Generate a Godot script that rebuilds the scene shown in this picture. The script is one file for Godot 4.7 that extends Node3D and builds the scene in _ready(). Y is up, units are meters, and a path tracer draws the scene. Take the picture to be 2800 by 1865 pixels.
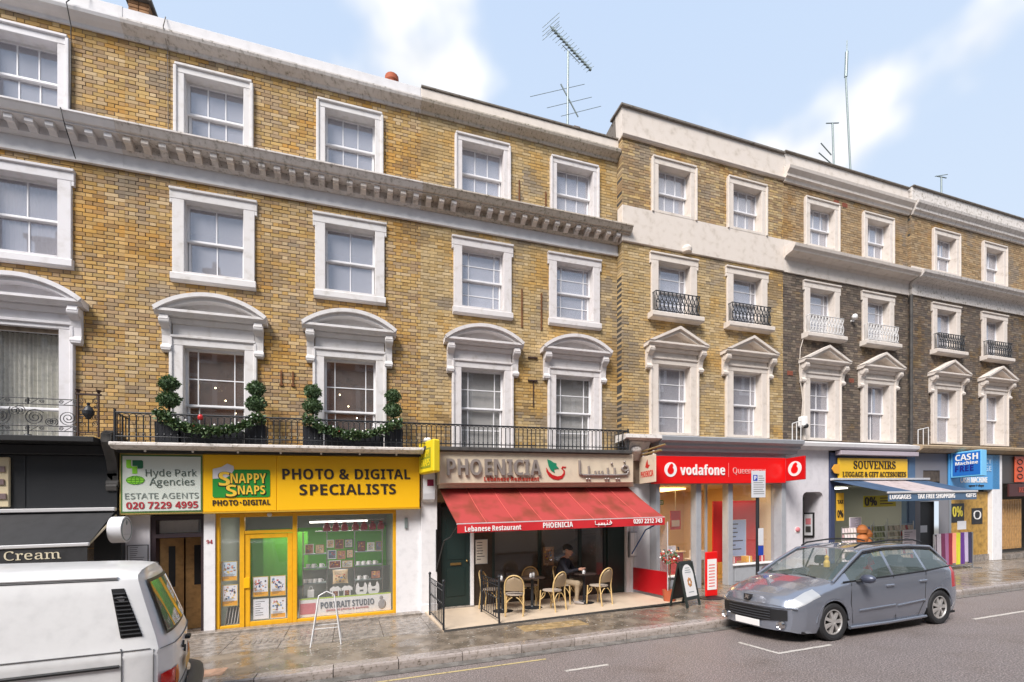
extends Node3D
# A London terrace of shops on a street that climbs gently to the right: heights are given above the pavement, and RISE lifts
# everything along x as the hill does.
const RISE := 0.0355
var M := {}
var T := {}
var roots := {}
var own := {}
var counts := {}
var rng := RandomNumberGenerator.new()


class Geo:
	var v := PackedVector3Array()
	var n := PackedVector3Array()
	var c := PackedColorArray()
	var uv := PackedVector2Array()
	var col := Color(1, 1, 1)
	var t := Transform3D()
	var rise := 0.0355
	var tinted := false

	func _init(up := 0.0355):
		rise = up

	func tri(a: Vector3, b: Vector3, d: Vector3, na: Vector3, nb: Vector3, nd: Vector3, ua := Vector2(), ub := Vector2(), ud := Vector2()):
		v.append(t * a); v.append(t * d); v.append(t * b)
		n.append(t.basis * na); n.append(t.basis * nd); n.append(t.basis * nb)
		uv.append(ua); uv.append(ud); uv.append(ub)
		if tinted:
			c.append(col); c.append(col); c.append(col)

	func flat(a: Vector3, b: Vector3, d: Vector3):
		var m := (b - a).cross(d - a).normalized()
		tri(a, b, d, m, m, m)

	# corners counter-clockwise as seen from outside, the first at the lower left
	func quad(a: Vector3, b: Vector3, d: Vector3, e: Vector3):
		var m := (d - a).cross(e - b).normalized()
		tri(a, b, d, m, m, m, Vector2(0, 1), Vector2(1, 1), Vector2(1, 0))
		tri(a, d, e, m, m, m, Vector2(0, 1), Vector2(1, 0), Vector2(0, 0))

	func outward(a: Vector3, b: Vector3, d: Vector3, e: Vector3, mid: Vector3):
		if (d - a).cross(e - b).dot((a + d) * 0.5 - mid) >= 0.0:
			quad(a, b, d, e)
		else:
			quad(b, a, e, d)

	func box(x0: float, x1: float, y0: float, y1: float, z0: float, z1: float, b := 0.0):
		if b <= 0.0:
			var p := [Vector3(x0, y0, z0), Vector3(x1, y0, z0), Vector3(x1, y1, z0), Vector3(x0, y1, z0), Vector3(x0, y0, z1), Vector3(x1, y0, z1), Vector3(x1, y1, z1), Vector3(x0, y1, z1)]
			quad(p[4], p[5], p[6], p[7]); quad(p[1], p[0], p[3], p[2]); quad(p[5], p[1], p[2], p[6])
			quad(p[0], p[4], p[7], p[3]); quad(p[7], p[6], p[2], p[3]); quad(p[0], p[1], p[5], p[4])
			return
		var lo := Vector3(x0, y0, z0)
		var hi := Vector3(x1, y1, z1)
		var q := {}
		for i in 8:
			var s := Vector3(1 if i & 1 else -1, 1 if i & 2 else -1, 1 if i & 4 else -1)
			var corner := Vector3(hi.x if i & 1 else lo.x, hi.y if i & 2 else lo.y, hi.z if i & 4 else lo.z)
			q[i] = [corner - Vector3(0, s.y, s.z) * b, corner - Vector3(s.x, 0, s.z) * b, corner - Vector3(s.x, s.y, 0) * b]
			var a: Vector3 = q[i][0]
			var e: Vector3 = q[i][1]
			var d: Vector3 = q[i][2]
			if s.x * s.y * s.z > 0:
				flat(a, e, d)
			else:
				flat(a, d, e)
		var mid := (lo + hi) * 0.5
		for f in [[0, [0, 4, 6, 2], -1], [0, [1, 3, 7, 5], 1], [1, [0, 1, 5, 4], -1], [1, [2, 6, 7, 3], 1], [2, [0, 2, 3, 1], -1], [2, [4, 5, 7, 6], 1]]:
			var k: Array = f[1]
			outward(q[k[0]][f[0]], q[k[1]][f[0]], q[k[2]][f[0]], q[k[3]][f[0]], mid)
		for e in [[0, 1, 1, 2], [4, 5, 2, 1], [2, 3, 2, 1], [6, 7, 1, 2], [0, 2, 2, 0], [1, 3, 0, 2], [4, 6, 0, 2], [5, 7, 2, 0], [0, 4, 0, 1], [1, 5, 1, 0], [2, 6, 1, 0], [3, 7, 0, 1]]:
			outward(q[e[0]][e[2]], q[e[1]][e[2]], q[e[1]][e[3]], q[e[0]][e[3]], mid)

	# a closed outline (x, y), counter-clockwise, given thickness along z
	func prism(p: PackedVector2Array, z0: float, z1: float):
		if not Geometry2D.is_polygon_clockwise(p):
			pass
		else:
			p.reverse()
		var idx := Geometry2D.triangulate_polygon(p)
		for i in range(0, idx.size(), 3):
			var a := p[idx[i]]
			var b := p[idx[i + 1]]
			var d := p[idx[i + 2]]
			if (b - a).cross(d - a) < 0:
				var s := b
				b = d
				d = s
			flat(Vector3(a.x, a.y, z1), Vector3(b.x, b.y, z1), Vector3(d.x, d.y, z1))
			flat(Vector3(a.x, a.y, z0), Vector3(d.x, d.y, z0), Vector3(b.x, b.y, z0))
		for i in p.size():
			var a := p[i]
			var b := p[(i + 1) % p.size()]
			quad(Vector3(a.x, a.y, z0), Vector3(b.x, b.y, z0), Vector3(b.x, b.y, z1), Vector3(a.x, a.y, z1))

	# an outline of (z, y) pairs drawn along x
	func along(p: PackedVector2Array, x0: float, x1: float):
		var keep := t
		t = t * Transform3D(Basis(Vector3(0, 0, 1), Vector3(0, 1, 0), Vector3(-1, 0, 0)), Vector3.ZERO)
		# local (x, y, z) -> (world z, y, -x)
		prism(p, -x1, -x0)
		t = keep

	func tube(path: Array, r, sides := 6, caps := true):
		var rings := []
		var axes := []
		var up := Vector3(0.13, 0.97, 0.21).normalized()
		for i in path.size():
			var d: Vector3 = (path[mini(i + 1, path.size() - 1)] - path[maxi(i - 1, 0)]).normalized()
			if absf(up.dot(d)) > 0.95:
				up = Vector3(0.9, 0.1, 0.4).normalized()
			var a := up.cross(d).normalized()
			var b := d.cross(a)
			up = b
			var rr: float = r[i] if r is Array else r
			var ring := []
			var ax := []
			for k in sides:
				var w := TAU * k / sides
				var o := a * cos(w) + b * sin(w)
				ring.append(path[i] + o * rr)
				ax.append(o)
			rings.append(ring)
			axes.append(ax)
		for i in path.size() - 1:
			for k in sides:
				var j := (k + 1) % sides
				tri(rings[i][k], rings[i][j], rings[i + 1][j], axes[i][k], axes[i][j], axes[i + 1][j])
				tri(rings[i][k], rings[i + 1][j], rings[i + 1][k], axes[i][k], axes[i + 1][j], axes[i + 1][k])
		if caps:
			for k in range(1, sides - 1):
				flat(rings[0][0], rings[0][k + 1], rings[0][k])
				var e: Array = rings[-1]
				flat(e[0], e[k], e[k + 1])

	# pairs of (radius, height) turned round the y axis
	func lathe(p: Array, sides := 12, at := Vector3.ZERO):
		for i in p.size() - 1:
			var a: Vector2 = p[i]
			var b: Vector2 = p[i + 1]
			var s := Vector2(b.y - a.y, a.x - b.x).normalized()
			for k in sides:
				var w0 := TAU * k / sides
				var w1 := TAU * (k + 1) / sides
				var d0 := Vector3(cos(w0), 0, sin(w0))
				var d1 := Vector3(cos(w1), 0, sin(w1))
				var n0 := d0 * s.x + Vector3(0, s.y, 0)
				var n1 := d1 * s.x + Vector3(0, s.y, 0)
				var q := [at + d0 * a.x + Vector3(0, a.y, 0), at + d1 * a.x + Vector3(0, a.y, 0), at + d1 * b.x + Vector3(0, b.y, 0), at + d0 * b.x + Vector3(0, b.y, 0)]
				if a.x > 0.0001:
					tri(q[1], q[0], q[2], n1, n0, n1)
				if b.x > 0.0001:
					tri(q[0], q[3], q[2], n0, n0, n1)

	# rows of points; smooth shading; outward is (along a row) x (from row to row), or the other way when flip
	func sheet(rows: Array, flip := false, keep = null):
		var nr := []
		for i in rows.size():
			var line := []
			for j in rows[i].size():
				var a: Vector3 = rows[i][mini(j + 1, rows[i].size() - 1)] - rows[i][maxi(j - 1, 0)]
				var b: Vector3 = rows[mini(i + 1, rows.size() - 1)][j] - rows[maxi(i - 1, 0)][j]
				var m := a.cross(b).normalized()
				line.append(-m if flip else m)
			nr.append(line)
		var nu: float = maxf(1.0, rows[0].size() - 1.0)
		var nv: float = maxf(1.0, rows.size() - 1.0)
		for i in rows.size() - 1:
			for j in rows[i].size() - 1:
				if keep != null and not keep.call(i, j):
					continue
				var q := [rows[i][j], rows[i][j + 1], rows[i + 1][j + 1], rows[i + 1][j]]
				var m := [nr[i][j], nr[i][j + 1], nr[i + 1][j + 1], nr[i + 1][j]]
				var w := [Vector2(j / nu, i / nv), Vector2((j + 1) / nu, i / nv), Vector2((j + 1) / nu, (i + 1) / nv), Vector2(j / nu, (i + 1) / nv)]
				if flip:
					tri(q[0], q[2], q[1], m[0], m[2], m[1], w[0], w[2], w[1])
					tri(q[0], q[3], q[2], m[0], m[3], m[2], w[0], w[3], w[2])
				else:
					tri(q[0], q[1], q[2], m[0], m[1], m[2], w[0], w[1], w[2])
					tri(q[0], q[2], q[3], m[0], m[2], m[3], w[0], w[2], w[3])

	func ball(at: Vector3, r: Vector3, rows := 6, sides := 9):
		for i in rows:
			for k in sides:
				var p := []
				for o in [[i, k], [i, k + 1], [i + 1, k + 1], [i + 1, k]]:
					var f: float = PI * o[0] / rows
					var w: float = TAU * o[1] / sides
					p.append(Vector3(sin(f) * cos(w), cos(f), sin(f) * sin(w)))
				var m := []
				for q in p:
					m.append((q / r).normalized())
				tri(at + p[0] * r, at + p[1] * r, at + p[2] * r, m[0], m[1], m[2])
				tri(at + p[0] * r, at + p[2] * r, at + p[3] * r, m[0], m[2], m[3])

	func mesh() -> ArrayMesh:
		if rise != 0.0:
			for i in v.size():
				v[i] = v[i] + Vector3(0, rise * v[i].x, 0)
		for i in n.size():
			n[i] = n[i].normalized()
		var a := []
		a.resize(Mesh.ARRAY_MAX)
		a[Mesh.ARRAY_VERTEX] = v
		a[Mesh.ARRAY_NORMAL] = n
		a[Mesh.ARRAY_TEX_UV] = uv
		if tinted:
			a[Mesh.ARRAY_COLOR] = c
		var m := ArrayMesh.new()
		m.add_surface_from_arrays(Mesh.PRIMITIVE_TRIANGLES, a)
		return m


func numbered(called: String) -> String:
	counts[called] = counts.get(called, -1) + 1
	return called if counts[called] == 0 else "%s_%03d" % [called, counts[called]]

# a thing whose parts are given in street coordinates; its node stands at its base
func thing(called: String, label: String, category: String, at: Vector3, group := "") -> Node3D:
	var o := Node3D.new()
	o.name = numbered(called)
	add_child(o)
	o.position = at + Vector3(0, RISE * at.x, 0)
	o.set_meta("label", label)
	o.set_meta("category", category)
	if group:
		o.set_meta("group", group)
	roots[o] = -o.position
	return o

# a thing whose parts are given round its own base
func prop(called: String, label: String, category: String, at: Vector3, turn := 0.0, group := "") -> Node3D:
	var o := thing(called, label, category, at, group)
	o.rotation.y = turn
	roots[o] = Vector3.ZERO
	own[o] = true
	return o

func is_own(o: Node) -> bool:
	while o and o != self:
		if o in own:
			return true
		o = o.get_parent()
	return false

func again(o: Node3D, at: Vector3, turn: float, label := "") -> Node3D:
	var r: Node3D = o.duplicate()
	r.name = numbered(String(o.name).rstrip("0123456789").trim_suffix("_"))
	add_child(r)
	r.position = at + Vector3(0, RISE * at.x, 0)
	r.rotation.y = turn
	if label:
		r.set_meta("label", label)
	return r

func setting(called: String, g: Geo, m: Material) -> MeshInstance3D:
	var o := MeshInstance3D.new()
	o.name = numbered(called)
	o.mesh = g.mesh()
	o.material_override = m
	add_child(o)
	o.set_meta("kind", "structure")
	return o

func group_part(parent: Node3D, called: String) -> Node3D:
	var o := Node3D.new()
	o.name = called
	o.position = roots.get(parent, Vector3.ZERO)
	parent.add_child(o, true)
	return o

func put(parent: Node3D, called: String, g: Geo, m: Material) -> MeshInstance3D:
	var o := MeshInstance3D.new()
	o.name = called
	o.mesh = g.mesh()
	o.material_override = m
	o.position = roots.get(parent, Vector3.ZERO)
	parent.add_child(o, true)
	return o

func bx(parent: Node3D, called: String, m: Material, x0: float, x1: float, y0: float, y1: float, z0: float, z1: float, b := 0.0) -> MeshInstance3D:
	var g := Geo.new(0.0 if is_own(parent) else RISE)
	g.box(x0, x1, y0, y1, z0, z1, b)
	return put(parent, called, g, m)

# lettering fitted to a box: left, right, foot, head on the plane z; turn about y for signs that stand out from the wall
func words(parent: Node3D, text: String, m: Material, x0: float, x1: float, y0: float, y1: float, z: float, bold := true, serif := false, depth := 0.012, turn := 0.0, called := "lettering") -> MeshInstance3D:
	var f := SystemFont.new()
	f.font_names = PackedStringArray(["Droid Serif" if serif else "Droid Sans"])
	f.font_weight = 700 if bold else 400
	var tm := TextMesh.new()
	tm.text = text
	tm.font = f
	tm.font_size = 32
	tm.pixel_size = 0.01
	tm.curve_step = 1.0
	tm.depth = 1.0
	var box := tm.get_aabb()
	var o := MeshInstance3D.new()
	o.name = called
	o.mesh = tm
	o.material_override = m
	var s := Vector3((x1 - x0) / maxf(box.size.x, 0.001), (y1 - y0) / maxf(box.size.y, 0.001), depth)
	var local := is_own(parent)
	var k := 0.0 if local else RISE
	var b := Basis(Vector3.UP, turn) * Basis.from_scale(s)
	if turn == 0.0 and not local:
		b = Basis(Vector3(0, 0, 1), atan(RISE)) * b
	var middle := Vector3((x0 + x1) * 0.5, (y0 + y1) * 0.5, z)
	if turn != 0.0:
		middle = Vector3(z, (y0 + y1) * 0.5, (x0 + x1) * 0.5)
	middle.y += k * middle.x
	var base: Vector3 = roots.get(parent, Vector3.ZERO)
	o.transform = Transform3D(b, middle + base - b * box.get_center())
	parent.add_child(o, true)
	return o

func mat(key: String, col: Color, rough := 0.8, metal := 0.0, tex: Texture2D = null, scale := 1.0, more := {}) -> StandardMaterial3D:
	if M.has(key):
		return M[key]
	var m := StandardMaterial3D.new()
	m.resource_name = key
	m.albedo_color = Color(col.r, col.g, col.b).linear_to_srgb()
	m.albedo_color.a = col.a
	m.roughness = rough
	m.metallic = metal
	if tex:
		m.albedo_texture = tex
		m.uv1_triplanar = true
		m.uv1_world_triplanar = true
		m.uv1_scale = Vector3.ONE * scale
	for k in more:
		m.set(k, more[k])
	M[key] = m
	return m

func noise(key: String, size: int, freq: float, ramp: Array, oct := 4, kind := FastNoiseLite.TYPE_SIMPLEX_SMOOTH, gain := 0.55) -> NoiseTexture2D:
	var f := FastNoiseLite.new()
	f.seed = key.hash() % 10000
	f.noise_type = kind
	f.frequency = freq
	f.fractal_octaves = oct
	f.fractal_gain = gain
	var t := NoiseTexture2D.new()
	t.width = size
	t.height = size
	t.noise = f
	t.seamless = true
	var g := Gradient.new()
	var at := PackedFloat32Array()
	var cs := PackedColorArray()
	for r in ramp:
		at.append(r[0])
		cs.append(r[1] if r[1] is Color else Color(r[1], r[1], r[1]))
	g.offsets = at
	g.colors = cs
	t.color_ramp = g
	T[key] = t
	return t


func _ready():
	rng.seed = 7
	look()
	textures()
	ground()
	terrace()
	balconies()
	photo_shop()
	restaurant()
	phone_shop()
	corner_shops()
	roof_things()
	street_things()
	vehicles()
	opposite()

# camera, sky, sun, exposure
func look():
	var cam := Camera3D.new()
	cam.name = "camera"
	cam.projection = Camera3D.PROJECTION_FRUSTUM
	cam.near = 0.1
	cam.far = 400.0
	cam.size = 0.1 * 1865.0 / 1280.0
	cam.frustum_offset = Vector2(0, 0.1 * 509.5 / 1280.0)
	cam.position = Vector3(0, 2.07, 11.2)
	cam.rotation.y = -deg_to_rad(19.083)
	add_child(cam)
	cam.current = true
	var e := Environment.new()
	e.background_mode = Environment.BG_SKY
	e.tonemap_mode = Environment.TONE_MAPPER_LINEAR
	e.tonemap_exposure = 2.85
	e.background_energy_multiplier = 1.0
	e.sdfgi_enabled = true
	e.ssao_enabled = true
	e.ssil_enabled = true
	var sky := Sky.new()
	var pm := PanoramaSkyMaterial.new()
	pm.panorama = ImageTexture.create_from_image(sky_image())
	pm.energy_multiplier = 0.35
	sky.sky_material = pm
	e.sky = sky
	var w := WorldEnvironment.new()
	w.name = "surroundings"
	w.environment = e
	add_child(w)
	var sun := DirectionalLight3D.new()
	sun.name = "sun"
	sun.light_energy = 0.66
	sun.light_color = Color(1.0, 0.975, 0.955)
	sun.light_angular_distance = 26.0
	sun.shadow_enabled = true
	sun.rotation = Vector3(-deg_to_rad(48), deg_to_rad(-46), 0)
	add_child(sun)

# pale blue sky with loose white cumulus all round
func sky_image() -> Image:
	var w := 1024
	var h := 512
	var f := FastNoiseLite.new()
	f.seed = 11
	f.noise_type = FastNoiseLite.TYPE_SIMPLEX_SMOOTH
	f.frequency = 1.5
	f.fractal_octaves = 6
	f.fractal_gain = 0.5
	var puff := FastNoiseLite.new()
	puff.seed = 4
	puff.noise_type = FastNoiseLite.TYPE_SIMPLEX_SMOOTH
	puff.frequency = 9.0
	puff.fractal_octaves = 4
	var im := Image.create(w, h, false, Image.FORMAT_RGBF)
	# cumulus in view, by their place over the roofs: direction right of north, height, size in degrees
	var heaps := []
	for b in [[-10.0, 46.0, 13.0, 6.0], [-1.0, 43.5, 9.0, 5.0], [9.0, 49.5, 14.0, 5.0], [15.0, 46.0, 9.0, 3.5], [49.0, 34.0, 5.0, 2.2], [62.0, 30.0, 7.0, 3.4], [70.0, 31.0, 9.0, 4.5], [57.0, 25.0, 5.0, 2.0]]:
		heaps.append(b)
	for y in h:
		var el := 90.0 - (y + 0.5) * 180.0 / h
		for x in w:
			# the middle of a panorama looks along -z
			var az := (x + 0.5) * 360.0 / w - 180.0
			var ce := cos(deg_to_rad(el))
			var d := Vector3(sin(deg_to_rad(az)) * ce, sin(deg_to_rad(el)), -cos(deg_to_rad(az)) * ce)
			var up := clampf(el / 70.0, 0.0, 1.0)
			var c := Color(0.78, 0.88, 1.0).lerp(Color(0.54, 0.7, 0.97), pow(up, 0.8))
			var q := d / maxf(0.25, d.y + 0.25)
			var m := f.get_noise_3d(q.x * 0.9, q.y, q.z * 0.9)
			var p := puff.get_noise_3d(d.x, d.y * 1.4, d.z)
			var cover := m * 1.1 - 0.14 + 0.16 * p
			for b in heaps:
				var dx: float = (az - b[0]) / b[2]
				var dy: float = (el - b[1]) / b[3]
				cover = maxf(cover, 1.0 - dx * dx - dy * dy * (1.6 if dy < 0 else 1.0) + 1.0 * p - 0.25)
			var k := smoothstep(0.0, 0.38, cover)
			var bright := 1.03 + 0.2 * p + 0.1 * m
			var cloud := Color(bright, bright * 1.0, bright * 1.01)
			c = c.lerp(cloud, k * 0.92)
			if el < 0:
				c = Color(0.33, 0.32, 0.31)
			im.set_pixel(x, y, c)
	return im

func textures():
	noise("grain", 256, 0.22, [[0.0, 0.84], [0.5, 0.96], [1.0, 1.0]], 3)
	noise("blotch", 512, 0.009, [[0.0, 0.66], [0.4, 0.9], [1.0, 1.0]], 5)
	noise("stucco", 512, 0.012, [[0.0, 0.94], [0.35, 0.98], [0.6, 1.0], [1.0, 0.985]], 5)
	noise("grime", 512, 0.016, [[0.0, Color(0.42, 0.41, 0.36)], [0.22, Color(0.7, 0.68, 0.64)], [0.36, Color(0.93, 0.91, 0.89)], [1.0, Color(1, 0.99, 0.98)]], 6, FastNoiseLite.TYPE_SIMPLEX_SMOOTH, 0.66)
	noise("moss", 512, 0.02, [[0.0, Color(0.2, 0.22, 0.14)], [0.22, Color(0.5, 0.5, 0.4)], [0.34, Color(0.86, 0.83, 0.79)], [1.0, Color(0.97, 0.94, 0.9)]], 6, FastNoiseLite.TYPE_SIMPLEX_SMOOTH, 0.7)
	noise("stone_bits", 512, 0.35, [[0.0, Color(0.36, 0.34, 0.33)], [0.4, Color(0.56, 0.53, 0.52)], [0.55, Color(0.74, 0.7, 0.68)], [0.72, Color(1.0, 0.95, 0.92)], [1.0, Color(1, 1, 1)]], 3)
	noise("wet", 512, 0.012, [[0.0, 0.16], [0.38, 0.3], [0.6, 0.55], [1.0, 0.8]], 5)
	noise("damp", 512, 0.01, [[0.0, 0.74], [0.45, 0.84], [0.6, 0.97], [1.0, 1.0]], 5)
	noise("bump", 256, 0.3, [[0.0, 0.0], [1.0, 1.0]], 3)
	noise("granite", 256, 0.4, [[0.0, 0.25], [0.5, 0.5], [0.75, 0.9], [1.0, 1.0]], 2)
	noise("wood", 256, 0.02, [[0.0, 0.7], [0.5, 0.9], [1.0, 1.0]], 4)
	noise("weave", 128, 0.3, [[0.0, 0.6], [0.5, 0.85], [1.0, 1.0]], 1, FastNoiseLite.TYPE_CELLULAR)
	noise("faded", 512, 0.005, [[0.0, Color(0.72, 0.86, 0.6)], [0.4, Color(0.86, 0.95, 0.8)], [0.62, Color(1, 1, 1)], [1.0, Color(1, 1, 1)]], 3)
	var two := {"detail_enabled": true, "detail_blend_mode": BaseMaterial3D.BLEND_MODE_MUL, "detail_uv_layer": BaseMaterial3D.DETAIL_UV_2, "uv2_triplanar": true, "uv2_world_triplanar": true, "uv2_scale": Vector3.ONE * 3.1, "detail_albedo": T.grain}
	var rough := {"heightmap_enabled": true, "heightmap_texture": T.bump, "heightmap_scale": 0.25}
	noise("fine_paving", 512, 0.2, [[0.0, 0.72], [0.4, 0.86], [0.7, 0.97], [1.0, 1.0]], 3)
	noise("stain", 512, 0.014, [[0.0, Color(0.88, 0.87, 0.85)], [0.3, Color(0.965, 0.96, 0.95)], [0.5, Color(0.99, 0.988, 0.985)], [1.0, Color(1, 1, 1)]], 5, FastNoiseLite.TYPE_SIMPLEX_SMOOTH, 0.5)
	mat("white_stucco", Color(0.77, 0.75, 0.75), 0.75, 0.0, T.stucco, 0.45, two)
	mat("cream_stucco", Color(0.76, 0.68, 0.6), 0.75, 0.0, T.stucco, 0.4, two)
	mat("house_stone0", Color(0.77, 0.75, 0.77), 0.7, 0.0, T.stain, 0.37, two)
	mat("house_stone1", Color(0.75, 0.725, 0.715), 0.75, 0.0, T.stain, 0.52, two)
	mat("house_stone2", Color(0.74, 0.7, 0.69), 0.75, 0.0, T.stain, 0.61, two)
	mat("house_stone3", Color(0.76, 0.68, 0.605), 0.75, 0.0, T.stain, 0.44, two)
	mat("house_stone4", Color(0.75, 0.68, 0.615), 0.75, 0.0, T.stain, 0.57, two)
	mat("house_stone5", Color(0.74, 0.665, 0.6), 0.75, 0.0, T.stain, 0.66, two)
	mat("grimy_stucco", Color(0.78, 0.755, 0.735), 0.85, 0.0, T.grime, 0.8, two)
	mat("mossy_stucco", Color(0.72, 0.68, 0.63), 0.9, 0.0, T.moss, 0.9, two)
	mat("paint_white", Color(0.78, 0.77, 0.78), 0.45, 0.0, T.stucco, 0.6)
	mat("paint_grey", Color(0.34, 0.355, 0.38), 0.5, 0.0, T.stucco, 0.6)
	mat("paint_lilac", Color(0.66, 0.64, 0.67), 0.5, 0.0, T.stucco, 0.5)
	mat("slate", Color(0.075, 0.07, 0.065), 0.7, 0.0, T.blotch, 0.8)
	mat("coping_stone", Color(0.2, 0.18, 0.16), 0.85, 0.0, T.grime, 0.7)
	mat("iron", Color(0.018, 0.02, 0.024), 0.45, 0.0, T.grain, 2.0)
	mat("iron_rusty", Color(0.05, 0.022, 0.015), 0.7, 0.0, T.blotch, 3.0)
	mat("iron_white", Color(0.62, 0.61, 0.6), 0.6)
	mat("rust", Color(0.2, 0.075, 0.025), 0.9, 0.0, T.blotch, 2.0)
	mat("pole_grey", Color(0.28, 0.33, 0.32), 0.45, 0.4)
	mat("dark_room", Color(0.14, 0.13, 0.12), 0.9)
	mat("brown_room", Color(0.26, 0.13, 0.08), 0.9, 0.0, T.blotch, 0.5)
	mat("pale_room", Color(0.4, 0.4, 0.42), 0.9)
	mat("blind_white", Color(0.62, 0.63, 0.66), 0.85, 0.0, T.stucco, 0.8)
	mat("curtain", Color(0.8, 0.78, 0.68), 0.9, 0.0, T.blotch, 1.5)
	mat("curtain_mauve", Color(0.33, 0.27, 0.31), 0.9, 0.0, T.blotch, 1.5)
	var glass := {"transparency": BaseMaterial3D.TRANSPARENCY_ALPHA}
	mat("pane_clear", Color(0.5, 0.5, 0.5, 0.05), 0.02, 0.04, null, 1.0, glass)
	mat("pane", Color(0.66, 0.66, 0.72, 0.08), 0.02, 0.36, null, 1.0, glass)
	mat("shop_pane", Color(0.4, 0.42, 0.42, 0.04), 0.02, 0.03, null, 1.0, glass)
	mat("plastic_pane", Color(0.6, 0.6, 0.62, 0.16), 0.12, 0.0, null, 1.0, glass)
	mat("asphalt", Color(0.44, 0.42, 0.42), 0.6, 0.0, T.stone_bits, 0.24, {"detail_enabled": true, "detail_blend_mode": BaseMaterial3D.BLEND_MODE_MUL, "detail_uv_layer": BaseMaterial3D.DETAIL_UV_2, "uv2_triplanar": true, "uv2_world_triplanar": true, "uv2_scale": Vector3.ONE * 0.11, "detail_albedo": T.stain, "heightmap_enabled": true, "heightmap_texture": T.bump, "heightmap_scale": 0.4})
	M.asphalt.roughness = 0.48
	mat("wet_paving", Color(0.31, 0.25, 0.19), 0.7, 0.0, T.damp, 0.33, {"roughness_texture": T.wet, "detail_enabled": true, "detail_blend_mode": BaseMaterial3D.BLEND_MODE_MUL, "detail_uv_layer": BaseMaterial3D.DETAIL_UV_2, "uv2_triplanar": true, "uv2_world_triplanar": true, "uv2_scale": Vector3.ONE * 0.9, "detail_albedo": T.fine_paving})
	for i in 3:
		var k: float = [0.9, 1.0, 1.12][i]
		mat("slab%d" % i, Color(0.36 * k, 0.31 * k, 0.265 * k), 0.8, 0.0, T.damp, 0.7 + 0.2 * i, {"roughness_texture": T.wet, "detail_enabled": true, "detail_blend_mode": BaseMaterial3D.BLEND_MODE_MUL, "detail_uv_layer": BaseMaterial3D.DETAIL_UV_2, "uv2_triplanar": true, "uv2_world_triplanar": true, "uv2_scale": Vector3.ONE * 0.8, "detail_albedo": T.fine_paving})
		mat("kerb%d" % i, Color(0.36 * k, 0.32 * k, 0.3 * k), 0.7, 0.0, T.grime, 0.9 + 0.3 * i, {"roughness_texture": T.wet})
	mat("joint", Color(0.07, 0.06, 0.05), 0.9)
	mat("tile_floor", Color(0.62, 0.5, 0.37), 0.45, 0.0, T.stucco, 0.3)
	mat("line_white", Color(0.6, 0.58, 0.55), 0.6, 0.0, T.grime, 1.3)
	mat("line_yellow", Color(0.6, 0.5, 0.24), 0.6, 0.0, T.grime, 1.2)
	mat("yellow_sign", Color(0.86, 0.47, 0.008), 0.32)
	mat("yellow_frame", Color(0.78, 0.40, 0.012), 0.4, 0.0, T.stucco, 0.9)
	mat("black_print", Color(0.02, 0.012, 0.01), 0.5)
	mat("black_trim", Color(0.012, 0.012, 0.013), 0.5)
	mat("red_print", Color(0.36, 0.02, 0.03), 0.5)
	mat("white_print", Color(0.82, 0.8, 0.78), 0.45)
	mat("red_sign", Color(0.74, 0.008, 0.008), 0.3)
	mat("cream_sign", Color(0.63, 0.53, 0.40), 0.45, 0.0, T.stucco, 0.5)
	mat("chrome", Color(0.62, 0.62, 0.63), 0.22, 1.0)
	mat("steel", Color(0.45, 0.46, 0.47), 0.35, 0.9)
	mat("timber", Color(0.5, 0.28, 0.1), 0.55, 0.0, T.wood, 1.2)
	mat("green_dark", Color(0.012, 0.026, 0.024), 0.35)
	mat("cane", Color(0.66, 0.46, 0.2), 0.5, 0.0, T.grain, 6.0)

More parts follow.
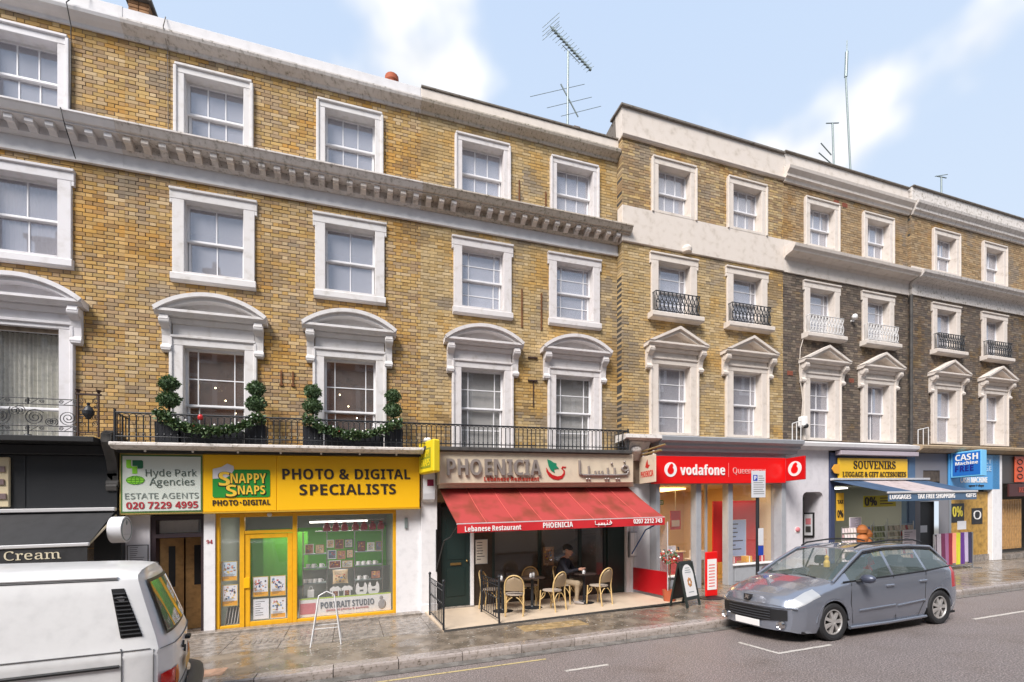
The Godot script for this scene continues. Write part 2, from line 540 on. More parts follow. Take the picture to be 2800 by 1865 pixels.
# road, gutter, pavement, kerb stones, slabs, markings
func ground():
	var g := Geo.new()
	var zs := [3.96, 4.3, 5.6, 8.0, 12.0, 18.0]
	var ys := [-0.105, -0.1, -0.08, -0.06, -0.06, -0.1]
	var rows := []
	for i in zs.size():
		var row := []
		for j in 41:
			row.append(Vector3(-40.0 + j * 3.0, ys[i], zs[i]))
		rows.append(row)
	g.sheet(rows, true)
	setting("road", g, M.asphalt)
	g = Geo.new()
	g.box(-40, 80, -0.4, -0.11, 3.7, 18.0)
	g.box(-40, 80, -0.4, -0.03, -6.0, 3.72)
	setting("ground", g, M.joint)
	# pavement: wet asphalt strip by the kerb and a band of slabs by the shops
	g = Geo.new()
	g.box(-40, 80, -0.2, 0.0, 2.12, 3.62)
	g.box(7.2, 80, -0.2, 0.0, -1.0, 2.119)
	var pave := setting("pavement", g, M.wet_paving)
	var x := -12.0
	while x < 1.55:
		var z := -0.6
		var i := 0
		while z < 2.1:
			var w := 0.9
			var z1: float = [0.34, 1.22, 2.112][i]
			var s := Geo.new()
			s.box(x + 0.004, x + w - 0.004, -0.1, 0.001 + rng.randf() * 0.004, z + 0.004, z1 - 0.004, 0.003)
			put(pave, "slab", s, M["slab%d" % rng.randi_range(0, 2)])
			z = z1
			i += 1
		x += 0.9
	x = 8.0
	while x < 26.0:
		for r in 2:
			var s := Geo.new()
			s.box(x + 0.004 + 0.3 * r, x + 0.9 - 0.004 + 0.3 * r, -0.1, 0.002 + rng.randf() * 0.003, 0.9 + r * 0.6 + 0.004, 0.9 + (r + 1) * 0.6 - 0.004, 0.003)
			put(pave, "slab", s, M["slab%d" % rng.randi_range(0, 2)])
		x += 0.9
	# a paler patch of repaired paving and an iron cover frame
	g = Geo.new()
	g.box(3.1, 4.45, 0.0, 0.004, 2.5, 2.98)
	put(pave, "paving_patch", g, M.line_yellow if false else mat("patch", Color(0.42, 0.29, 0.14), 0.5, 0.0, T.damp, 0.8))
	g = Geo.new()
	g.box(-2.75, -1.75, 0.0, 0.004, 3.05, 3.45)
	put(pave, "paving_patch", g, mat("patch_pink", Color(0.5, 0.3, 0.2), 0.5, 0.0, T.damp, 0.8))
	g = Geo.new()
	for r in 18:
		for k in 3:
			g.box(-1.8 + r * 0.095, -1.745 + r * 0.095, 0.004, 0.014, 1.35 + k * 0.09, 1.41 + k * 0.09, 0.006)
	put(pave, "ribbed_paving", g, M.slab2)
	# trodden chewing gum
	g = Geo.new()
	for k in 420:
		var c := Vector3(rng.randf_range(-3.0, 14.0), 0.0045, rng.randf_range(2.2, 3.58))
		var r := rng.randf_range(0.008, 0.022)
		for e in 6:
			g.flat(c, c + Vector3(cos((e + 1) * TAU / 6), 0, sin((e + 1) * TAU / 6)) * r * Vector3(1, 1, 0.8) , c + Vector3(cos(e * TAU / 6), 0, sin(e * TAU / 6)) * r * Vector3(1, 1, 0.8))
	var gum := put(pave, "chewing_gum", g, mat("gum", Color(0.5, 0.46, 0.4), 0.7))
	gum.set_meta("kind", "stuff")
	var kerb := Node3D.new()
	kerb.name = "kerb"
	kerb.set_meta("kind", "structure")
	add_child(kerb)
	x = -13.0
	while x < 42.0:
		var l := 0.92 + 0.12 * rng.randf()
		g = Geo.new()
		var edge := PackedVector2Array([Vector2(3.63, -0.2), Vector2(3.95, -0.2), Vector2(3.95, -0.02), Vector2(3.94, 0.012), Vector2(3.915, 0.03), Vector2(3.63, 0.012)])
		g.t = Transform3D(Basis(), Vector3(0, rng.randf_range(-0.004, 0.006), rng.randf_range(-0.008, 0.008)))
		g.along(edge, x + 0.006, x + l - 0.006)
		put(kerb, "kerb_stone", g, M["kerb%d" % rng.randi_range(0, 2)])
		x += l
	# gutter strip of smooth asphalt, yellow line, bay markings
	g = Geo.new()
	g.sheet([range(0, 60).map(func(i): return Vector3(-13.0 + i, -0.1005 + 0.004, 3.957)), range(0, 60).map(func(i): return Vector3(-13.0 + i, -0.099 + 0.004, 4.19))], true)
	setting("gutter", g, mat("gutter", Color(0.2, 0.19, 0.175), 0.4, 0.0, T.damp, 0.5, {"roughness_texture": T.wet}))
	marking(-12.0, 2.9, 4.42, 4.47, M.line_yellow)
	marking(6.22, 7.3, 5.74, 5.81, M.line_white)
	marking(6.15, 6.22, 5.0, 5.81, M.line_white)
	marking(11.2, 13.2, 5.62, 5.7, M.line_white)
	marking(2.9, 3.6, 5.1, 5.17, M.line_white)
	marking(5.2, 5.75, 4.05, 4.13, M.line_white)

func marking(x0, x1, z0, z1, m):
	var g := Geo.new()
	var y := func(z): return lerpf(-0.1, -0.08, (z - 4.3) / 1.3) + 0.004
	var rows := []
	for z in [z0, (z0 + z1) / 2, z1]:
		var row := []
		for i in 9:
			row.append(Vector3(lerpf(x0, x1, i / 8.0), y.call(z), z + 0.004 * sin(i * 2.3 + x0)))
		rows.append(row)
	g.sheet(rows, true)
	setting("road_marking", g, m)


func lin(a: Color, b: Color, k: float) -> Color:
	return a.lerp(b, clampf(k, 0.0, 1.0))

# bricks in Flemish bond, cut round the openings; the nearest ones are pieces of their own
func bricks(house: Node3D, x0: float, x1: float, y0: float, y1: float, z: float, holes: Array, tone: Callable, single: int, turn_corner := 0.0):
	var ch := 0.0765
	var j := 0.0125
	var all := []
	var eye := Vector3(0, 2.07, 11.2)
	var row := 0
	var y := y0
	while y < y1:
		var top := minf(y + ch, y1)
		var spans := [[x0, x1]]
		for h in holes:
			if h[2] < top - 0.02 and h[3] > y + 0.02:
				var next := []
				for s in spans:
					if h[0] > s[0]:
						next.append([s[0], minf(s[1], h[0])])
					if h[1] < s[1]:
						next.append([maxf(s[0], h[1]), s[1]])
				spans = next
		var x := x0 - (0.163 if row % 2 else 0.0)
		var long := true
		while x < x1:
			var w := 0.215 if long else 0.1025
			for s in spans:
				var a := maxf(x, s[0])
				var b := minf(x + w, s[1])
				if b - a > 0.02:
					all.append([a, b, y, top - j, b - a > w - 0.001 and top - y > ch - 0.002, long, a < x0 + 0.001])
			x += w + j
			long = not long
		y += ch
		row += 1
	if single > 0:
		for b in all:
			b.append(Vector3(b[0], b[2], z).distance_squared_to(eye) if b[4] else 1e9)
		all.sort_custom(func(p, q): return p[7] < q[7])
	var meshes := []
	var tones := []
	if single > 0:
		for w in [0.1025, 0.215]:
			var g := Geo.new(0.0)
			g.box(-w / 2, w / 2, 0, ch - j, -0.03, 0, 0.004)
			meshes.append(g.mesh())
		# a few shades, picked from the wall's own
		for i in 14:
			var b: Array = all[(i * 37) % mini(all.size(), 600)]
			var c: Color = tone.call(b[0], b[2])
			tones.append([c, mat("%s_brick_%d" % [house.name, i], c, 0.9, 0.0, T.grain, 4.0, {"heightmap_enabled": true, "heightmap_texture": T.bump, "heightmap_scale": 0.3})])
	var g := Geo.new()
	g.tinted = true
	for i in all.size():
		var b: Array = all[i]
		var c: Color = tone.call(b[0], b[2])
		var out := rng.randf_range(-0.004, 0.004)
		for e in 4:
			b[e] += rng.randf_range(-0.0028, 0.0028)
		if i < single and b[4]:
			var o := MeshInstance3D.new()
			o.name = "brick"
			o.mesh = meshes[1 if b[5] else 0]
			var best: Array = tones[0]
			for t in tones:
				if absf(t[0].r - c.r) + absf(t[0].b - c.b) < absf(best[0].r - c.r) + absf(best[0].b - c.b):
					best = t
			o.material_override = best[1]
			var mx: float = (b[0] + b[1]) / 2
			o.position = roots[house] + Vector3(mx, b[2] + RISE * mx, z + out)
			o.rotation.z = RISE
			house.add_child(o, true)
			continue
		g.col = c
		var z0: float = z - (turn_corner if b[6] and turn_corner > 0.0 else 0.03)
		var f := z + out
		var a := Vector3(b[0], b[2], f)
		var e := Vector3(b[1], b[2], f)
		var h := Vector3(0, b[3] - b[2], 0)
		var d := Vector3(0, 0, z0 - f)
		g.quad(a, e, e + h, a + h)
		g.quad(a + d, a, a + h, a + h + d)
		g.quad(e, e + d, e + h + d, e + h)
		g.quad(a + h, e + h, e + h + d, a + h + d)
		g.quad(a + d, e + d, e, a)
	var rest := put(house, "brickwork", g, mat("brickwork", Color(1, 1, 1), 0.92, 0.0, T.grain, 4.0, {"vertex_color_use_as_albedo": true, "heightmap_enabled": true, "heightmap_texture": T.bump, "heightmap_scale": 0.3}))
	rest.set_meta("kind", "stuff")

# a wall plane with rectangular openings
func holed(g: Geo, x0: float, x1: float, y0: float, y1: float, z: float, holes: Array):
	var xs := [x0, x1]
	var ys := [y0, y1]
	for h in holes:
		for k in 2:
			if h[k] > x0 and h[k] < x1:
				xs.append(h[k])
			if h[k + 2] > y0 and h[k + 2] < y1:
				ys.append(h[k + 2])
	xs.sort()
	ys.sort()
	for i in xs.size() - 1:
		for k in ys.size() - 1:
			var mx: float = (xs[i] + xs[i + 1]) / 2
			var my: float = (ys[k] + ys[k + 1]) / 2
			if xs[i + 1] - xs[i] < 0.0005 or ys[k + 1] - ys[k] < 0.0005:
				continue
			var hit := false
			for h in holes:
				hit = hit or (mx > h[0] and mx < h[1] and my > h[2] and my < h[3])
			if not hit:
				g.quad(Vector3(xs[i], ys[k], z), Vector3(xs[i + 1], ys[k], z), Vector3(xs[i + 1], ys[k + 1], z), Vector3(xs[i], ys[k + 1], z))

# a lining open to the front
func room(parent: Node3D, m: Material, x0: float, x1: float, y0: float, y1: float, z0: float, z1: float, called := "room") -> MeshInstance3D:
	var g := Geo.new()
	var p := [Vector3(x0, y0, z0), Vector3(x1, y0, z0), Vector3(x1, y1, z0), Vector3(x0, y1, z0), Vector3(x0, y0, z1), Vector3(x1, y0, z1), Vector3(x1, y1, z1), Vector3(x0, y1, z1)]
	g.quad(p[0], p[1], p[2], p[3])
	g.quad(p[1], p[5], p[6], p[2])
	g.quad(p[4], p[0], p[3], p[7])
	g.quad(p[3], p[2], p[6], p[7])
	g.quad(p[4], p[5], p[1], p[0])
	return put(parent, called, g, m)

func bars(w: Node3D, m: Material, x0: float, x1: float, y0: float, y1: float, z: float, cols: Array, rows: Array, pane: Material, fr := 0.045, bar := 0.02):
	var g := Geo.new()
	g.box(x0, x0 + fr, y0, y1, z - 0.02, z + 0.02)
	g.box(x1 - fr, x1, y0, y1, z - 0.02, z + 0.02)
	g.box(x0 + fr, x1 - fr, y0, y0 + fr, z - 0.02, z + 0.02)
	g.box(x0 + fr, x1 - fr, y1 - fr, y1, z - 0.02, z + 0.02)
	put(w, "sash", g, m)
	var xs := [x0 + fr]
	for c in cols:
		xs.append(lerpf(x0 + fr, x1 - fr, c))
	xs.append(x1 - fr)
	var ys := [y0 + fr]
	for r in rows:
		ys.append(lerpf(y0 + fr, y1 - fr, r))
	ys.append(y1 - fr)
	for i in range(1, xs.size() - 1):
		bx(w, "glazing_bar", m, xs[i] - bar / 2, xs[i] + bar / 2, y0 + fr, y1 - fr, z - 0.012, z + 0.016)
	for i in range(1, ys.size() - 1):
		bx(w, "glazing_bar", m, x0 + fr, x1 - fr, ys[i] - bar / 2, ys[i] + bar / 2, z - 0.013, z + 0.014)
	for i in xs.size() - 1:
		for k in ys.size() - 1:
			g = Geo.new()
			g.t = Transform3D(Basis(Vector3.UP, rng.randf_range(-0.004, 0.004)) * Basis(Vector3.RIGHT, rng.randf_range(-0.004, 0.004)), Vector3((xs[i] + xs[i + 1]) / 2, (ys[k] + ys[k + 1]) / 2, z))
			var a: float = (xs[i + 1] - xs[i]) / 2
			var b: float = (ys[k + 1] - ys[k]) / 2
			g.box(-a, a, -b, b, -0.003, 0.003)
			put(w, "pane", g, pane)

func arc(cx: float, cy: float, r: float, a0: float, a1: float, n: int) -> PackedVector2Array:
	var p := PackedVector2Array()
	for i in n + 1:
		var a := lerpf(a0, a1, float(i) / n)
		p.append(Vector2(cx + cos(a) * r, cy + sin(a) * r))
	return p

# o: cx, wh, wt, wb (opening), oh, top, bot (surround), ear, recess, kind of glazing, crown
func window(house: Node3D, z: float, o: Dictionary):
	var w := group_part(house, "window")
	var st: Material = o.get("stone", M.white_stucco)
	var cx: float = o.cx
	var wh: float = o.wh
	var oh: float = o.oh
	var ear: float = o.get("ear", 0.0)
	var rc: float = o.get("recess", 0.16)
	var f := z + 0.055
	var g := Geo.new()
	var bh := oh - ear
	g.box(cx - bh, cx - wh, o.bot, o.wt, z - rc - 0.05, f, 0.008)
	g.box(cx + wh, cx + bh, o.bot, o.wt, z - rc - 0.05, f, 0.008)
	g.box(cx - oh, cx + oh, o.wt, o.top, z - rc - 0.05, f + 0.002, 0.008)
	# outer fillet
	g.box(cx - oh - 0.006, cx + oh + 0.006, o.top - 0.045, o.top + 0.012, z - 0.03, f + 0.035, 0.01)
	if ear > 0.0:
		for s in [-1, 1]:
			g.box(cx + s * oh - (0.0 if s < 0 else ear), cx + s * oh + (ear if s < 0 else 0.0), o.top - 0.3, o.wt + 0.001, z - 0.03, f - 0.003, 0.006)
	else:
		for s in [-1, 1]:
			g.box(cx + s * oh - 0.03, cx + s * oh + 0.03, o.bot, o.top - 0.045, z - 0.03, f + 0.03, 0.01)
	put(w, "surround", g, st)
	g = Geo.new()
	# inner bead and the sill
	g.box(cx - wh, cx + wh, o.bot, o.wb, z - rc - 0.05, f + 0.001, 0.006)
	if o.has("sill"):
		var s: Array = o.sill
		g.along(PackedVector2Array([Vector2(z - 0.05, s[1]), Vector2(z + s[3] - 0.03, s[1]), Vector2(z + s[3], s[1] + 0.035), Vector2(z + s[3], s[2] - 0.02), Vector2(z + s[3] - 0.02, s[2]), Vector2(z - 0.05, s[2] + 0.02)]), cx - s[0], cx + s[0])
	put(w, "sill", g, st)
	var pm: Material = o.get("pane", M.pane)
	var zz := z - rc
	var mid: float = lerpf(o.wb, o.wt, o.get("split", 0.5))
	var kinds := {"three": [[0.333, 0.667], [], []], "two": [[0.5], [], []], "margin": [[0.16, 0.84], [0.5], [0.5]], "margin_low": [[0.16, 0.84], [0.52], [0.6]], "one": [[], [], []], "cross": [[0.5], [0.5], [0.5]], "wide": [[0.17, 0.83], [0.48], [0.42]]}
	var kd: Array = kinds[o.get("glazing", "two")]
	var frame: Material = M.paint_white
	bars(w, frame, cx - wh, cx + wh, mid - 0.02, o.wt, zz, kd[0], kd[1], pm)
	bars(w, frame, cx - wh + 0.012, cx + wh - 0.012, o.wb, mid + 0.02 - 0.002, zz - 0.045, kd[0], kd[2], pm)
	g = Geo.new()
	g.box(cx - wh, cx + wh, mid - 0.022, mid + 0.022, zz - 0.02, zz + 0.028, 0.005)
	put(w, "meeting_rail", g, frame)
	var rm: Material = o.get("room", M.dark_room)
	room(w, rm, cx - wh - 0.35, cx + wh + 0.35, o.wb - 0.02, o.wt + 0.25, zz - 1.5, zz - 0.068)
	g = Geo.new()
	holed(g, cx - wh - 0.36, cx + wh + 0.36, o.wb - 0.03, o.wt + 0.26, zz - 0.069, [[cx - wh, cx + wh, o.wb, o.wt]])
	put(w, "lining", g, rm)
	if o.has("blind"):
		g = Geo.new()
		var top: float = o.wt
		g.box(cx - wh + 0.03, cx + wh - 0.03, lerpf(top, o.wb, o.blind), top, zz - 0.12, zz - 0.11)
		put(w, "blind", g, o.get("blind_cloth", M.blind_white))
	if o.has("curtain"):
		for s in [-1, 1]:
			var share: float = o.curtain
			var rows := []
			for r in 2:
				var line := []
				for k in 41:
					var u := k / 40.0
					var px: float = cx + s * (wh - 0.02 - u * share * wh * 2.0)
					line.append(Vector3(px, o.wt - 0.01 if r else o.wb, zz - 0.16 + 0.025 * sin(u * 46.0 + s) + 0.012 * sin(u * 91.0)))
				rows.append(line)
			g = Geo.new()
			g.sheet(rows, s > 0)
			put(w, "curtain", g, o.get("cloth", M.curtain))
	if o.has("crown"):
		crown(w, z, o, st)

# frieze, consoles and a curved or pointed pediment
func crown(w: Node3D, z: float, o: Dictionary, st: Material):
	var cx: float = o.cx
	var oh: float = o.oh
	var c: Dictionary = o.crown
	var y: float = c.y
	var g := Geo.new()
	g.box(cx - oh + 0.02, cx + oh - 0.02, o.top + 0.013, y - 0.02, z - 0.03, z + 0.04, 0.006)
	g.along(PackedVector2Array([Vector2(z, y - 0.10), Vector2(z + 0.08, y - 0.10), Vector2(z + 0.13, y - 0.03), Vector2(z + 0.13, y), Vector2(z, y)]), cx - oh, cx + oh)
	put(w, "frieze", g, st)
	for s in [-1, 1]:
		g = Geo.new()
		var mx: float = cx + s * (oh + 0.075)
		var h: float = c.get("console", 0.68)
		var p := PackedVector2Array([Vector2(z - 0.02, y - 0.002), Vector2(z + 0.22, y - 0.002), Vector2(z + 0.24, y - 0.08), Vector2(z + 0.2, y - 0.17), Vector2(z + 0.11, y - 0.24), Vector2(z + 0.075, y - 0.36), Vector2(z + 0.07, y - h + 0.16), Vector2(z + 0.11, y - h + 0.1), Vector2(z + 0.11, y - h + 0.03), Vector2(z + 0.07, y - h), Vector2(z - 0.02, y - h)])
		g.along(p, mx - 0.075, mx + 0.075)
		for q in [[z + 0.15, y - 0.1, 0.085], [z + 0.065, y - h + 0.075, 0.055]]:
			g.tube([Vector3(mx - 0.088, q[1], q[0]), Vector3(mx + 0.088, q[1], q[0])], q[2], 10)
		put(w, "console", g, st)
	var ph: float = c.half
	var rise: float = c.rise
	g = Geo.new()
	g.along(PackedVector2Array([Vector2(z - 0.03, y + 0.001), Vector2(z + 0.2, y + 0.001), Vector2(z + 0.25, y + 0.05), Vector2(z + 0.28, y + 0.06), Vector2(z + 0.28, y + 0.11), Vector2(z - 0.03, y + 0.115)]), cx - ph, cx + ph)
	var foot := y + 0.112
	var th := 0.13
	if c.kind == "segment":
		var r: float = (ph * ph + rise * rise) / (2 * rise)
		var cy: float = foot + rise - r
		var a := asin(ph / r)
		var up := arc(cx, cy, r, PI / 2 - a, PI / 2 + a, 20)
		var ri: float = r - th
		var ai := acos(clampf((foot - cy) / ri, -1, 1))
		var low := arc(cx, cy, ri, PI / 2 + ai, PI / 2 - ai, 20)
		var ring := up.duplicate()
		ring.append_array(low)
		g.prism(ring, z - 0.03, z + 0.24)
		var up2 := arc(cx, cy, r + 0.018, PI / 2 - a, PI / 2 + a, 20)
		var lo2 := arc(cx, cy, r - 0.06, PI / 2 + a, PI / 2 - a, 20)
		up2.append_array(lo2)
		g.prism(up2, z - 0.03, z + 0.3)
		g.prism(low, z - 0.03, z + 0.06)
	else:
		var k: float = rise / ph
		var t2: float = th * sqrt(1 + k * k)
		var xi: float = ph - t2 / k
		for s in [-1, 1]:
			g.prism(PackedVector2Array([Vector2(cx + s * ph, foot), Vector2(cx, foot + rise), Vector2(cx, foot + rise - t2), Vector2(cx + s * xi, foot)]), z - 0.03, z + 0.24 + 0.001 * s)
			g.prism(PackedVector2Array([Vector2(cx + s * (ph + 0.015), foot), Vector2(cx, foot + rise + 0.02), Vector2(cx, foot + rise - 0.06), Vector2(cx + s * (ph - 0.14), foot)]), z - 0.03, z + 0.3 + 0.001 * s)
		g.prism(PackedVector2Array([Vector2(cx - xi, foot), Vector2(cx + xi, foot), Vector2(cx, foot + rise - t2)]), z - 0.03, z + 0.05)
	put(w, "pediment", g, st)
	# weathered brick shows in some tympana as a darker panel

func shell(house: Node3D, x0: float, x1: float, y0: float, y1: float, z: float, holes: Array, mortar: Material):
	var g := Geo.new()
	holed(g, x0, x1, y0, y1, z - 0.009, holes)
	put(house, "wall", g, mortar)
	g = Geo.new()
	g.quad(Vector3(x1, y0, z - 6), Vector3(x0, y0, z - 6), Vector3(x0, y1, z - 6), Vector3(x1, y1, z - 6))
	g.quad(Vector3(x0 + 0.002, y0, z - 6), Vector3(x0 + 0.002, y0, z - 0.02), Vector3(x0 + 0.002, y1 + 0.3, z - 0.02), Vector3(x0 + 0.002, y1 + 0.3, z - 6))
	g.quad(Vector3(x1 - 0.002, y0, z - 0.02), Vector3(x1 - 0.002, y0, z - 6), Vector3(x1 - 0.002, y1 + 0.3, z - 6), Vector3(x1 - 0.002, y1 + 0.3, z - 0.02))
	g.box(x0 + 0.003, x1 - 0.003, y1, y1 + 0.1, z - 6, z - 0.25)
	put(house, "back_walls", g, M.slate)

func terrace():
	var blot := FastNoiseLite.new()
	blot.seed = 5
	blot.frequency = 0.55
	blot.fractal_octaves = 4
	var fine := FastNoiseLite.new()
	fine.seed = 9
	fine.frequency = 3.0
	# brick colours: yellow London stocks, some browned, some orange; weathering in patches
	var stock := func(a: Array, grey: Color, soot: float, orange: float) -> Callable:
		return func(x: float, y: float) -> Color:
			var c: Color = a[rng.randi_range(0, a.size() - 1)]
			var b := blot.get_noise_2d(x * 1.3, y * 1.3)
			c = lin(c, grey, smoothstep(0.08, 0.4, b + soot) * 0.75)
			var o := blot.get_noise_2d(x * 0.9 + 40, y * 0.9)
			c = lin(c, Color(c.r * 1.02, c.g * 0.88, c.b * 0.6), smoothstep(0.05, 0.4, o + orange))
			return c * rng.randf_range(0.82, 1.14)
	var gold := ([Color(0.53, 0.37, 0.13), Color(0.48, 0.33, 0.12), Color(0.56, 0.41, 0.18), Color(0.5, 0.32, 0.1), Color(0.45, 0.33, 0.17), Color(0.57, 0.44, 0.23), Color(0.4, 0.28, 0.14)]).map(func(c): return Color(c.r * 1.02, c.g * 0.97, c.b * 1.05))
	var pale := [Color(0.54, 0.39, 0.19), Color(0.5, 0.37, 0.2), Color(0.57, 0.43, 0.24), Color(0.46, 0.33, 0.16), Color(0.52, 0.36, 0.16)]
	var brown := [Color(0.4, 0.27, 0.14), Color(0.35, 0.23, 0.12), Color(0.43, 0.3, 0.16), Color(0.3, 0.205, 0.11), Color(0.37, 0.27, 0.16)]
	var dark := [Color(0.13, 0.1, 0.08), Color(0.165, 0.125, 0.095), Color(0.11, 0.088, 0.074), Color(0.22, 0.175, 0.13), Color(0.14, 0.112, 0.088)]
	var grey := Color(0.27, 0.22, 0.17)
	mat("mortar_dark", Color(0.16, 0.12, 0.09), 0.95, 0.0, T.grain, 5.0)
	mat("mortar_mid", Color(0.22, 0.165, 0.115), 0.95, 0.0, T.blotch, 1.0)
	mat("mortar_tan", Color(0.34, 0.25, 0.14), 0.95, 0.0, T.blotch, 1.0)
	mat("mortar_soot", Color(0.1, 0.08, 0.065), 0.95, 0.0, T.blotch, 1.0)
	var labels := [
		"yellow brick house with tall curtained balcony window above the black awning",
		"golden brick house with arched white pediments above the yellow photo shop",
		"yellow brick house with grey blinds above the red awned restaurant",
		"brown brick house with plain cream band above the red phone shop",
		"sooty dark brick house with white guard rails above the souvenir shop",
		"dark brick house with black guard rails above the blue cash sign",
		"plain brown brick house at the far end of the terrace"]
	# the three houses with bracketed cornice
	var spans := [[-11.2, -4.19], [-4.188, 1.579], [1.581, 6.925]]
	var mids := [[-8.6, -5.75], [-2.65, 0.01], [3.11, 5.63]]
	var walls := [stock.call(gold, grey, -0.12, 0.1), stock.call(gold, grey, -0.16, 0.02), stock.call(pale, grey, -0.05, 0.02)]
	var mort := [M.mortar_mid, M.mortar_dark, M.mortar_tan]
	for i in 3:
		var x0: float = spans[i][0]
		var x1: float = spans[i][1]
		var h := thing("terraced_house", labels[i], "house", Vector3((x0 + x1) / 2, 0, 0), "terraced houses")
		var holes := []
		var cuts := []
		for cx in mids[i]:
			for q in [[0.53, 10.1, 11.39, 0.66, 10.0, 11.53], [0.53, 7.38, 8.83, 0.7, 7.2, 9.0], [0.55, 3.85, 5.87, 0.72, 3.85, 6.6]]:
				holes.append([cx - q[0] - 0.05, cx + q[0] + 0.05, q[1] - 0.05, q[2] + 0.05])
				cuts.append([cx - q[3], cx + q[3], q[4], q[5]])
		shell(h, x0, x1, 0.0 if i == 0 else 2.6, 12.0, 0.0, holes, mort[i])
		bricks(h, x0, x1, 3.72, 9.26, 0.0, cuts, walls[i], 300)
		bricks(h, x0, x1, 9.98, 11.86, 0.0, cuts, walls[i], 0)
		for k in 2:
			var cx: float = mids[i][k]
			var top := {"cx": cx, "wh": 0.53, "wt": 11.39, "wb": 10.1, "oh": 0.685, "top": 11.56, "bot": 10.0, "glazing": "three", "recess": 0.17, "stone": M["house_stone%d" % i]}
			var two := {"cx": cx, "wh": 0.53, "wt": 8.83, "wb": 7.38, "oh": 0.785, "top": 9.04, "bot": 7.2, "ear": 0.045, "glazing": "two", "recess": 0.15, "sill": [0.765, 7.16, 7.33, 0.1], "stone": M["house_stone%d" % i]}
			var one := {"cx": cx, "wh": 0.55, "wt": 5.87, "wb": 3.85, "oh": 0.755, "top": 6.06, "bot": 3.8, "glazing": "margin", "recess": 0.15, "split": 0.53, "room": M.brown_room, "pane": M.pane_clear, "stone": M["house_stone%d" % i], "crown": {"y": 6.4, "half": 0.99, "rise": 0.36, "kind": "segment"}}
			if i == 0:
				two.merge({"curtain": 0.49, "cloth": M.curtain_mauve}, true)
				one.merge({"curtain": 0.495, "glazing": "one", "split": 0.31, "wt": 6.0, "top": 6.12}, true)
			if i == 1:
				top.merge({"blind": 0.38, "room": M.pale_room}, true)
				one.merge({"glazing": "wide", "split": 0.42}, true)
			if i == 2:
				top.merge({"blind": 0.9 if k == 0 else 0.95, "room": M.pale_room}, true)
				two.merge({"blind": 0.97 if k == 0 else 0.55, "glazing": "margin", "room": M.pale_room if k == 0 else M.dark_room}, true)
				one.merge({"blind": 1.0, "glazing": "margin", "blind_cloth": mat("blind_grey", Color(0.4, 0.39, 0.37), 0.9, 0.0, T.stucco, 0.8)}, true)
			window(h, 0.0, top)
			window(h, 0.0, two)
			window(h, 0.0, one)
		var clean: bool = i == 0
		var st: Material = M.white_stucco if clean else M.grimy_stucco
		var g := Geo.new()
		g.along(PackedVector2Array([Vector2(-0.05, 9.24), Vector2(0.06, 9.24), Vector2(0.06, 9.3), Vector2(0.045, 9.31), Vector2(0.045, 9.56), Vector2(-0.05, 9.56)]), x0, x1)
		put(h, "frieze", g, M.white_stucco if i < 2 else M.white_stucco)
		g = Geo.new()
		g.along(PackedVector2Array([Vector2(-0.05, 9.7), Vector2(0.36, 9.7), Vector2(0.36, 9.73), Vector2(0.4, 9.74), Vector2(0.46, 9.83), Vector2(0.48, 9.85), Vector2(0.48, 9.88), Vector2(0.05, 10.03), Vector2(-0.05, 10.03)]), x0 + (0.001 if i else 0.0), x1 + (0.22 if i == 2 else 0.0))
		g.along(PackedVector2Array([Vector2(-0.05, 9.52), Vector2(0.09, 9.52), Vector2(0.13, 9.56), Vector2(0.13, 9.7), Vector2(-0.05, 9.7)]), x0, x1)
		put(h, "cornice", g, st if i < 2 else M.mossy_stucco)
		var n := int((x1 - x0) / 0.285)
		for k in n:
			if not clean and rng.randf() < 0.03:
				continue
			var mx: float = x0 + (k + 0.5) * (x1 - x0) / n
			g = Geo.new()
			g.along(PackedVector2Array([Vector2(0.12, 9.56), Vector2(0.17, 9.54), Vector2(0.24, 9.6), Vector2(0.3, 9.59), Vector2(0.33, 9.62), Vector2(0.33, 9.7), Vector2(0.12, 9.7)]), mx - 0.06, mx + 0.06)
			put(h, "bracket", g, M.white_stucco if clean else (M.cream_stucco if rng.randf() < 0.6 else M.grimy_stucco))
		g = Geo.new()
		g.along(PackedVector2Array([Vector2(-0.05, 11.82), Vector2(0.03, 11.82), Vector2(0.05, 11.88), Vector2(0.13, 11.92), Vector2(0.2, 11.97), Vector2(0.22, 12.02), Vector2(0.22, 12.05), Vector2(0.1, 12.09), Vector2(-0.05, 12.09)]), x0, x1)
		put(h, "parapet_moulding", g, M.white_stucco if i == 0 else (M.grimy_stucco if i == 1 else M.mossy_stucco))
		g = Geo.new()
		g.box(x0, x1, 12.09, 12.37 if i else 12.39, -0.25, 0.09, 0.012)
		put(h, "parapet", g, M.white_stucco if i < 2 else M.cream_stucco)
		if i == 2:
			g = Geo.new()
			g.box(x0, x1, 12.371, 12.42, -0.3, 0.12, 0.008)
			put(h, "coping", g, M.coping_stone)
	# the houses with pointed pediments stand a little forward
	var sp := [[6.93, 12.66], [12.662, 18.43], [18.47, 25.3], [25.302, 40.0]]
	var md := [[8.6, 11.22], [14.29, 16.9], [20.34, 23.2], [27.0, 29.8]]
	var up := [stock.call(brown + pale, grey, -0.1, 0.0), stock.call(brown, grey, -0.1, 0.0), stock.call(brown, grey, -0.05, 0.05), stock.call(brown + pale, grey, -0.2, 0.1)]
	var lo := [stock.call(pale, grey, 0.0, 0.0), stock.call(dark, Color(0.2, 0.16, 0.12), -0.1, -0.2), stock.call(dark + [Color(0.2, 0.15, 0.1), Color(0.17, 0.12, 0.08)], Color(0.14, 0.11, 0.09), -0.1, -0.1), stock.call(pale, grey, -0.2, 0.0)]
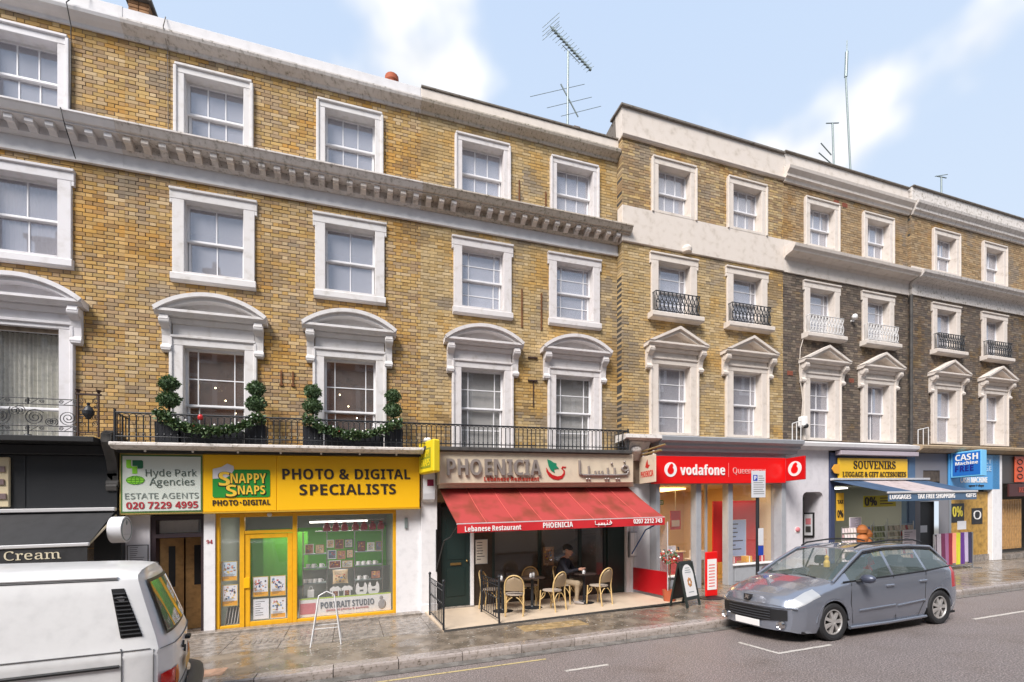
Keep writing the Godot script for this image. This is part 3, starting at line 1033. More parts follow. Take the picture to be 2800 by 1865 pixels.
	for i in 4:
		var x0: float = sp[i][0]
		var x1: float = sp[i][1]
		var z: float = [0.25, 0.25, 0.33, 0.33][i]
		var h := thing("terraced_house", labels[i + 3], "house", Vector3((x0 + x1) / 2, 0, z), "terraced houses")
		var holes := []
		var cuts := []
		for cx in md[i]:
			for q in [[0.55, 10.56, 11.82, 0.7, 10.5, 11.99], [0.55, 7.72, 9.16, 0.72, 7.6, 9.33], [0.55, 4.42, 6.3, 0.74, 4.3, 6.9]]:
				holes.append([cx - q[0] - 0.05, cx + q[0] + 0.05, q[1] - 0.05, q[2] + 0.05])
				cuts.append([cx - q[3], cx + q[3], q[4], q[5]])
		shell(h, x0, x1, 3.0, 12.4, z, holes, [M.mortar_mid, M.mortar_soot, M.mortar_soot, M.mortar_mid][i])
		bricks(h, x0, x1, 4.1, 9.56, z, cuts, lo[i], 300 if i == 0 else 0, 0.3 if i == 0 or i == 2 else 0.0)
		bricks(h, x0, x1, 10.46 if i == 0 else 10.3, 12.36, z, cuts, up[i], 0, 0.3 if i == 0 or i == 2 else 0.0)
		var st: Material = M["house_stone%d" % mini(i + 3, 5)]
		for k in 2:
			var cx: float = md[i][k]
			var ow := 0.54
			var tp := {"cx": cx, "wh": ow, "wt": 11.82, "wb": 10.56, "oh": 0.73, "top": 12.02, "bot": 10.48, "glazing": "three", "recess": 0.17, "stone": st, "blind": 1.0, "blind_cloth": mat("net", Color(0.5, 0.51, 0.55), 0.9, 0.0, T.stucco, 0.7)}
			var tw := {"cx": cx, "wh": ow, "wt": 9.16, "wb": 7.72, "oh": 0.81, "top": 9.37, "bot": 7.66, "ear": 0.045, "glazing": "margin", "recess": 0.19, "stone": st, "sill": [0.86, 7.53, 7.68, 0.24], "blind": 0.62 if i else 0.8, "blind_cloth": M.net}
			var on := {"cx": cx, "wh": ow, "wt": 6.3, "wb": 4.42, "oh": 0.79, "top": 6.48, "bot": 4.34, "glazing": "margin", "recess": 0.19, "stone": st, "blind": 1.0, "blind_cloth": mat("net_dim", Color(0.33, 0.32, 0.32), 0.9, 0.0, T.stucco, 0.8), "crown": {"y": 6.74, "half": 0.99, "rise": 0.44, "kind": "point", "console": 0.6}}
			if i == 1:
				tp.glazing = "three"
				on.erase("blind")
				on.merge({"glazing": "cross" if k == 0 else "two", "curtain": 0.22, "cloth": M.curtain_mauve}, true)
			if i == 2:
				tp.glazing = "two"
				tw.glazing = "one"
				tw.blind = 0.75
				on.merge({"glazing": "one", "blind": 0.6, "blind_cloth": M.net}, true)
			window(h, z, tp)
			window(h, z, tw)
			window(h, z, on)
			if i < 3:
				guard(h, cx, z, M.iron if i != 1 else M.iron_white, i)
		var g := Geo.new()
		if i == 0:
			g.box(x0 - 0.03, x1, 9.53, 10.5, z - 0.2, z + 0.05, 0.012)
			put(h, "stucco_band", g, st)
			g = Geo.new()
			g.along(PackedVector2Array([Vector2(z - 0.25, 12.34), Vector2(z + 0.05, 12.34), Vector2(z + 0.09, 12.38), Vector2(z + 0.09, 12.41), Vector2(z + 0.04, 12.43), Vector2(z + 0.04, 13.12), Vector2(z - 0.3, 13.12)]), x0 - 0.03, x1)
			put(h, "parapet", g, st)
			g = Geo.new()
			g.box(x0 - 0.08, x1, 13.121, 13.19, z - 0.5, z + 0.1, 0.01)
			put(h, "coping", g, M.coping_stone)
			g = Geo.new()
			g.along(PackedVector2Array([Vector2(z - 6, 12.3), Vector2(z - 0.3, 12.3), Vector2(z - 0.3, 13.12), Vector2(z - 1.2, 12.95), Vector2(z - 6, 12.5)]), x0 - 0.03, x0 + 0.2)
			put(h, "party_wall", g, M.coping_stone)
			g = Geo.new()
			g.lathe([Vector2(0.02, 0), Vector2(0.14, 0.02), Vector2(0.15, 0.12), Vector2(0.1, 0.2), Vector2(0, 0.22)], 10, Vector3(9.0, 9.5, z + 0.05))
			put(h, "boss", g, st)
		else:
			var dirt: Material = st if i == 1 else M.grimy_stucco
			g.along(PackedVector2Array([Vector2(z - 0.1, 9.52), Vector2(z + 0.04, 9.52), Vector2(z + 0.04, 9.9), Vector2(z + 0.1, 9.98), Vector2(z + 0.34, 10.02), Vector2(z + 0.36, 10.06), Vector2(z + 0.42, 10.12), Vector2(z + 0.44, 10.2), Vector2(z + 0.4, 10.23), Vector2(z + 0.05, 10.3), Vector2(z - 0.1, 10.3)]), x0, x1)
			put(h, "cornice", g, dirt)
			g = Geo.new()
			g.box(x0, x1, 10.301, 10.52, z - 0.1, z + 0.035, 0.008)
			put(h, "stucco_band", g, st)
			g = Geo.new()
			g.along(PackedVector2Array([Vector2(z - 0.2, 12.3), Vector2(z + 0.06, 12.3), Vector2(z + 0.09, 12.38), Vector2(z + 0.15, 12.42), Vector2(z + 0.15, 12.5), Vector2(z + 0.24, 12.6), Vector2(z + 0.26, 12.68), Vector2(z + 0.06, 12.74), Vector2(z - 0.2, 12.74)]), x0, x1)
			put(h, "parapet_moulding", g, dirt)
			g = Geo.new()
			g.box(x0, x1, 12.741, 13.14 + 0.06 * i, z - 0.3, z + 0.04, 0.012)
			put(h, "parapet", g, st if i == 1 else M.grimy_stucco)
			g = Geo.new()
			g.box(x0, x1, 13.141 + 0.06 * i, 13.19 + 0.06 * i, z - 0.4, z + 0.1, 0.01)
			put(h, "coping", g, M.coping_stone)
		if i == 1:
			for q in [[14.95, 12.05], [15.35, 12.03], [12.95, 6.35], [15.65, 6.3]]:
				g = Geo.new()
				for r in 4:
					g.box(q[0] - 0.11, q[0] + 0.11, q[1] + r * 0.035, q[1] + 0.022 + r * 0.035, z - 0.01, z + 0.012)
				put(h, "air_brick", g, mat("terracotta", Color(0.32, 0.1, 0.06), 0.85))
	# tie irons and rust-stained brackets on the restaurant's house and the photo shop's
	var hh: Node3D = get_node("terraced_house_002")
	for q in [[4.12, 7.02, 8.0], [4.66, 7.0, 7.95], [4.05, 10.05, 10.75], [4.78, 10.02, 10.6]]:
		bx(hh, "tie_iron", M.rust, q[0], q[0] + 0.03, q[1], q[2], 0.005, 0.03)
	for y in [6.25, 5.66]:
		bx(hh, "wall_plate", M.iron_rusty, 4.3, 4.56, y, y + 0.035, 0.005, 0.04)
	bx(hh, "tie_iron", M.iron_rusty, 4.44, 4.46, 5.0, 5.66, 0.005, 0.025)
	hh = get_node("terraced_house_001")
	for x in [-1.42, -1.19]:
		bx(hh, "tie_iron", M.rust, x, x + 0.03, 5.22, 5.5, 0.005, 0.03)
		bx(hh, "tie_iron", M.rust, x - 0.02, x + 0.05, 5.18, 5.22, 0.005, 0.035)
	# rainwater pipe at the step between the last two houses
	var dp := thing("drainpipe", "dark drainpipe in the corner beside the sooty brick house", "drainpipe", Vector3(18.45, 4.3, 0.35))
	var g := Geo.new()
	g.tube([Vector3(18.43, 4.3, 0.36), Vector3(18.43, 9.5, 0.36)], 0.05, 8)
	put(dp, "pipe", g, M.slate)

# a bowed iron guard before a second-floor window
func guard(h: Node3D, cx: float, z: float, m: Material, style: int):
	var gp := group_part(h, "window_guard")
	var f := z + 0.2
	var a := 0.74
	var y0 := 7.69
	var y1 := 8.24
	var g := Geo.new()
	for y in [y0 + 0.03, y1]:
		g.tube([Vector3(cx - a, y, z + 0.03), Vector3(cx - a, y, f), Vector3(cx + a, y, f), Vector3(cx + a, y, z + 0.03)], 0.014, 5)
	put(gp, "rail", g, m)
	g = Geo.new()
	var n := 11
	for k in n:
		var x0: float = cx - a + 2 * a * k / n
		var w := 2 * a / n
		var xm: float = x0 + w / 2
		g.tube([Vector3(x0, y0, f), Vector3(x0, y1, f)], 0.009, 5)
		# scrolls: an S leaning each way and a ring
		for s in [-1, 1]:
			var path := []
			for q in 13:
				var u := q / 12.0
				path.append(Vector3(xm + s * w * 0.42 * sin(u * TAU * 0.75), lerpf(y0 + 0.04, y1 - 0.02, u), f))
			g.tube(path, 0.011, 4)
		var ring := []
		for q in 11:
			ring.append(Vector3(xm + cos(q * TAU / 10) * w * 0.3, (y0 + y1) / 2 + sin(q * TAU / 10) * w * 0.3, f))
		g.tube(ring, 0.01, 4)
	for s in [-1, 1]:
		for k in 3:
			g.tube([Vector3(cx + s * a, y0, z + 0.05 + k * 0.05), Vector3(cx + s * a, y1, z + 0.05 + k * 0.05)], 0.009, 4)
	put(gp, "scrollwork", g, m)


func spiral(c: Vector3, r: float, turns: float, start: float, dir: float) -> Array:
	var p := []
	var n := int(turns * 14)
	for i in n + 1:
		var u := float(i) / n
		var a := start + dir * u * turns * TAU
		p.append(c + Vector3(cos(a), sin(a), 0) * r * (1.0 - 0.86 * u))
	return p

func foliage(g: Geo, at: Vector3, r: Vector3, count: int, leaf: float):
	g.tinted = true
	for i in count:
		var d := Vector3(rng.randfn(), rng.randfn(), rng.randfn()).normalized()
		var p := at + d * r * pow(rng.randf_range(0.45, 1.0), 0.4) * (1.0 + 0.14 * sin(d.x * 7.0 + at.x * 9.0) * cos(d.y * 6.0 + d.z * 5.0))
		sprig(g, p, (d + Vector3(rng.randfn(), rng.randfn(), rng.randfn()) * 0.5).normalized(), leaf * rng.randf_range(0.7, 1.3))

func sprig(g: Geo, p: Vector3, d: Vector3, l: float):
	var s := d.cross(Vector3(rng.randfn(), rng.randfn(), rng.randfn())).normalized() * l * 0.34
	g.col = Color(0.07, 0.12, 0.05) if rng.randf() < 0.7 else Color(0.12, 0.18, 0.07)
	var m := p + d * l * 0.5 + d.cross(s) * 0.25
	g.flat(p, m + s, p + d * l)
	g.flat(p, p + d * l, m - s)

func balconies():
	# long balcony over two shops
	var b := thing("balcony", "long balcony with hooped black iron railing over two shops", "balcony", Vector3(1.4, 3.68, 0.3))
	var g := Geo.new()
	g.along(PackedVector2Array([Vector2(0.0, 3.68), Vector2(0.62, 3.68), Vector2(0.66, 3.71), Vector2(0.72, 3.73), Vector2(0.72, 3.77), Vector2(0.7, 3.79), Vector2(0.0, 3.8)]), -4.17, 1.55)
	put(b, "slab", g, M.grimy_stucco)
	g = Geo.new()
	g.box(1.56, 6.95, 3.74, 3.83, 0.0, 0.7, 0.01)
	put(b, "slab", g, M.slate)
	g = Geo.new()
	g.box(-4.15, 1.55, 3.63, 3.68, 0.0, 0.45)
	put(b, "soffit_board", g, M.black_trim)
	for k in 7:
		g = Geo.new()
		g.ball(Vector3(-3.7 + k * 0.78, 3.66, 0.46), Vector3(0.022, 0.022, 0.022), 4, 6)
		put(b, "fixing", g, M.white_print)
	g = Geo.new()
	for q in [[4.34, 0.018], [3.9, 0.013]]:
		g.tube([Vector3(-4.1, q[0], 0.04), Vector3(-4.1, q[0], 0.65), Vector3(6.85, q[0], 0.65), Vector3(6.85, q[0], 0.04)], q[1], 6)
	put(b, "rail", g, M.iron)
	var x := -4.1
	var i := 0
	while x < 6.84:
		g = Geo.new()
		g.tube([Vector3(x, 3.81, 0.65), Vector3(x, 4.3, 0.65)], 0.011, 5)
		g.lathe([Vector2(0.011, 0.0), Vector2(0.019, 0.02), Vector2(0.011, 0.05)], 6, Vector3(x, 3.92, 0.65))
		var hoop := []
		for k in 7:
			hoop.append(Vector3(x + 0.055 - 0.055 * cos(k * PI / 6), 4.27 + 0.05 * sin(k * PI / 6), 0.65))
		g.tube(hoop, 0.008, 4, false)
		put(b, "baluster", g, M.iron)
		x += 0.11
		i += 1
	for x2 in [-4.1, 6.85]:
		g = Geo.new()
		for k in 5:
			g.tube([Vector3(x2, 3.81, 0.08 + k * 0.12), Vector3(x2, 4.34, 0.08 + k * 0.12)], 0.011, 5)
		g.tube([Vector3(x2, 3.8, 0.65), Vector3(x2, 4.4, 0.65)], 0.022, 6)
		put(b, "end_post", g, M.iron)
	# scrolled balcony over the ice cream shop
	b = thing("balcony", "balcony with scrolled wrought iron railing over the black awning", "balcony", Vector3(-6.5, 3.84, 0.4))
	bx(b, "slab", M.black_trim, -11.2, -4.36, 3.76, 3.86, 0.0, 0.78, 0.01)
	g = Geo.new()
	for y in [4.52, 4.42, 4.04, 3.95]:
		g.tube([Vector3(-11.0, y, 0.7), Vector3(-4.63, y, 0.7)], 0.009, 5)
	put(b, "rail", g, M.iron)
	for k in 6:
		var px := -5.32 - k * 1.05
		g = Geo.new()
		g.tube([Vector3(px, 3.86, 0.7), Vector3(px, 4.05, 0.7)], 0.014, 5)
		g.tube([Vector3(px, 4.42, 0.7), Vector3(px, 4.53, 0.7)], 0.014, 5)
		g.lathe([Vector2(0.06, 0), Vector2(0.05, 0.025), Vector2(0.0, 0.03)], 8, Vector3(px, 3.86, 0.7))
		put(b, "post", g, M.iron)
	for k in 10:
		var cx := -4.76 - k * 0.47
		g = Geo.new()
		var s := 1.0 if k % 2 else -1.0
		g.tube(spiral(Vector3(cx, 4.19, 0.7), 0.145, 2.6, 0.6, s), 0.0075, 4)
		g.tube(spiral(Vector3(cx - 0.2 * s, 4.3, 0.7), 0.085, 2.0, 2.4, -s), 0.007, 4)
		g.tube(spiral(Vector3(cx + 0.21 * s, 4.12, 0.7), 0.07, 2.0, 5.2, -s), 0.007, 4)
		for y in [4.47, 3.995]:
			g.tube(spiral(Vector3(cx - 0.1, y, 0.7), 0.036, 1.8, 0, 1), 0.006, 4)
			g.tube(spiral(Vector3(cx + 0.1, y, 0.7), 0.036, 1.8, PI, -1), 0.006, 4)
			g.tube([Vector3(cx - 0.06, y - 0.04, 0.7), Vector3(cx + 0.05, y + 0.04, 0.7)], 0.005, 4)
		put(b, "scroll", g, M.iron)
	g = Geo.new()
	for px in [-4.62, -4.32]:
		g.tube([Vector3(px, 3.86, 0.7), Vector3(px, 4.67, 0.7)], 0.017, 6)
		g.lathe([Vector2(0.02, 0), Vector2(0.045, 0.05), Vector2(0, 0.06)], 8, Vector3(px, 4.66, 0.7))
	g.box(-4.66, -4.28, 4.62, 4.645, 0.68, 0.72)
	g.box(-4.62, -4.32, 3.93, 3.95, 0.69, 0.71)
	put(b, "end_panel", g, M.iron_rusty)
	g = Geo.new()
	g.lathe([Vector2(0, -0.12), Vector2(0.03, -0.11), Vector2(0.085, -0.03), Vector2(0.09, 0.03), Vector2(0.05, 0.1), Vector2(0.02, 0.13), Vector2(0.03, 0.17), Vector2(0.0, 0.19)], 10, Vector3(-4.47, 4.3, 0.7))
	for s in [-1, 1]:
		for q in [[0.11, 4.52, 0.05], [0.1, 4.1, 0.05], [0.11, 4.4, 0.035], [0.11, 4.22, 0.03]]:
			g.tube(spiral(Vector3(-4.47 + s * q[0], q[1], 0.7), q[2], 1.8, 0.5, s), 0.006, 4)
	g.tube([Vector3(-4.47, 3.95, 0.7), Vector3(-4.47, 4.2, 0.7)], 0.01, 5)
	put(b, "urn_ornament", g, M.iron)
	# box trees, their troughs and the fir garlands between them
	var leafy := mat("leaves", Color(1, 1, 1), 0.6, 0.0, null, 1.0, {"vertex_color_use_as_albedo": true, "backlight_enabled": true, "backlight": Color(0.2, 0.3, 0.1)})
	var trees := [["two-ball box tree at the garland's end beside the end post", -3.33], ["two-ball box tree between the rusty wall irons and the wide window", -1.82], ["two-ball box tree by the irons at the second garland's start", -0.75], ["two-ball box tree at the end nearest the yellow projecting sign", 0.91]]
	for q in trees:
		var t := thing("box_tree", q[0], "topiary", Vector3(q[1], 3.81, 0.42), "clipped box trees on the balcony")
		g = Geo.new()
		g.along(PackedVector2Array([Vector2(0.28, 3.81), Vector2(0.56, 3.81), Vector2(0.59, 4.2), Vector2(0.25, 4.2)]), q[1] - 0.18, q[1] + 0.2)
		put(t, "planter", g, mat("planter", Color(0.022, 0.024, 0.03), 0.5))
		g = Geo.new()
		g.tube([Vector3(q[1], 4.15, 0.42), Vector3(q[1] + 0.01, 4.5, 0.42), Vector3(q[1], 4.95, 0.42)], 0.02, 6)
		put(t, "trunk", g, mat("bark", Color(0.09, 0.06, 0.035), 0.9))
		g = Geo.new()
		g.tinted = true
		g.col = Color(0.07, 0.12, 0.05)
		g.ball(Vector3(q[1], 4.98, 0.42), Vector3(0.125, 0.1, 0.125), 7, 10)
		g.ball(Vector3(q[1], 4.67, 0.42), Vector3(0.145, 0.115, 0.145), 7, 10)
		foliage(g, Vector3(q[1], 4.98, 0.42), Vector3(0.155, 0.13, 0.155), 700, 0.045)
		foliage(g, Vector3(q[1], 4.67, 0.42), Vector3(0.18, 0.145, 0.18), 850, 0.045)
		foliage(g, Vector3(q[1], 4.3, 0.5), Vector3(0.17, 0.11, 0.16), 260, 0.06)
		put(t, "crown", g, leafy)
	for q in [["fir garland with a red bauble between the first two box trees", -3.45, -1.66, 0], ["fir garland with white lights between the two box trees past the irons", -0.9, 1.05, 1]]:
		var t := thing("garland", q[0], "garland", Vector3((q[1] + q[2]) / 2, 4.0, 0.7), "fir garlands on the balcony railing")
		g = Geo.new()
		g.tinted = true
		for k in 1500:
			var u := rng.randf()
			var y := 4.36 - 0.28 * sin(u * PI) - 0.05 * (1.0 if u > 0.1 and u < 0.9 else 0.0)
			var p := Vector3(lerpf(q[1], q[2], u), y + rng.randfn() * 0.035, 0.7 + rng.randfn() * 0.035)
			sprig(g, p, Vector3(rng.randfn() * 0.8, rng.randfn() * 0.8, absf(rng.randfn())).normalized(), rng.randf_range(0.05, 0.1))
		put(t, "branches", g, leafy)
		for k in 16:
			var u := (k + 0.5) / 16.0 + rng.randf_range(-0.02, 0.02)
			g = Geo.new()
			g.ball(Vector3(lerpf(q[1], q[2], u), 4.37 - 0.27 * sin(u * PI) + rng.randf_range(-0.05, 0.05), 0.77), Vector3.ONE * rng.randf_range(0.014, 0.022), 5, 7)
			put(t, "bauble", g, M.white_print if k != 5 else mat("red_bauble", Color(0.5, 0.02, 0.02), 0.25))
		if q[3] == 0:
			g = Geo.new()
			g.ball(Vector3(-2.72, 4.28, 0.74), Vector3(0.05, 0.06, 0.04), 6, 8)
			put(t, "bauble", g, M.red_bauble)
	for q in [["long black trough behind the first garland", -3.1, -2.05, "first"], ["long black trough behind the second garland", -0.5, 0.7, "second"]]:
		var t := thing("trough", q[0], "planter", Vector3((q[1] + q[2]) / 2, 3.81, 0.45), "black troughs on the balcony")
		g = Geo.new()
		g.along(PackedVector2Array([Vector2(0.3, 3.81), Vector2(0.52, 3.81), Vector2(0.55, 4.08), Vector2(0.27, 4.08)]), q[1], q[2])
		put(t, "box", g, M.planter)
		g = Geo.new()
		for k in 14:
			foliage(g, Vector3(lerpf(q[1], q[2], (k + 0.5) / 14), 4.12, 0.42), Vector3(0.06, 0.06, 0.07), 30, 0.06)
		put(t, "plants", g, leafy)

# a printed sheet: blocks of colour, lines of small print
func sheet_print(key: String, paper: Color, seed_: int, style := 0) -> StandardMaterial3D:
	if M.has(key):
		return M[key]
	var r := RandomNumberGenerator.new()
	r.seed = seed_
	var w := 96
	var h := 128
	var im := Image.create(w, h, false, Image.FORMAT_RGB8)
	im.fill(paper)
	var inks := [Color(0.75, 0.2, 0.2), Color(0.15, 0.25, 0.5), Color(0.2, 0.2, 0.2), Color(0.85, 0.6, 0.45), Color(0.55, 0.4, 0.3), Color(0.9, 0.75, 0.3), Color(0.4, 0.55, 0.7)]
	if style == 0 or style == 2:
		for k in 26:
			var c: Color = inks[r.randi_range(0, 6)]
			var x := r.randi_range(6, 76)
			var y := r.randi_range(8, 78)
			im.fill_rect(Rect2i(x, y, r.randi_range(4, 16), r.randi_range(4, 14)), c)
	if style == 0:
		im.fill_rect(Rect2i(0, 100, w, 28), Color(0.93, 0.66, 0.08))
	for k in 7:
		im.fill_rect(Rect2i(10, 84 + k * 5 if style != 1 else 12 + k * 15, r.randi_range(30, 76), 2 if style != 1 else 4), Color(0.25, 0.24, 0.26))
	var m := StandardMaterial3D.new()
	m.resource_name = key
	m.albedo_texture = ImageTexture.create_from_image(im)
	m.roughness = 0.5
	M[key] = m
	return m

func poster(label: String, m: Material, x0: float, x1: float, y0: float, y1: float, z: float, group: String, frame: Material = null, called := "poster") -> Node3D:
	var t := thing(called, label, called.replace("_", " "), Vector3((x0 + x1) / 2, y0, z), group)
	var g := Geo.new()
	g.box(x0 + 0.012, x1 - 0.012, y0 + 0.012, y1 - 0.012, z, z + 0.006)
	put(t, "print", g, m)
	g = Geo.new()
	for q in [[x0, x1, y0, y0 + 0.012], [x0, x1, y1 - 0.012, y1], [x0, x0 + 0.012, y0 + 0.012, y1 - 0.012], [x1 - 0.012, x1, y0 + 0.012, y1 - 0.012]]:
		g.box(q[0], q[1], q[2], q[3], z - 0.004, z + 0.009)
	put(t, "border", g, frame if frame else M.white_print)
	return t

func photo_shop():
	# the ice cream shop next door: granite fascia, black awning
	var s := thing("shopfront", "grey granite shop front with black band under the scrolled balcony", "shopfront", Vector3(-7, 0, 0.2))
	bx(s, "band", M.black_trim, -11.2, -4.36, 3.58, 3.757, 0.0, 0.42, 0.012)
	for k in 4:
		var gx := -4.2 - k * 1.36
		var g0 := Geo.new()
		g0.box(maxf(gx - 1.35, -11.0), gx, 2.6, 3.575, 0.05, 0.3, 0.004)
		put(s, "granite_slab", g0, mat("granite_panel", Color(0.075, 0.08, 0.088), 0.35, 0.0, T.granite, 3.0))
	bx(s, "pier", M.granite_panel, -4.6, -4.17, 0.0, 2.599, 0.0, 0.2, 0.004)
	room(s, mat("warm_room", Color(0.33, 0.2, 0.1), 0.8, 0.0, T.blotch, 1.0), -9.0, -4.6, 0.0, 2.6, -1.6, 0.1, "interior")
	bx(s, "window_glass", M.shop_pane, -9.0, -4.6, 0.4, 2.5, 0.08, 0.088)
	bx(s, "stall_riser", M.granite_panel, -9.0, -4.6, 0.0, 0.4, 0.0, 0.12)
	for k in 6:
		bx(s, "shelf_board", M.timber, -6.2, -4.66, 0.7 + k * 0.28, 0.72 + k * 0.28, -0.5, 0.0)
	var g := Geo.new()
	var pts := PackedVector2Array([Vector2(0.0, 4.0), Vector2(0.42, 4.04), Vector2(0.55, 3.96), Vector2(0.56, 3.8), Vector2(0.46, 3.66), Vector2(0.36, 3.5), Vector2(0.3, 3.3), Vector2(0.3, 3.1), Vector2(0.36, 3.0), Vector2(0.34, 2.92), Vector2(0.0, 2.9)])
	g.along(pts, -4.355, -4.19)
	g.tube([Vector3(-4.37, 3.86, 0.36), Vector3(-4.17, 3.86, 0.36)], 0.16, 12)
	g.tube([Vector3(-4.365, 3.05, 0.26), Vector3(-4.175, 3.05, 0.26)], 0.08, 10)
	put(s, "console", g, M.slate)
	var aw := thing("awning", "black roller awning with white bars and cream lettering", "awning", Vector3(-7, 1.5, 0.7))
	g = Geo.new()
	g.quad(Vector3(-11, 1.95, 1.2), Vector3(-4.25, 1.95, 1.2), Vector3(-4.22, 2.53, 0.32), Vector3(-11, 2.53, 0.32))
	put(aw, "cloth", g, mat("awning_black", Color(0.022, 0.022, 0.024), 0.7, 0.0, T.blotch, 0.8))
	bx(aw, "cassette", mat("silver_paint", Color(0.62, 0.61, 0.61), 0.35, 0.3), -11, -4.2, 2.53, 2.6, 0.3, 0.4, 0.01)
	bx(aw, "front_bar", M.silver_paint, -11, -4.24, 1.9, 1.96, 1.18, 1.23, 0.01)
	bx(aw, "valance", M.awning_black, -11, -4.27, 1.55, 1.899, 1.2, 1.206)
	g = Geo.new()
	g.tube([Vector3(-4.27, 1.92, 1.18), Vector3(-4.22, 2.2, 0.75), Vector3(-4.22, 2.45, 0.3)], 0.022, 6)
	put(aw, "arm", g, mat("arm_gold", Color(0.5, 0.42, 0.3), 0.4, 0.4))
	words(aw, "Cream", mat("cream_print", Color(0.62, 0.55, 0.4), 0.6), -5.37, -4.63, 1.71, 1.86, 1.209, false, true)
	var bs := thing("fascia_sign", "beige fascia sign with raised mauve letter on granite", "sign", Vector3(-6.6, 2.65, 0.34))
	bx(bs, "board", mat("beige_board", Color(0.62, 0.52, 0.34), 0.5), -7.6, -5.76, 2.64, 3.53, 0.301, 0.36, 0.01)
	words(bs, "E", mat("mauve_metal", Color(0.3, 0.22, 0.22), 0.35, 0.5), -6.3, -5.8, 2.78, 3.36, 0.37, true, false, 0.03)
	# doorway beside the photo shop
	var d := thing("doorway", "recessed doorway with pale wooden folding doors and white jambs", "doorway", Vector3(-3.4, 0, 0))
	bx(d, "wall", M.paint_lilac, -4.168, -3.77, 0.0, 2.6, -0.3, 0.03)
	bx(d, "jamb", M.paint_white, -2.83, -2.625, 0.0, 2.6, -0.3, 0.09, 0.006)
	g = Geo.new()
	g.box(-3.77, -3.68, 0.0, 2.42, -0.2, 0.0)
	g.box(-2.9, -2.831, 0.0, 2.42, -0.2, 0.0)
	g.box(-3.68, -2.9, 2.34, 2.42, -0.2, 0.0)
	g.box(-3.68, -2.9, 1.98, 2.06, -0.2, 0.0)
	put(d, "frame", g, mat("aubergine", Color(0.035, 0.02, 0.025), 0.5))
	bx(d, "transom_pane", M.shop_pane, -3.68, -2.9, 2.06, 2.34, -0.12, -0.112)
	bx(d, "transom_blind", mat("blind_tan", Color(0.5, 0.42, 0.36), 0.9, 0.0, T.stucco, 1.0), -3.68, -3.0, 2.08, 2.33, -0.2, -0.19)
	room(d, M.brown_room, -3.76, -2.84, 0.0, 2.44, -2.2, -0.21, "lobby")
	for k in 2:
		var leaf := group_part(d, "door_leaf")
		g = Geo.new()
		g.t = Transform3D(Basis(Vector3.UP, [0.62, 0.35][k]), Vector3([-3.68, -3.31][k], 0, [-0.22, -0.5][k]))
		g.box(0, 0.43, 0.01, 1.97, -0.045, 0.0, 0.004)
		put(leaf, "panel", g, M.timber)
		var g2 := Geo.new()
		g2.t = g.t
		g2.box(0.15, 0.27, 0.95, 1.8, -0.01, 0.006)
		put(leaf, "glass_slot", g2, M.black_trim)
	words(d, "94", M.red_print, -2.78, -2.67, 1.83, 1.91, 0.095, true, true, 0.006)
	var nb := poster("black framed estate agency notice beside the wooden doors", sheet_print("notice", Color(0.72, 0.72, 0.74), 3, 1), -4.14, -3.79, 1.5, 1.86, 0.035, "", M.black_trim, "notice_board")
	poster("smaller white notice hung below the black framed notice", sheet_print("notice2", Color(0.82, 0.8, 0.8), 5, 1), -4.1, -3.82, 1.05, 1.44, 0.035, "", M.silver_paint, "notice_board")
	var dr := thing("drum_sign", "round white drum sign projecting below the estate agency sign", "sign", Vector3(-4.0, 1.9, 0.5))
	g = Geo.new()
	g.tube([Vector3(-4.18, 2.17, 0.52), Vector3(-3.97, 2.17, 0.52)], 0.245, 28)
	put(dr, "drum", g, mat("sign_white", Color(0.66, 0.66, 0.68), 0.35))
	g = Geo.new()
	var ring := []
	for k in 29:
		ring.append(Vector3(-3.965, 2.17 + 0.205 * sin(k * TAU / 28), 0.52 + 0.205 * cos(k * TAU / 28)))
	g.tube(ring, 0.006, 4)
	put(dr, "ring", g, M.pole_grey)
	g = Geo.new()
	g.tube([Vector3(-4.1, 2.17, 0.03), Vector3(-4.1, 2.17, 0.27)], 0.025, 6)
	put(dr, "bracket", g, M.black_trim)
	g = Geo.new()
	g.ball(Vector3(-3.966, 2.3, 0.52), Vector3(0.006, 0.05, 0.03), 4, 6)
	g.box(-3.97, -3.962, 2.08, 2.085, 0.4, 0.64)
	put(dr, "emblem", g, M.pole_grey)
	# fascia
	var f := thing("fascia_sign", "bright yellow fascia sign reading photo and digital specialists", "sign", Vector3(-0.6, 2.47, 0.3))
	bx(f, "board", M.yellow_sign, -2.79, -1.455, 2.47, 3.64, 0.02, 0.3, 0.012)
	bx(f, "board", M.yellow_sign, -1.453, 1.52, 2.47, 3.64, 0.02, 0.3, 0.012)
	g = Geo.new()
	for e in [[-2.79, 1.53, 2.44, 2.469], [-2.79, 1.53, 3.641, 3.66]]:
		g.box(e[0], e[1], e[2], e[3], 0.02, 0.31, 0.004)
	put(f, "edge_trim", g, mat("yellow_edge", Color(0.5, 0.3, 0.03), 0.4))
	words(f, "PHOTO & DIGITAL", M.black_print, -1.35, 1.3, 3.13, 3.35, 0.307)
	words(f, "SPECIALISTS", M.black_print, -1.02, 0.98, 2.79, 3.02, 0.307)
	words(f, "PHOTO", M.black_print, -2.62, -2.17, 2.6, 2.71, 0.307)
	words(f, "·", M.black_print, -2.14, -2.11, 2.64, 2.67, 0.307)
	words(f, "DIGITAL", M.black_print, -2.08, -1.58, 2.6, 2.71, 0.307)
	g = Geo.new()
	var rr := PackedVector2Array()
	for q in [[-1.62, 3.29, 0.0], [-2.58, 3.29, PI / 2], [-2.58, 2.8, PI], [-1.62, 2.8, PI * 1.5]]:
		rr.append_array(arc(q[0], q[1], 0.04, q[2], q[2] + PI / 2, 4))
	g.prism(rr, 0.301, 0.309)
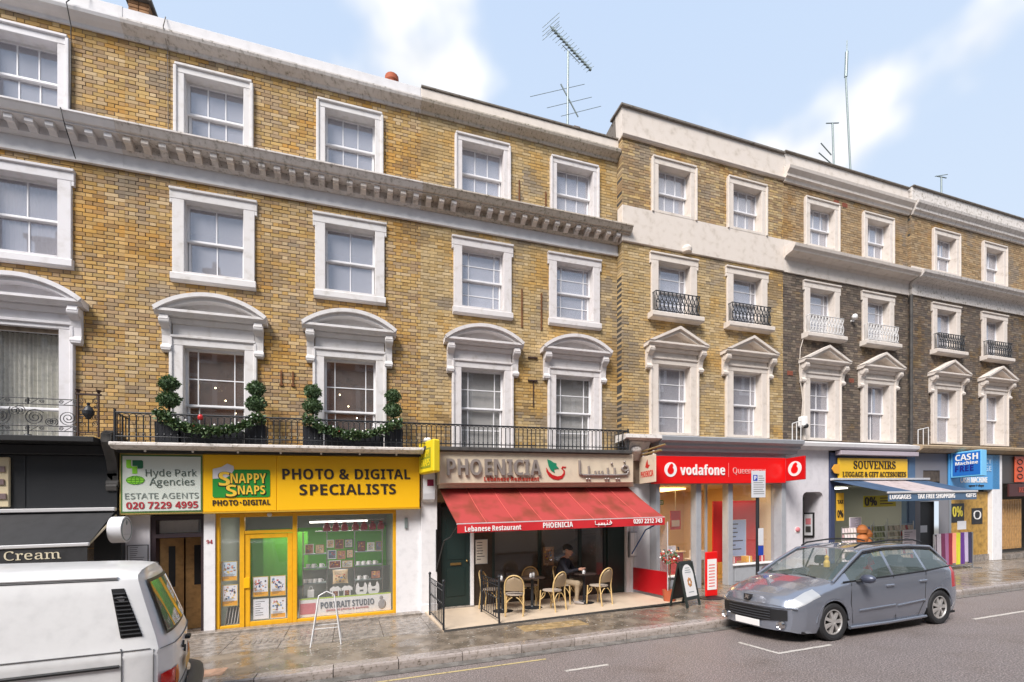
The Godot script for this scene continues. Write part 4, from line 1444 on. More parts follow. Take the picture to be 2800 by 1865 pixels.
	put(f, "green_panel", g, mat("green_panel", Color(0.018, 0.25, 0.035), 0.4))
	g = Geo.new()
	g.prism(PackedVector2Array([Vector2(-2.615, 3.14), Vector2(-2.38, 3.16), Vector2(-2.3, 3.22), Vector2(-2.24, 3.32), Vector2(-2.25, 3.4), Vector2(-2.36, 3.45), Vector2(-2.46, 3.38), Vector2(-2.615, 3.34)]), 0.31, 0.314)
	put(f, "snapping_hand", g, mat("hand_print", Color(0.6, 0.58, 0.62), 0.5))
	for q in [["S", -2.51, -2.31, 3.0, 3.28], ["NAPPY", -2.3, -1.65, 3.05, 3.25], ["S", -2.38, -2.19, 2.78, 3.02], ["NAPS", -2.17, -1.67, 2.82, 3.0]]:
		words(f, q[0], M.black_print, q[1] - 0.018, q[2] + 0.018, q[3] - 0.02, q[4] + 0.006, 0.314, true, false, 0.006)
		words(f, q[0], mat("logo_yellow", Color(0.82, 0.52, 0.05), 0.4), q[1], q[2], q[3], q[4], 0.321, true, false, 0.008)
	var hp := thing("fascia_sign", "white estate agency sign with green border and globe emblem", "sign", Vector3(-3.5, 2.47, 0.3))
	bx(hp, "frame", mat("gold_frame", Color(0.52, 0.38, 0.12), 0.4, 0.3), -4.165, -2.792, 2.45, 3.655, 0.02, 0.3, 0.012)
	bx(hp, "border", mat("green_border", Color(0.06, 0.14, 0.03), 0.5), -4.14, -2.8, 2.485, 3.61, 0.301, 0.307)
	bx(hp, "panel", mat("pale_panel", Color(0.58, 0.62, 0.56), 0.4), -4.11, -2.825, 2.515, 3.58, 0.308, 0.313)
	var ink := mat("green_grey_print", Color(0.08, 0.11, 0.09), 0.5)
	words(hp, "Hyde Park", ink, -3.74, -2.89, 3.15, 3.33, 0.317, false)
	words(hp, "Agencies", ink, -3.68, -2.93, 2.97, 3.15, 0.317, false)
	words(hp, "ESTATE AGENTS", mat("grey_print", Color(0.19, 0.22, 0.2), 0.5), -4.07, -2.86, 2.755, 2.865, 0.317, false)
	words(hp, "020 7229 4995", M.red_print, -4.05, -2.87, 2.56, 2.695, 0.317)
	var lime := mat("lime_print", Color(0.2, 0.55, 0.02), 0.5)
	g = Geo.new()
	g.prism(PackedVector2Array([Vector2(-4.05, 3.51), Vector2(-4.05, 3.37), Vector2(-4.03, 3.345), Vector2(-3.955, 3.345), Vector2(-3.955, 3.24), Vector2(-3.875, 3.24), Vector2(-3.875, 3.38), Vector2(-3.96, 3.38), Vector2(-3.975, 3.4), Vector2(-3.975, 3.51)]), 0.314, 0.319)
	put(hp, "emblem", g, lime)
	g = Geo.new()
	g.prism(PackedVector2Array([Vector2(-3.95, 3.5), Vector2(-3.95, 3.39), Vector2(-3.872, 3.39), Vector2(-3.865, 3.34), Vector2(-3.8, 3.34), Vector2(-3.78, 3.36), Vector2(-3.78, 3.48), Vector2(-3.8, 3.5)]), 0.32, 0.323)
	put(hp, "emblem", g, mat("deep_green_print", Color(0.01, 0.12, 0.05), 0.5))
	g = Geo.new()
	var el := PackedVector2Array()
	for k in 28:
		el.append(Vector2(-3.905 + 0.15 * cos(k * TAU / 28), 3.115 + 0.085 * sin(k * TAU / 28)))
	g.prism(el, 0.314, 0.319)
	put(hp, "globe", g, lime)
	g = Geo.new()
	for k in 5:
		var a := 0.14 * (k - 2) / 2.0
		var line := []
		for q in 9:
			var u := -1.0 + q / 4.0
			line.append(Vector3(-3.905 + a * sqrt(1 - u * u * 0.98), 3.115 + 0.083 * u, 0.321))
		g.tube(line, 0.0035, 4)
	for y in [-0.045, 0.0, 0.045]:
		var hw: float = 0.148 * sqrt(1 - pow(y / 0.085, 2))
		g.tube([Vector3(-3.905 - hw, 3.115 + y, 0.321), Vector3(-3.905 + hw, 3.115 + y, 0.321)], 0.0035, 4)
	put(hp, "globe_lines", g, mat("mid_green_print", Color(0.04, 0.22, 0.01), 0.5))
	# projecting yellow box sign and the alarm box below it
	var pj := prop("box_sign", "yellow box sign projecting from the pilaster beside the restaurant", "sign", Vector3(1.56, 3.2, 0.3), 0.32)
	var b2 := Geo.new(0.0)
	b2.box(-0.08, 0.1, 0.03, 0.75, 0.0, 0.72, 0.03)
	put(pj, "case", b2, mat("box_yellow", Color(0.72, 0.56, 0.02), 0.35))
	b2 = Geo.new(0.0)
	b2.box(-0.086, -0.081, 0.14, 0.58, 0.12, 0.6)
	put(pj, "emblem_panel", b2, mat("emblem_green", Color(0.25, 0.27, 0.02), 0.5))
	for q in [["SNAPPY", 0.38, 0.54], ["SNAPS", 0.18, 0.34]]:
		words(pj, q[0], M.box_yellow, 0.15, 0.57, q[1], q[2], -0.09, true, false, 0.006, -PI / 2)
	b2 = Geo.new(0.0)
	b2.ball(Vector3(0.0, 0.78, 0.3), Vector3(0.1, 0.07, 0.1), 6, 10)
	put(pj, "lamp_dome", b2, M.sign_white)
	var al := thing("alarm_box", "white wall box with maroon square on the pilaster", "alarm box", Vector3(1.73, 2.6, 0.15))
	g = Geo.new()
	g.along(PackedVector2Array([Vector2(0.12, 2.62), Vector2(0.2, 2.6), Vector2(0.27, 2.66), Vector2(0.3, 2.8), Vector2(0.3, 3.3), Vector2(0.12, 3.3)]), 1.6, 1.87)
	put(al, "case", g, M.sign_white)
	bx(al, "badge", mat("maroon", Color(0.2, 0.008, 0.045), 0.5), 1.69, 1.84, 2.97, 3.12, 0.301, 0.306)
	# ceiling spots lit in the rooms behind the two tall windows
	for cx in [-2.65, 0.01]:
		var hs: Node3D = get_node("terraced_house_001")
		for k in 4:
			g = Geo.new()
			var at := Vector3(cx - 0.25 + 0.2 * k, 5.35 - 0.28 * k, -1.1)
			g.ball(at, Vector3.ONE * 0.018, 5, 7)
			put(hs, "spot_lamp", g, mat("spot_glow", Color(1, 0.95, 0.85), 0.4, 0.0, null, 1.0, {"emission_enabled": true, "emission": Color(1, 0.9, 0.72), "emission_energy_multiplier": 3.0}))
			if k == 1:
				var o := OmniLight3D.new()
				o.name = "spot_light"
				o.light_energy = 0.045
				o.light_color = Color(1, 0.86, 0.66)
				o.light_size = 0.1
				o.omni_range = 9.0
				o.omni_attenuation = 2.0
				o.shadow_enabled = true
				o.position = at + Vector3(0, 0.2 + RISE * at.x, 0.25)
				add_child(o, true)
	# shop front in yellow
	var p := thing("shopfront", "yellow framed photo shop front with glazed door", "shopfront", Vector3(-0.8, 0, 0))
	g = Geo.new()
	for q in [[-2.62, -2.555, 0.0, 2.44], [-2.19, -2.1, 0.0, 2.44], [-1.18, -1.09, 0.0, 2.44], [0.94, 1.01, 0.0, 2.44]]:
		bx(p, "mullion", M.yellow_frame, q[0], q[1], q[2], q[3], -0.06, 0.05, 0.006)
	g = Geo.new()
	for q in [[-2.555, -2.19, 0.0, 0.1], [-1.09, 0.94, 0.0, 0.11], [-2.555, -2.19, 2.36, 2.44], [-2.1, -1.18, 2.36, 2.44], [-1.09, 0.94, 2.36, 2.44], [-2.1, -1.18, 2.0, 2.07]]:
		bx(p, "rail", M.yellow_frame, q[0] + 0.001, q[1] - 0.001, q[2], q[3], -0.055, 0.045, 0.006)
	for q in [[-2.555, -2.19, 0.1, 2.36], [-2.1, -1.18, 2.07, 2.36], [-1.09, 0.94, 0.11, 2.36]]:
		bx(p, "pane", M.shop_pane, q[0], q[1], q[2], q[3], -0.01, -0.004)
	var dg := group_part(p, "door")
	g = Geo.new()
	for q in [[-2.095, -2.0, 0.02, 1.995], [-1.28, -1.185, 0.02, 1.995], [-2.0, -1.28, 0.02, 0.14], [-2.0, -1.28, 1.9, 1.995]]:
		g.box(q[0], q[1], q[2], q[3], -0.03, 0.03, 0.006)
	put(dg, "leaf_frame", g, M.yellow_frame)
	bx(dg, "pane", M.shop_pane, -2.0, -1.28, 0.14, 1.9, -0.01, -0.004)
	bx(dg, "push_plate", M.yellow_sign, -2.11, -2.0, 0.86, 1.08, 0.031, 0.06, 0.006)
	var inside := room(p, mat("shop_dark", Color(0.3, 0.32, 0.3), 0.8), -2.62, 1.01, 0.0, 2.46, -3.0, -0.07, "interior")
	bx(p, "back_wall", mat("shop_green", Color(0.1, 0.4, 0.03), 0.6), -2.6, 1.0, 0.5, 2.1, -2.98, -2.95)
	bx(p, "side_panel", M.shop_green, -2.0, -1.0, 0.9, 2.0, -1.6, -1.57)
	bx(p, "step", M.slab2, -4.168, 1.56, -0.05, 0.05, 0.05, 0.36, 0.008)
	bx(p, "pier", M.paint_white, 1.011, 1.57, 0.0, 2.46, -0.3, 0.06, 0.006)
	bx(p, "pier", M.paint_white, 1.571, 1.95, 0.0, 3.62, -0.3, 0.14, 0.006)
	bx(p, "plinth", M.paint_white, 1.56, 1.96, 0.0, 0.2, -0.2, 0.16, 0.006)
	g = Geo.new()
	g.ball(Vector3(-1.62, 2.4, 0.1), Vector3(0.05, 0.05, 0.05), 6, 9)
	put(p, "camera_dome", g, M.sign_white)
	bx(p, "intercom", M.pole_grey, 1.2, 1.27, 2.0, 2.25, 0.06, 0.1, 0.005)
	g = Geo.new()
	g.box(-0.9, 0.4, 2.2, 2.24, -0.9, -0.78)
	put(p, "tube_lamp", g, mat("tube_glow", Color(0.9, 0.9, 0.9), 0.4, 0.0, null, 1.0, {"emission_enabled": true, "emission": Color(1, 0.98, 0.94), "emission_energy_multiplier": 1.6}))
	area(Vector3(-0.3, 2.18, -0.84), Vector2(1.2, 0.5), 0.8, Color(1, 0.98, 0.94))
	area(Vector3(-1.5, 2.4, -1.2), Vector2(1.0, 0.6), 0.6, Color(1, 0.98, 0.94))
	bx(p, "tube_lamp", M.tube_glow, -2.0, -1.0, 2.41, 2.44, -1.3, -1.1)
	window_goods()

func area(at: Vector3, size: Vector2, energy: float, c: Color):
	var l := AreaLight3D.new()
	l.name = "area_light"
	l.area_size = size
	l.light_energy = energy
	l.light_color = c
	l.area_range = 12.0
	l.shadow_enabled = true
	l.position = at + Vector3(0, RISE * at.x, 0)
	l.rotation.x = -PI / 2
	add_child(l, true)

func window_goods():
	var y := Color(0.93, 0.66, 0.08)
	var w := Color(0.93, 0.93, 0.95)
	var list := [["blue head-shot poster above another in the narrow window", Color(0.8, 0.86, 0.92), -2.54, -2.25, 1.03, 1.44, 0], ["pale grey poster low in the narrow window", w, -2.53, -2.24, 0.5, 0.95, 0], ["panda poster in the upper row on the glazed door", w, -1.96, -1.66, 0.65, 1.08, 0], ["poster of frames beside the panda poster on the door", w, -1.63, -1.32, 0.64, 1.08, 0], ["plain text poster in the lower row on the door", w, -1.95, -1.65, 0.17, 0.6, 1], ["poster with a dark eye in the lower row on the door", w, -1.62, -1.32, 0.16, 0.6, 0]]
	for i in list.size():
		var q: Array = list[i]
		poster(q[0], sheet_print("poster%d" % i, q[1], 20 + i, q[6]), q[2], q[3], q[4], q[5], -0.035, "posters in the photo shop windows", mat("poster_edge", Color(0.6, 0.45, 0.1), 0.6) if i in [0, 1, 2, 3] else null)
	var b := thing("window_banner", "white portrait studio banner along the foot of the wide window", "banner", Vector3(-0.1, 0.1, -0.1))
	bx(b, "cloth", M.white_print, -1.06, 0.9, 0.12, 0.5, -0.05, -0.045)
	bx(b, "pink_patch", mat("pink_print", Color(0.62, 0.2, 0.22), 0.5), -1.04, -0.72, 0.18, 0.42, -0.044, -0.041)
	bx(b, "green_edge", lime_edge(), -1.06, 0.9, 0.5, 0.53, -0.05, -0.043)
	words(b, "PORTRAIT STUDIO", mat("slate_print", Color(0.12, 0.14, 0.17), 0.5), -0.62, 0.52, 0.28, 0.42, -0.04)
	words(b, "passport photos & portraits", M.pink_print, -0.5, 0.4, 0.2, 0.26, -0.04, false)
	var fig := Geo.new()
	fig.ball(Vector3(0.68, 0.42, -0.04), Vector3(0.04, 0.05, 0.004), 5, 8)
	fig.ball(Vector3(0.7, 0.27, -0.04), Vector3(0.09, 0.12, 0.004), 5, 8)
	put(b, "printed_figure", fig, mat("grey_figure", Color(0.35, 0.33, 0.33), 0.6))
	# red bags hung on a rail at the top
	var rail := thing("display_rail", "chrome rail carrying red bags at the top of the window", "rail", Vector3(0.1, 2.1, -0.35))
	var g := Geo.new()
	g.tube([Vector3(-0.75, 2.26, -0.3), Vector3(0.75, 2.24, -0.3)], 0.012, 6)
	g.tube([Vector3(-0.75, 2.0, -0.3), Vector3(0.75, 1.98, -0.3)], 0.012, 6)
	put(rail, "bar", g, M.chrome)
	for i in 7:
		var x := -0.5 + i * 0.19 + (0.05 if i > 2 else 0.0)
		var o := thing("gift_bag", "small red gift bag hanging from the chrome rail", "bag", Vector3(x, 1.98, -0.3), "red bags on the chrome rail")
		g = Geo.new()
		g.lathe([Vector2(0.0, 2.0), Vector2(0.075, 2.01), Vector2(0.085, 2.07), Vector2(0.06, 2.14), Vector2(0.03, 2.17), Vector2(0.05, 2.2)], 8, Vector3(x, 0, -0.3))
		put(o, "body", g, mat("bag_red", Color(0.4, 0.012, 0.03), 0.55))
		g = Geo.new()
		g.tube([Vector3(x - 0.02, 2.18, -0.3), Vector3(x, 2.25, -0.3), Vector3(x + 0.02, 2.18, -0.3)], 0.005, 4)
		put(o, "cord", g, M.white_print)
	# glass shelving with mugs, frames and printed goods
	var unit := thing("shelf_unit", "chrome and glass shelf unit full of printed gifts", "shelves", Vector3(0, 0.1, -0.45))
	for x in [-1.0, -0.5, 0.1, 0.72]:
		g = Geo.new()
		g.tube([Vector3(x, 0.1, -0.3), Vector3(x, 2.0, -0.3)], 0.014, 6)
		put(unit, "upright", g, M.chrome)
	for yy in [0.84, 1.18, 1.5]:
		for q in [[-1.0, -0.51], [0.11, 0.71]]:
			bx(unit, "shelf", M.pole_grey, q[0], q[1], yy - 0.018, yy, -0.55, -0.22)
	bx(unit, "backing", M.shop_dark, -1.05, 0.93, 0.5, 1.1, -0.8, -0.78)
	var mug := thing("mug", "white printed mug standing on a glass shelf", "mug", Vector3(-0.95, 0.84, -0.3), "mugs on the gift shelves")
	g = Geo.new()
	g.lathe([Vector2(0.0, 0.845), Vector2(0.042, 0.845), Vector2(0.044, 0.93), Vector2(0.039, 0.93), Vector2(0.037, 0.86), Vector2(0, 0.86)], 10, Vector3(-0.95, 0, -0.3))
	put(mug, "cup", g, M.white_print)
	g = Geo.new()
	g.tube(range(7).map(func(k): return Vector3(-0.906 + 0.028 * sin(k * PI / 6), 0.887 + 0.026 * cos(k * PI / 6), -0.3)), 0.006, 5)
	put(mug, "handle", g, M.white_print)
	for q in [[-0.85, 0.84], [-0.75, 0.84], [-0.64, 0.84], [-0.9, 1.18], [-0.78, 1.18], [-0.62, 1.18], [0.18, 1.18], [0.3, 1.18], [0.42, 1.18], [0.55, 1.18], [0.2, 0.84], [0.34, 0.84]]:
		again(mug, Vector3(q[0], q[1], -0.3), 0.0)
	var n := 0
	for q in [[-0.96, -0.78, 1.5, 1.72], [-0.74, -0.56, 1.5, 1.7], [0.16, 0.34, 1.5, 1.74], [0.38, 0.54, 1.5, 1.7], [0.57, 0.7, 1.5, 1.72], [0.46, 0.68, 0.84, 1.04], [-0.5, -0.35, 1.62, 1.8], [-0.33, -0.14, 1.58, 1.8], [-0.12, 0.06, 1.6, 1.8], [-0.48, -0.3, 1.36, 1.56], [-0.28, -0.1, 1.34, 1.54], [-0.08, 0.07, 1.36, 1.56], [-0.46, -0.2, 1.14, 1.32], [-0.18, 0.06, 1.14, 1.31]]:
		poster("small framed colour photograph propped in the gift shelves", sheet_print("photo%d" % (n % 5), [Color(0.7, 0.5, 0.4), Color(0.85, 0.75, 0.6), Color(0.5, 0.3, 0.25), Color(0.8, 0.8, 0.75), Color(0.4, 0.45, 0.5)][n % 5], 60 + n % 5, 2), q[0], q[1], q[2] + 0.002, q[3], -0.28, "framed photographs in the gift shelves", [M.white_print, M.timber, M.black_trim][n % 3], "photo_frame")
		n += 1
	var cu := thing("cushion", "square cushion printed with photographs between the shelves", "cushion", Vector3(-0.21, 0.78, -0.25))
	g = Geo.new()
	var rows := []
	for i in 9:
		var line := []
		for k in 9:
			var u := k / 4.0 - 1.0
			var v := i / 4.0 - 1.0
			line.append(Vector3(-0.21 + 0.17 * u * (1 - 0.1 * (1 - v * v)), 0.95 + 0.165 * v * (1 - 0.1 * (1 - u * u)), -0.24 + 0.05 * (1 - u * u) * (1 - v * v)))
		rows.append(line)
	g.sheet(rows)
	put(cu, "front", g, sheet_print("photo1", w, 61, 2))
	g = Geo.new()
	g.box(-0.37, -0.05, 0.79, 1.11, -0.29, -0.245, 0.02)
	put(cu, "back", g, M.white_print)
	for q in [["white printed shirt beside a twin below the cushion", -0.315, 0], ["white printed shirt next to the hanging bib", -0.065, 1]]:
		var t := thing("printed_shirt", q[0], "shirt", Vector3(q[1], 0.44, -0.2), "printed shirts below the cushion")
		g = Geo.new()
		var c: float = q[1]
		g.prism(PackedVector2Array([Vector2(c - 0.075, 0.45), Vector2(c + 0.075, 0.45), Vector2(c + 0.075, 0.64), Vector2(c + 0.115, 0.62), Vector2(c + 0.12, 0.68), Vector2(c + 0.05, 0.74), Vector2(c, 0.72), Vector2(c - 0.05, 0.74), Vector2(c - 0.12, 0.68), Vector2(c - 0.115, 0.62), Vector2(c - 0.075, 0.64)]), -0.2, -0.18)
		put(t, "cloth", g, M.white_print)
		bx(t, "picture", sheet_print("photo2", w, 62, 2), c - 0.05, c + 0.05, 0.5, 0.63, -0.179, -0.176)
	for q in [["white round-necked bib with black print", 0.25], ["white bib with a wide scooped neck", 0.52]]:
		var t := thing("bib", q[0], "bib", Vector3(q[1], 0.47, -0.2), "white bibs in the window")
		g = Geo.new()
		var c: float = q[1]
		var sh := arc(c, 0.6, 0.13, PI, TAU, 12)
		sh.append_array(PackedVector2Array([Vector2(c + 0.12, 0.72), Vector2(c + 0.08, 0.79)]))
		sh.append_array(arc(c, 0.73, 0.06, 0.3, -PI - 0.3, 8))
		sh.append_array(PackedVector2Array([Vector2(c - 0.08, 0.79), Vector2(c - 0.12, 0.72)]))
		g.prism(sh, -0.2, -0.185)
		put(t, "cloth", g, M.white_print)
		bx(t, "print", mat("grey_dark_print", Color(0.12, 0.12, 0.12), 0.6), c - 0.04, c + 0.04, 0.58, 0.62, -0.184, -0.181)
	var tb := thing("tote_bag", "white tote bag hanging below the lower glass shelf", "bag", Vector3(-0.84, 0.5, -0.2))
	bx(tb, "bag", M.white_print, -0.9, -0.76, 0.52, 0.7, -0.2, -0.17, 0.008)
	g = Geo.new()
	g.tube(range(9).map(func(k): return Vector3(-0.83 + 0.04 * cos(k * PI / 8), 0.7 + 0.08 * sin(k * PI / 8), -0.185)), 0.006, 4)
	put(tb, "handle", g, M.white_print)
	# dark magazines in the foot of the narrow window
	for i in 5:
		var t := thing("album", "slim black album leaning in the foot of the narrow window", "album", Vector3(-2.5 + i * 0.055, 0.1, -0.2), "black albums in the narrow window")
		g = Geo.new()
		g.t = Transform3D(Basis(Vector3(0, 0, 1), -0.14), Vector3(-2.5 + i * 0.055, 0.1, -0.2))
		g.box(0, 0.02, 0, 0.36, -0.12, 0.1, 0.003)
		put(t, "cover", g, M.black_trim)
		var g2 := Geo.new()
		g2.t = g.t
		g2.box(0.004, 0.016, 0.004, 0.355, 0.1, 0.103)
		put(t, "page_edge", g2, M.sign_white)

func lime_edge() -> Material:
	return mat("lime_edge", Color(0.45, 0.6, 0.1), 0.5)


func restaurant():
	var f := thing("fascia_sign", "cream restaurant fascia with raised metal letters and swan boat emblem", "sign", Vector3(4.5, 3.0, 0.3))
	bx(f, "board", M.cream_sign, 1.92, 7.05, 3.0, 3.735, 0.05, 0.6, 0.01)
	bx(f, "soffit", M.cream_sign, 1.96, 7.15, 2.91, 2.999, 0.0, 0.45)
	words(f, "PHOENICIA", mat("dull_metal", Color(0.36, 0.31, 0.28), 0.4, 0.5), 2.08, 4.4, 3.18, 3.56, 0.64, true, false, 0.05)
	words(f, "Lebanese Restaurant", mat("brick_red_print", Color(0.4, 0.04, 0.02), 0.5), 2.97, 4.36, 3.05, 3.16, 0.612, true, false, 0.02)
	var g := Geo.new()
	g.t = Transform3D(Basis(), Vector3(-0.1, -0.04, 0))
	g.prism(PackedVector2Array([Vector2(4.68, 3.62), Vector2(4.78, 3.585), Vector2(4.85, 3.54), Vector2(4.93, 3.52), Vector2(4.92, 3.47), Vector2(4.99, 3.4), Vector2(4.86, 3.38), Vector2(4.88, 3.29), Vector2(4.78, 3.35), Vector2(4.72, 3.45)]), 0.601, 0.615)
	put(f, "wing_emblem", g, mat("emblem_wing", Color(0.01, 0.2, 0.1), 0.45))
	g = Geo.new()
	g.t = Transform3D(Basis(), Vector3(-0.1, -0.04, 0))
	g.prism(PackedVector2Array([Vector2(4.66, 3.42), Vector2(4.72, 3.32), Vector2(4.82, 3.24), Vector2(4.95, 3.2), Vector2(5.06, 3.22), Vector2(5.12, 3.28), Vector2(5.12, 3.34), Vector2(5.06, 3.4), Vector2(5.09, 3.45), Vector2(5.2, 3.44), Vector2(5.16, 3.4), Vector2(5.11, 3.42), Vector2(5.1, 3.39), Vector2(5.16, 3.34), Vector2(5.16, 3.25), Vector2(5.09, 3.15), Vector2(4.98, 3.11), Vector2(4.84, 3.13), Vector2(4.72, 3.21), Vector2(4.66, 3.32)]), 0.601, 0.612)
	put(f, "boat_emblem", g, mat("emblem_red", Color(0.45, 0.01, 0.01), 0.45))
	# Arabic name in raised strokes
	g = Geo.new()
	g.t = Transform3D(Basis(), Vector3(-0.12, -0.04, 0))
	var w := func(a: Array, r: float):
		g.tube(a.map(func(q): return Vector3(q[0], q[1], 0.63)), r, 6)
	w.call([[5.57, 3.6], [5.58, 3.26], [5.66, 3.23], [6.0, 3.23], [6.4, 3.23], [6.7, 3.23], [6.95, 3.25], [7.0, 3.34], [6.97, 3.45], [6.86, 3.48], [6.8, 3.4], [6.88, 3.33], [6.99, 3.37]], 0.034)
	for q in [[5.83, 3.46], [6.02, 3.34], [6.12, 3.34], [6.22, 3.34], [6.38, 3.42], [6.58, 3.42]]:
		w.call([[q[0], q[1]], [q[0] + 0.01, 3.24]], 0.03)
	for q in [[5.78, 3.13], [5.86, 3.13], [6.32, 3.13], [6.4, 3.13], [6.64, 3.13], [6.72, 3.13], [6.5, 3.53], [6.88, 3.58]]:
		g.ball(Vector3(q[0], q[1], 0.63), Vector3(0.035, 0.035, 0.03), 4, 8)
	put(f, "arabic_lettering", g, M.dull_metal)
	# shop front
	var s := thing("shopfront", "dark green restaurant front with wide window behind the chairs", "shopfront", Vector3(4.5, 0, 0))
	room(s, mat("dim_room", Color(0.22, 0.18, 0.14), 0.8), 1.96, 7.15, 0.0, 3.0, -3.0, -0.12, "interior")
	var door := group_part(s, "door")
	bx(door, "leaf", M.green_dark, 2.08, 2.79, 0.06, 2.5, -0.12, -0.05, 0.006)
	for q in [[0.3, 1.0], [1.2, 2.2]]:
		bx(door, "panel", M.green_dark, 2.2, 2.67, q[0], q[1], -0.049, -0.038, 0.008)
	bx(door, "letter_plate", mat("brass", Color(0.35, 0.22, 0.08), 0.35, 0.8), 2.3, 2.57, 1.06, 1.12, -0.037, -0.028, 0.004)
	g = Geo.new()
	g.ball(Vector3(2.71, 1.15, -0.02), Vector3(0.03, 0.03, 0.03), 5, 8)
	put(door, "knob", g, M.brass)
	bx(s, "jamb", M.paint_white, 2.8, 2.88, 0.0, 2.9, -0.12, 0.02, 0.005)
	bx(s, "jamb", M.black_trim, 1.96, 2.07, 0.0, 2.9, -0.12, -0.02)
	bx(s, "threshold", M.slab2, 2.08, 2.88, 0.0, 0.06, -0.1, 0.1, 0.006)
	bx(s, "panel", mat("dark_oak", Color(0.045, 0.03, 0.02), 0.5, 0.0, T.wood, 1.4), 2.881, 3.36, 0.0, 2.9, -0.12, -0.03)
	bx(s, "stall_riser", M.dark_oak, 3.361, 6.62, 0.0, 0.55, -0.12, -0.04)
	g = Geo.new()
	for q in [[3.361, 3.43], [4.62, 4.7], [5.78, 5.86], [6.54, 6.62]]:
		bx(s, "mullion", M.green_dark, q[0], q[1], 0.55, 2.9, -0.12, -0.03, 0.005)
	for q in [[3.43, 4.62], [4.7, 5.78], [5.86, 6.54]]:
		bx(s, "pane", M.shop_pane, q[0], q[1], 0.55, 2.9, -0.08, -0.074)
	bx(s, "panel", M.green_dark, 6.621, 7.15, 0.0, 2.9, -0.12, 0.02, 0.005)
	bx(s, "header", M.black_trim, 2.0, 7.14, 2.901, 2.92, -0.12, 0.1)
	poster("white menu card on the dark panel beside the green door", sheet_print("menu", Color(0.82, 0.8, 0.76), 31, 1), 2.92, 3.24, 1.05, 1.66, -0.028, "", M.steel, "menu_board")
	poster("tan notice with a red picture inside the restaurant window", sheet_print("menu2", Color(0.62, 0.5, 0.38), 33, 2), 4.77, 5.07, 0.9, 1.38, -0.1, "", M.timber, "notice_board")
	var lb := thing("menu_light_box", "slim white menu case on the pilaster by the plastic screen", "menu case", Vector3(7.3, 1.0, 0.2))
	bx(lb, "case", M.steel, 7.17, 7.42, 1.0, 1.7, 0.16, 0.24, 0.006)
	bx(lb, "face", M.white_print, 7.2, 7.39, 1.04, 1.66, 0.241, 0.245)
	# red awning
	var a := thing("awning", "faded red awning with green stains and white valance lettering", "awning", Vector3(4.6, 1.87, 0.9))
	var red := mat("awning_red", Color(0.37, 0.042, 0.037), 0.75, 0.0, T.faded, 0.55)
	var rows := []
	for i in 9:
		var u := i / 8.0
		var line := []
		for k in 33:
			var p := k / 32.0
			line.append(Vector3(lerpf(lerpf(1.99, 7.13, p), lerpf(2.11, 7.27, p), u), lerpf(2.92, 2.06, u) - 0.03 * sin(u * PI) - 0.006 * absf(sin(p * PI * 8)) * sin(u * PI), lerpf(0.2, 1.6, u)))
		rows.append(line)
	g = Geo.new()
	g.sheet(rows, true)
	put(a, "cloth", g, red)
	g = Geo.new()
	for k in 7:
		var p := (k + 1) / 8.0
		var line := []
		for i in 9:
			line.append(rows[i][int(p * 32)] + Vector3(0, 0.006, 0.004))
		g.tube(line, 0.008, 4)
	put(a, "seams", g, mat("seam_red", Color(0.56, 0.1, 0.08), 0.7))
	g = Geo.new()
	g.sheet([range(33).map(func(k): return Vector3(lerpf(2.11, 7.27, k / 32.0), 1.872, 1.615 + 0.006 * sin(k * 1.1))), range(33).map(func(k): return Vector3(lerpf(2.11, 7.27, k / 32.0), 2.055, 1.61))])
	put(a, "valance", g, mat("valance_red", Color(0.53, 0.012, 0.018), 0.7, 0.0, T.stucco, 0.8))
	bx(a, "front_bar", M.silver_paint, 2.1, 7.28, 2.045, 2.075, 1.585, 1.607, 0.005)
	bx(a, "roller_box", M.black_trim, 1.98, 7.14, 2.9, 2.98, 0.1, 0.24)
	words(a, "Lebanese Restaurant", M.white_print, 2.27, 3.52, 1.895, 2.015, 1.63, true, false, 0.008)
	words(a, "PHOENICIA", M.white_print, 4.04, 4.77, 1.91, 2.03, 1.63, true, false, 0.008)
	words(a, "0207 2212 743", M.white_print, 6.37, 7.18, 1.93, 2.04, 1.63, true, false, 0.008)
	g = Geo.new()
	g.tube([[5.34, 2.03], [5.345, 1.945], [5.45, 1.935], [5.6, 1.935], [5.74, 1.935], [5.78, 1.97], [5.75, 2.0], [5.72, 1.97]].map(func(q): return Vector3(q[0], q[1], 1.63)), 0.011, 5)
	for q in [5.44, 5.5, 5.54, 5.58, 5.66]:
		g.tube([Vector3(q, 1.98, 1.63), Vector3(q, 1.935, 1.63)], 0.01, 5)
	for q in [[5.43, 1.905], [5.6, 1.905], [5.74, 2.03], [5.66, 2.02]]:
		g.ball(Vector3(q[0], q[1], 1.63), Vector3(0.012, 0.012, 0.006), 4, 6)
	put(a, "arabic_lettering", g, M.white_print)
	g = Geo.new()
	g.tube([Vector3(2.13, 2.03, 1.56), Vector3(2.06, 1.78, 1.15), Vector3(1.98, 1.7, 0.85), Vector3(1.93, 1.0, 0.17)], 0.016, 6)
	g.tube([Vector3(1.93, 0.95, 0.165), Vector3(1.93, 1.95, 0.165)], 0.018, 6)
	put(a, "arm", g, M.black_trim)
	g = Geo.new()
	g.tube([Vector3(7.25, 2.03, 1.56), Vector3(7.24, 1.85, 1.2), Vector3(7.22, 1.75, 0.9), Vector3(7.2, 1.1, 0.3)], 0.018, 6)
	put(a, "arm", g, mat("arm_blue", Color(0.03, 0.09, 0.25), 0.4))
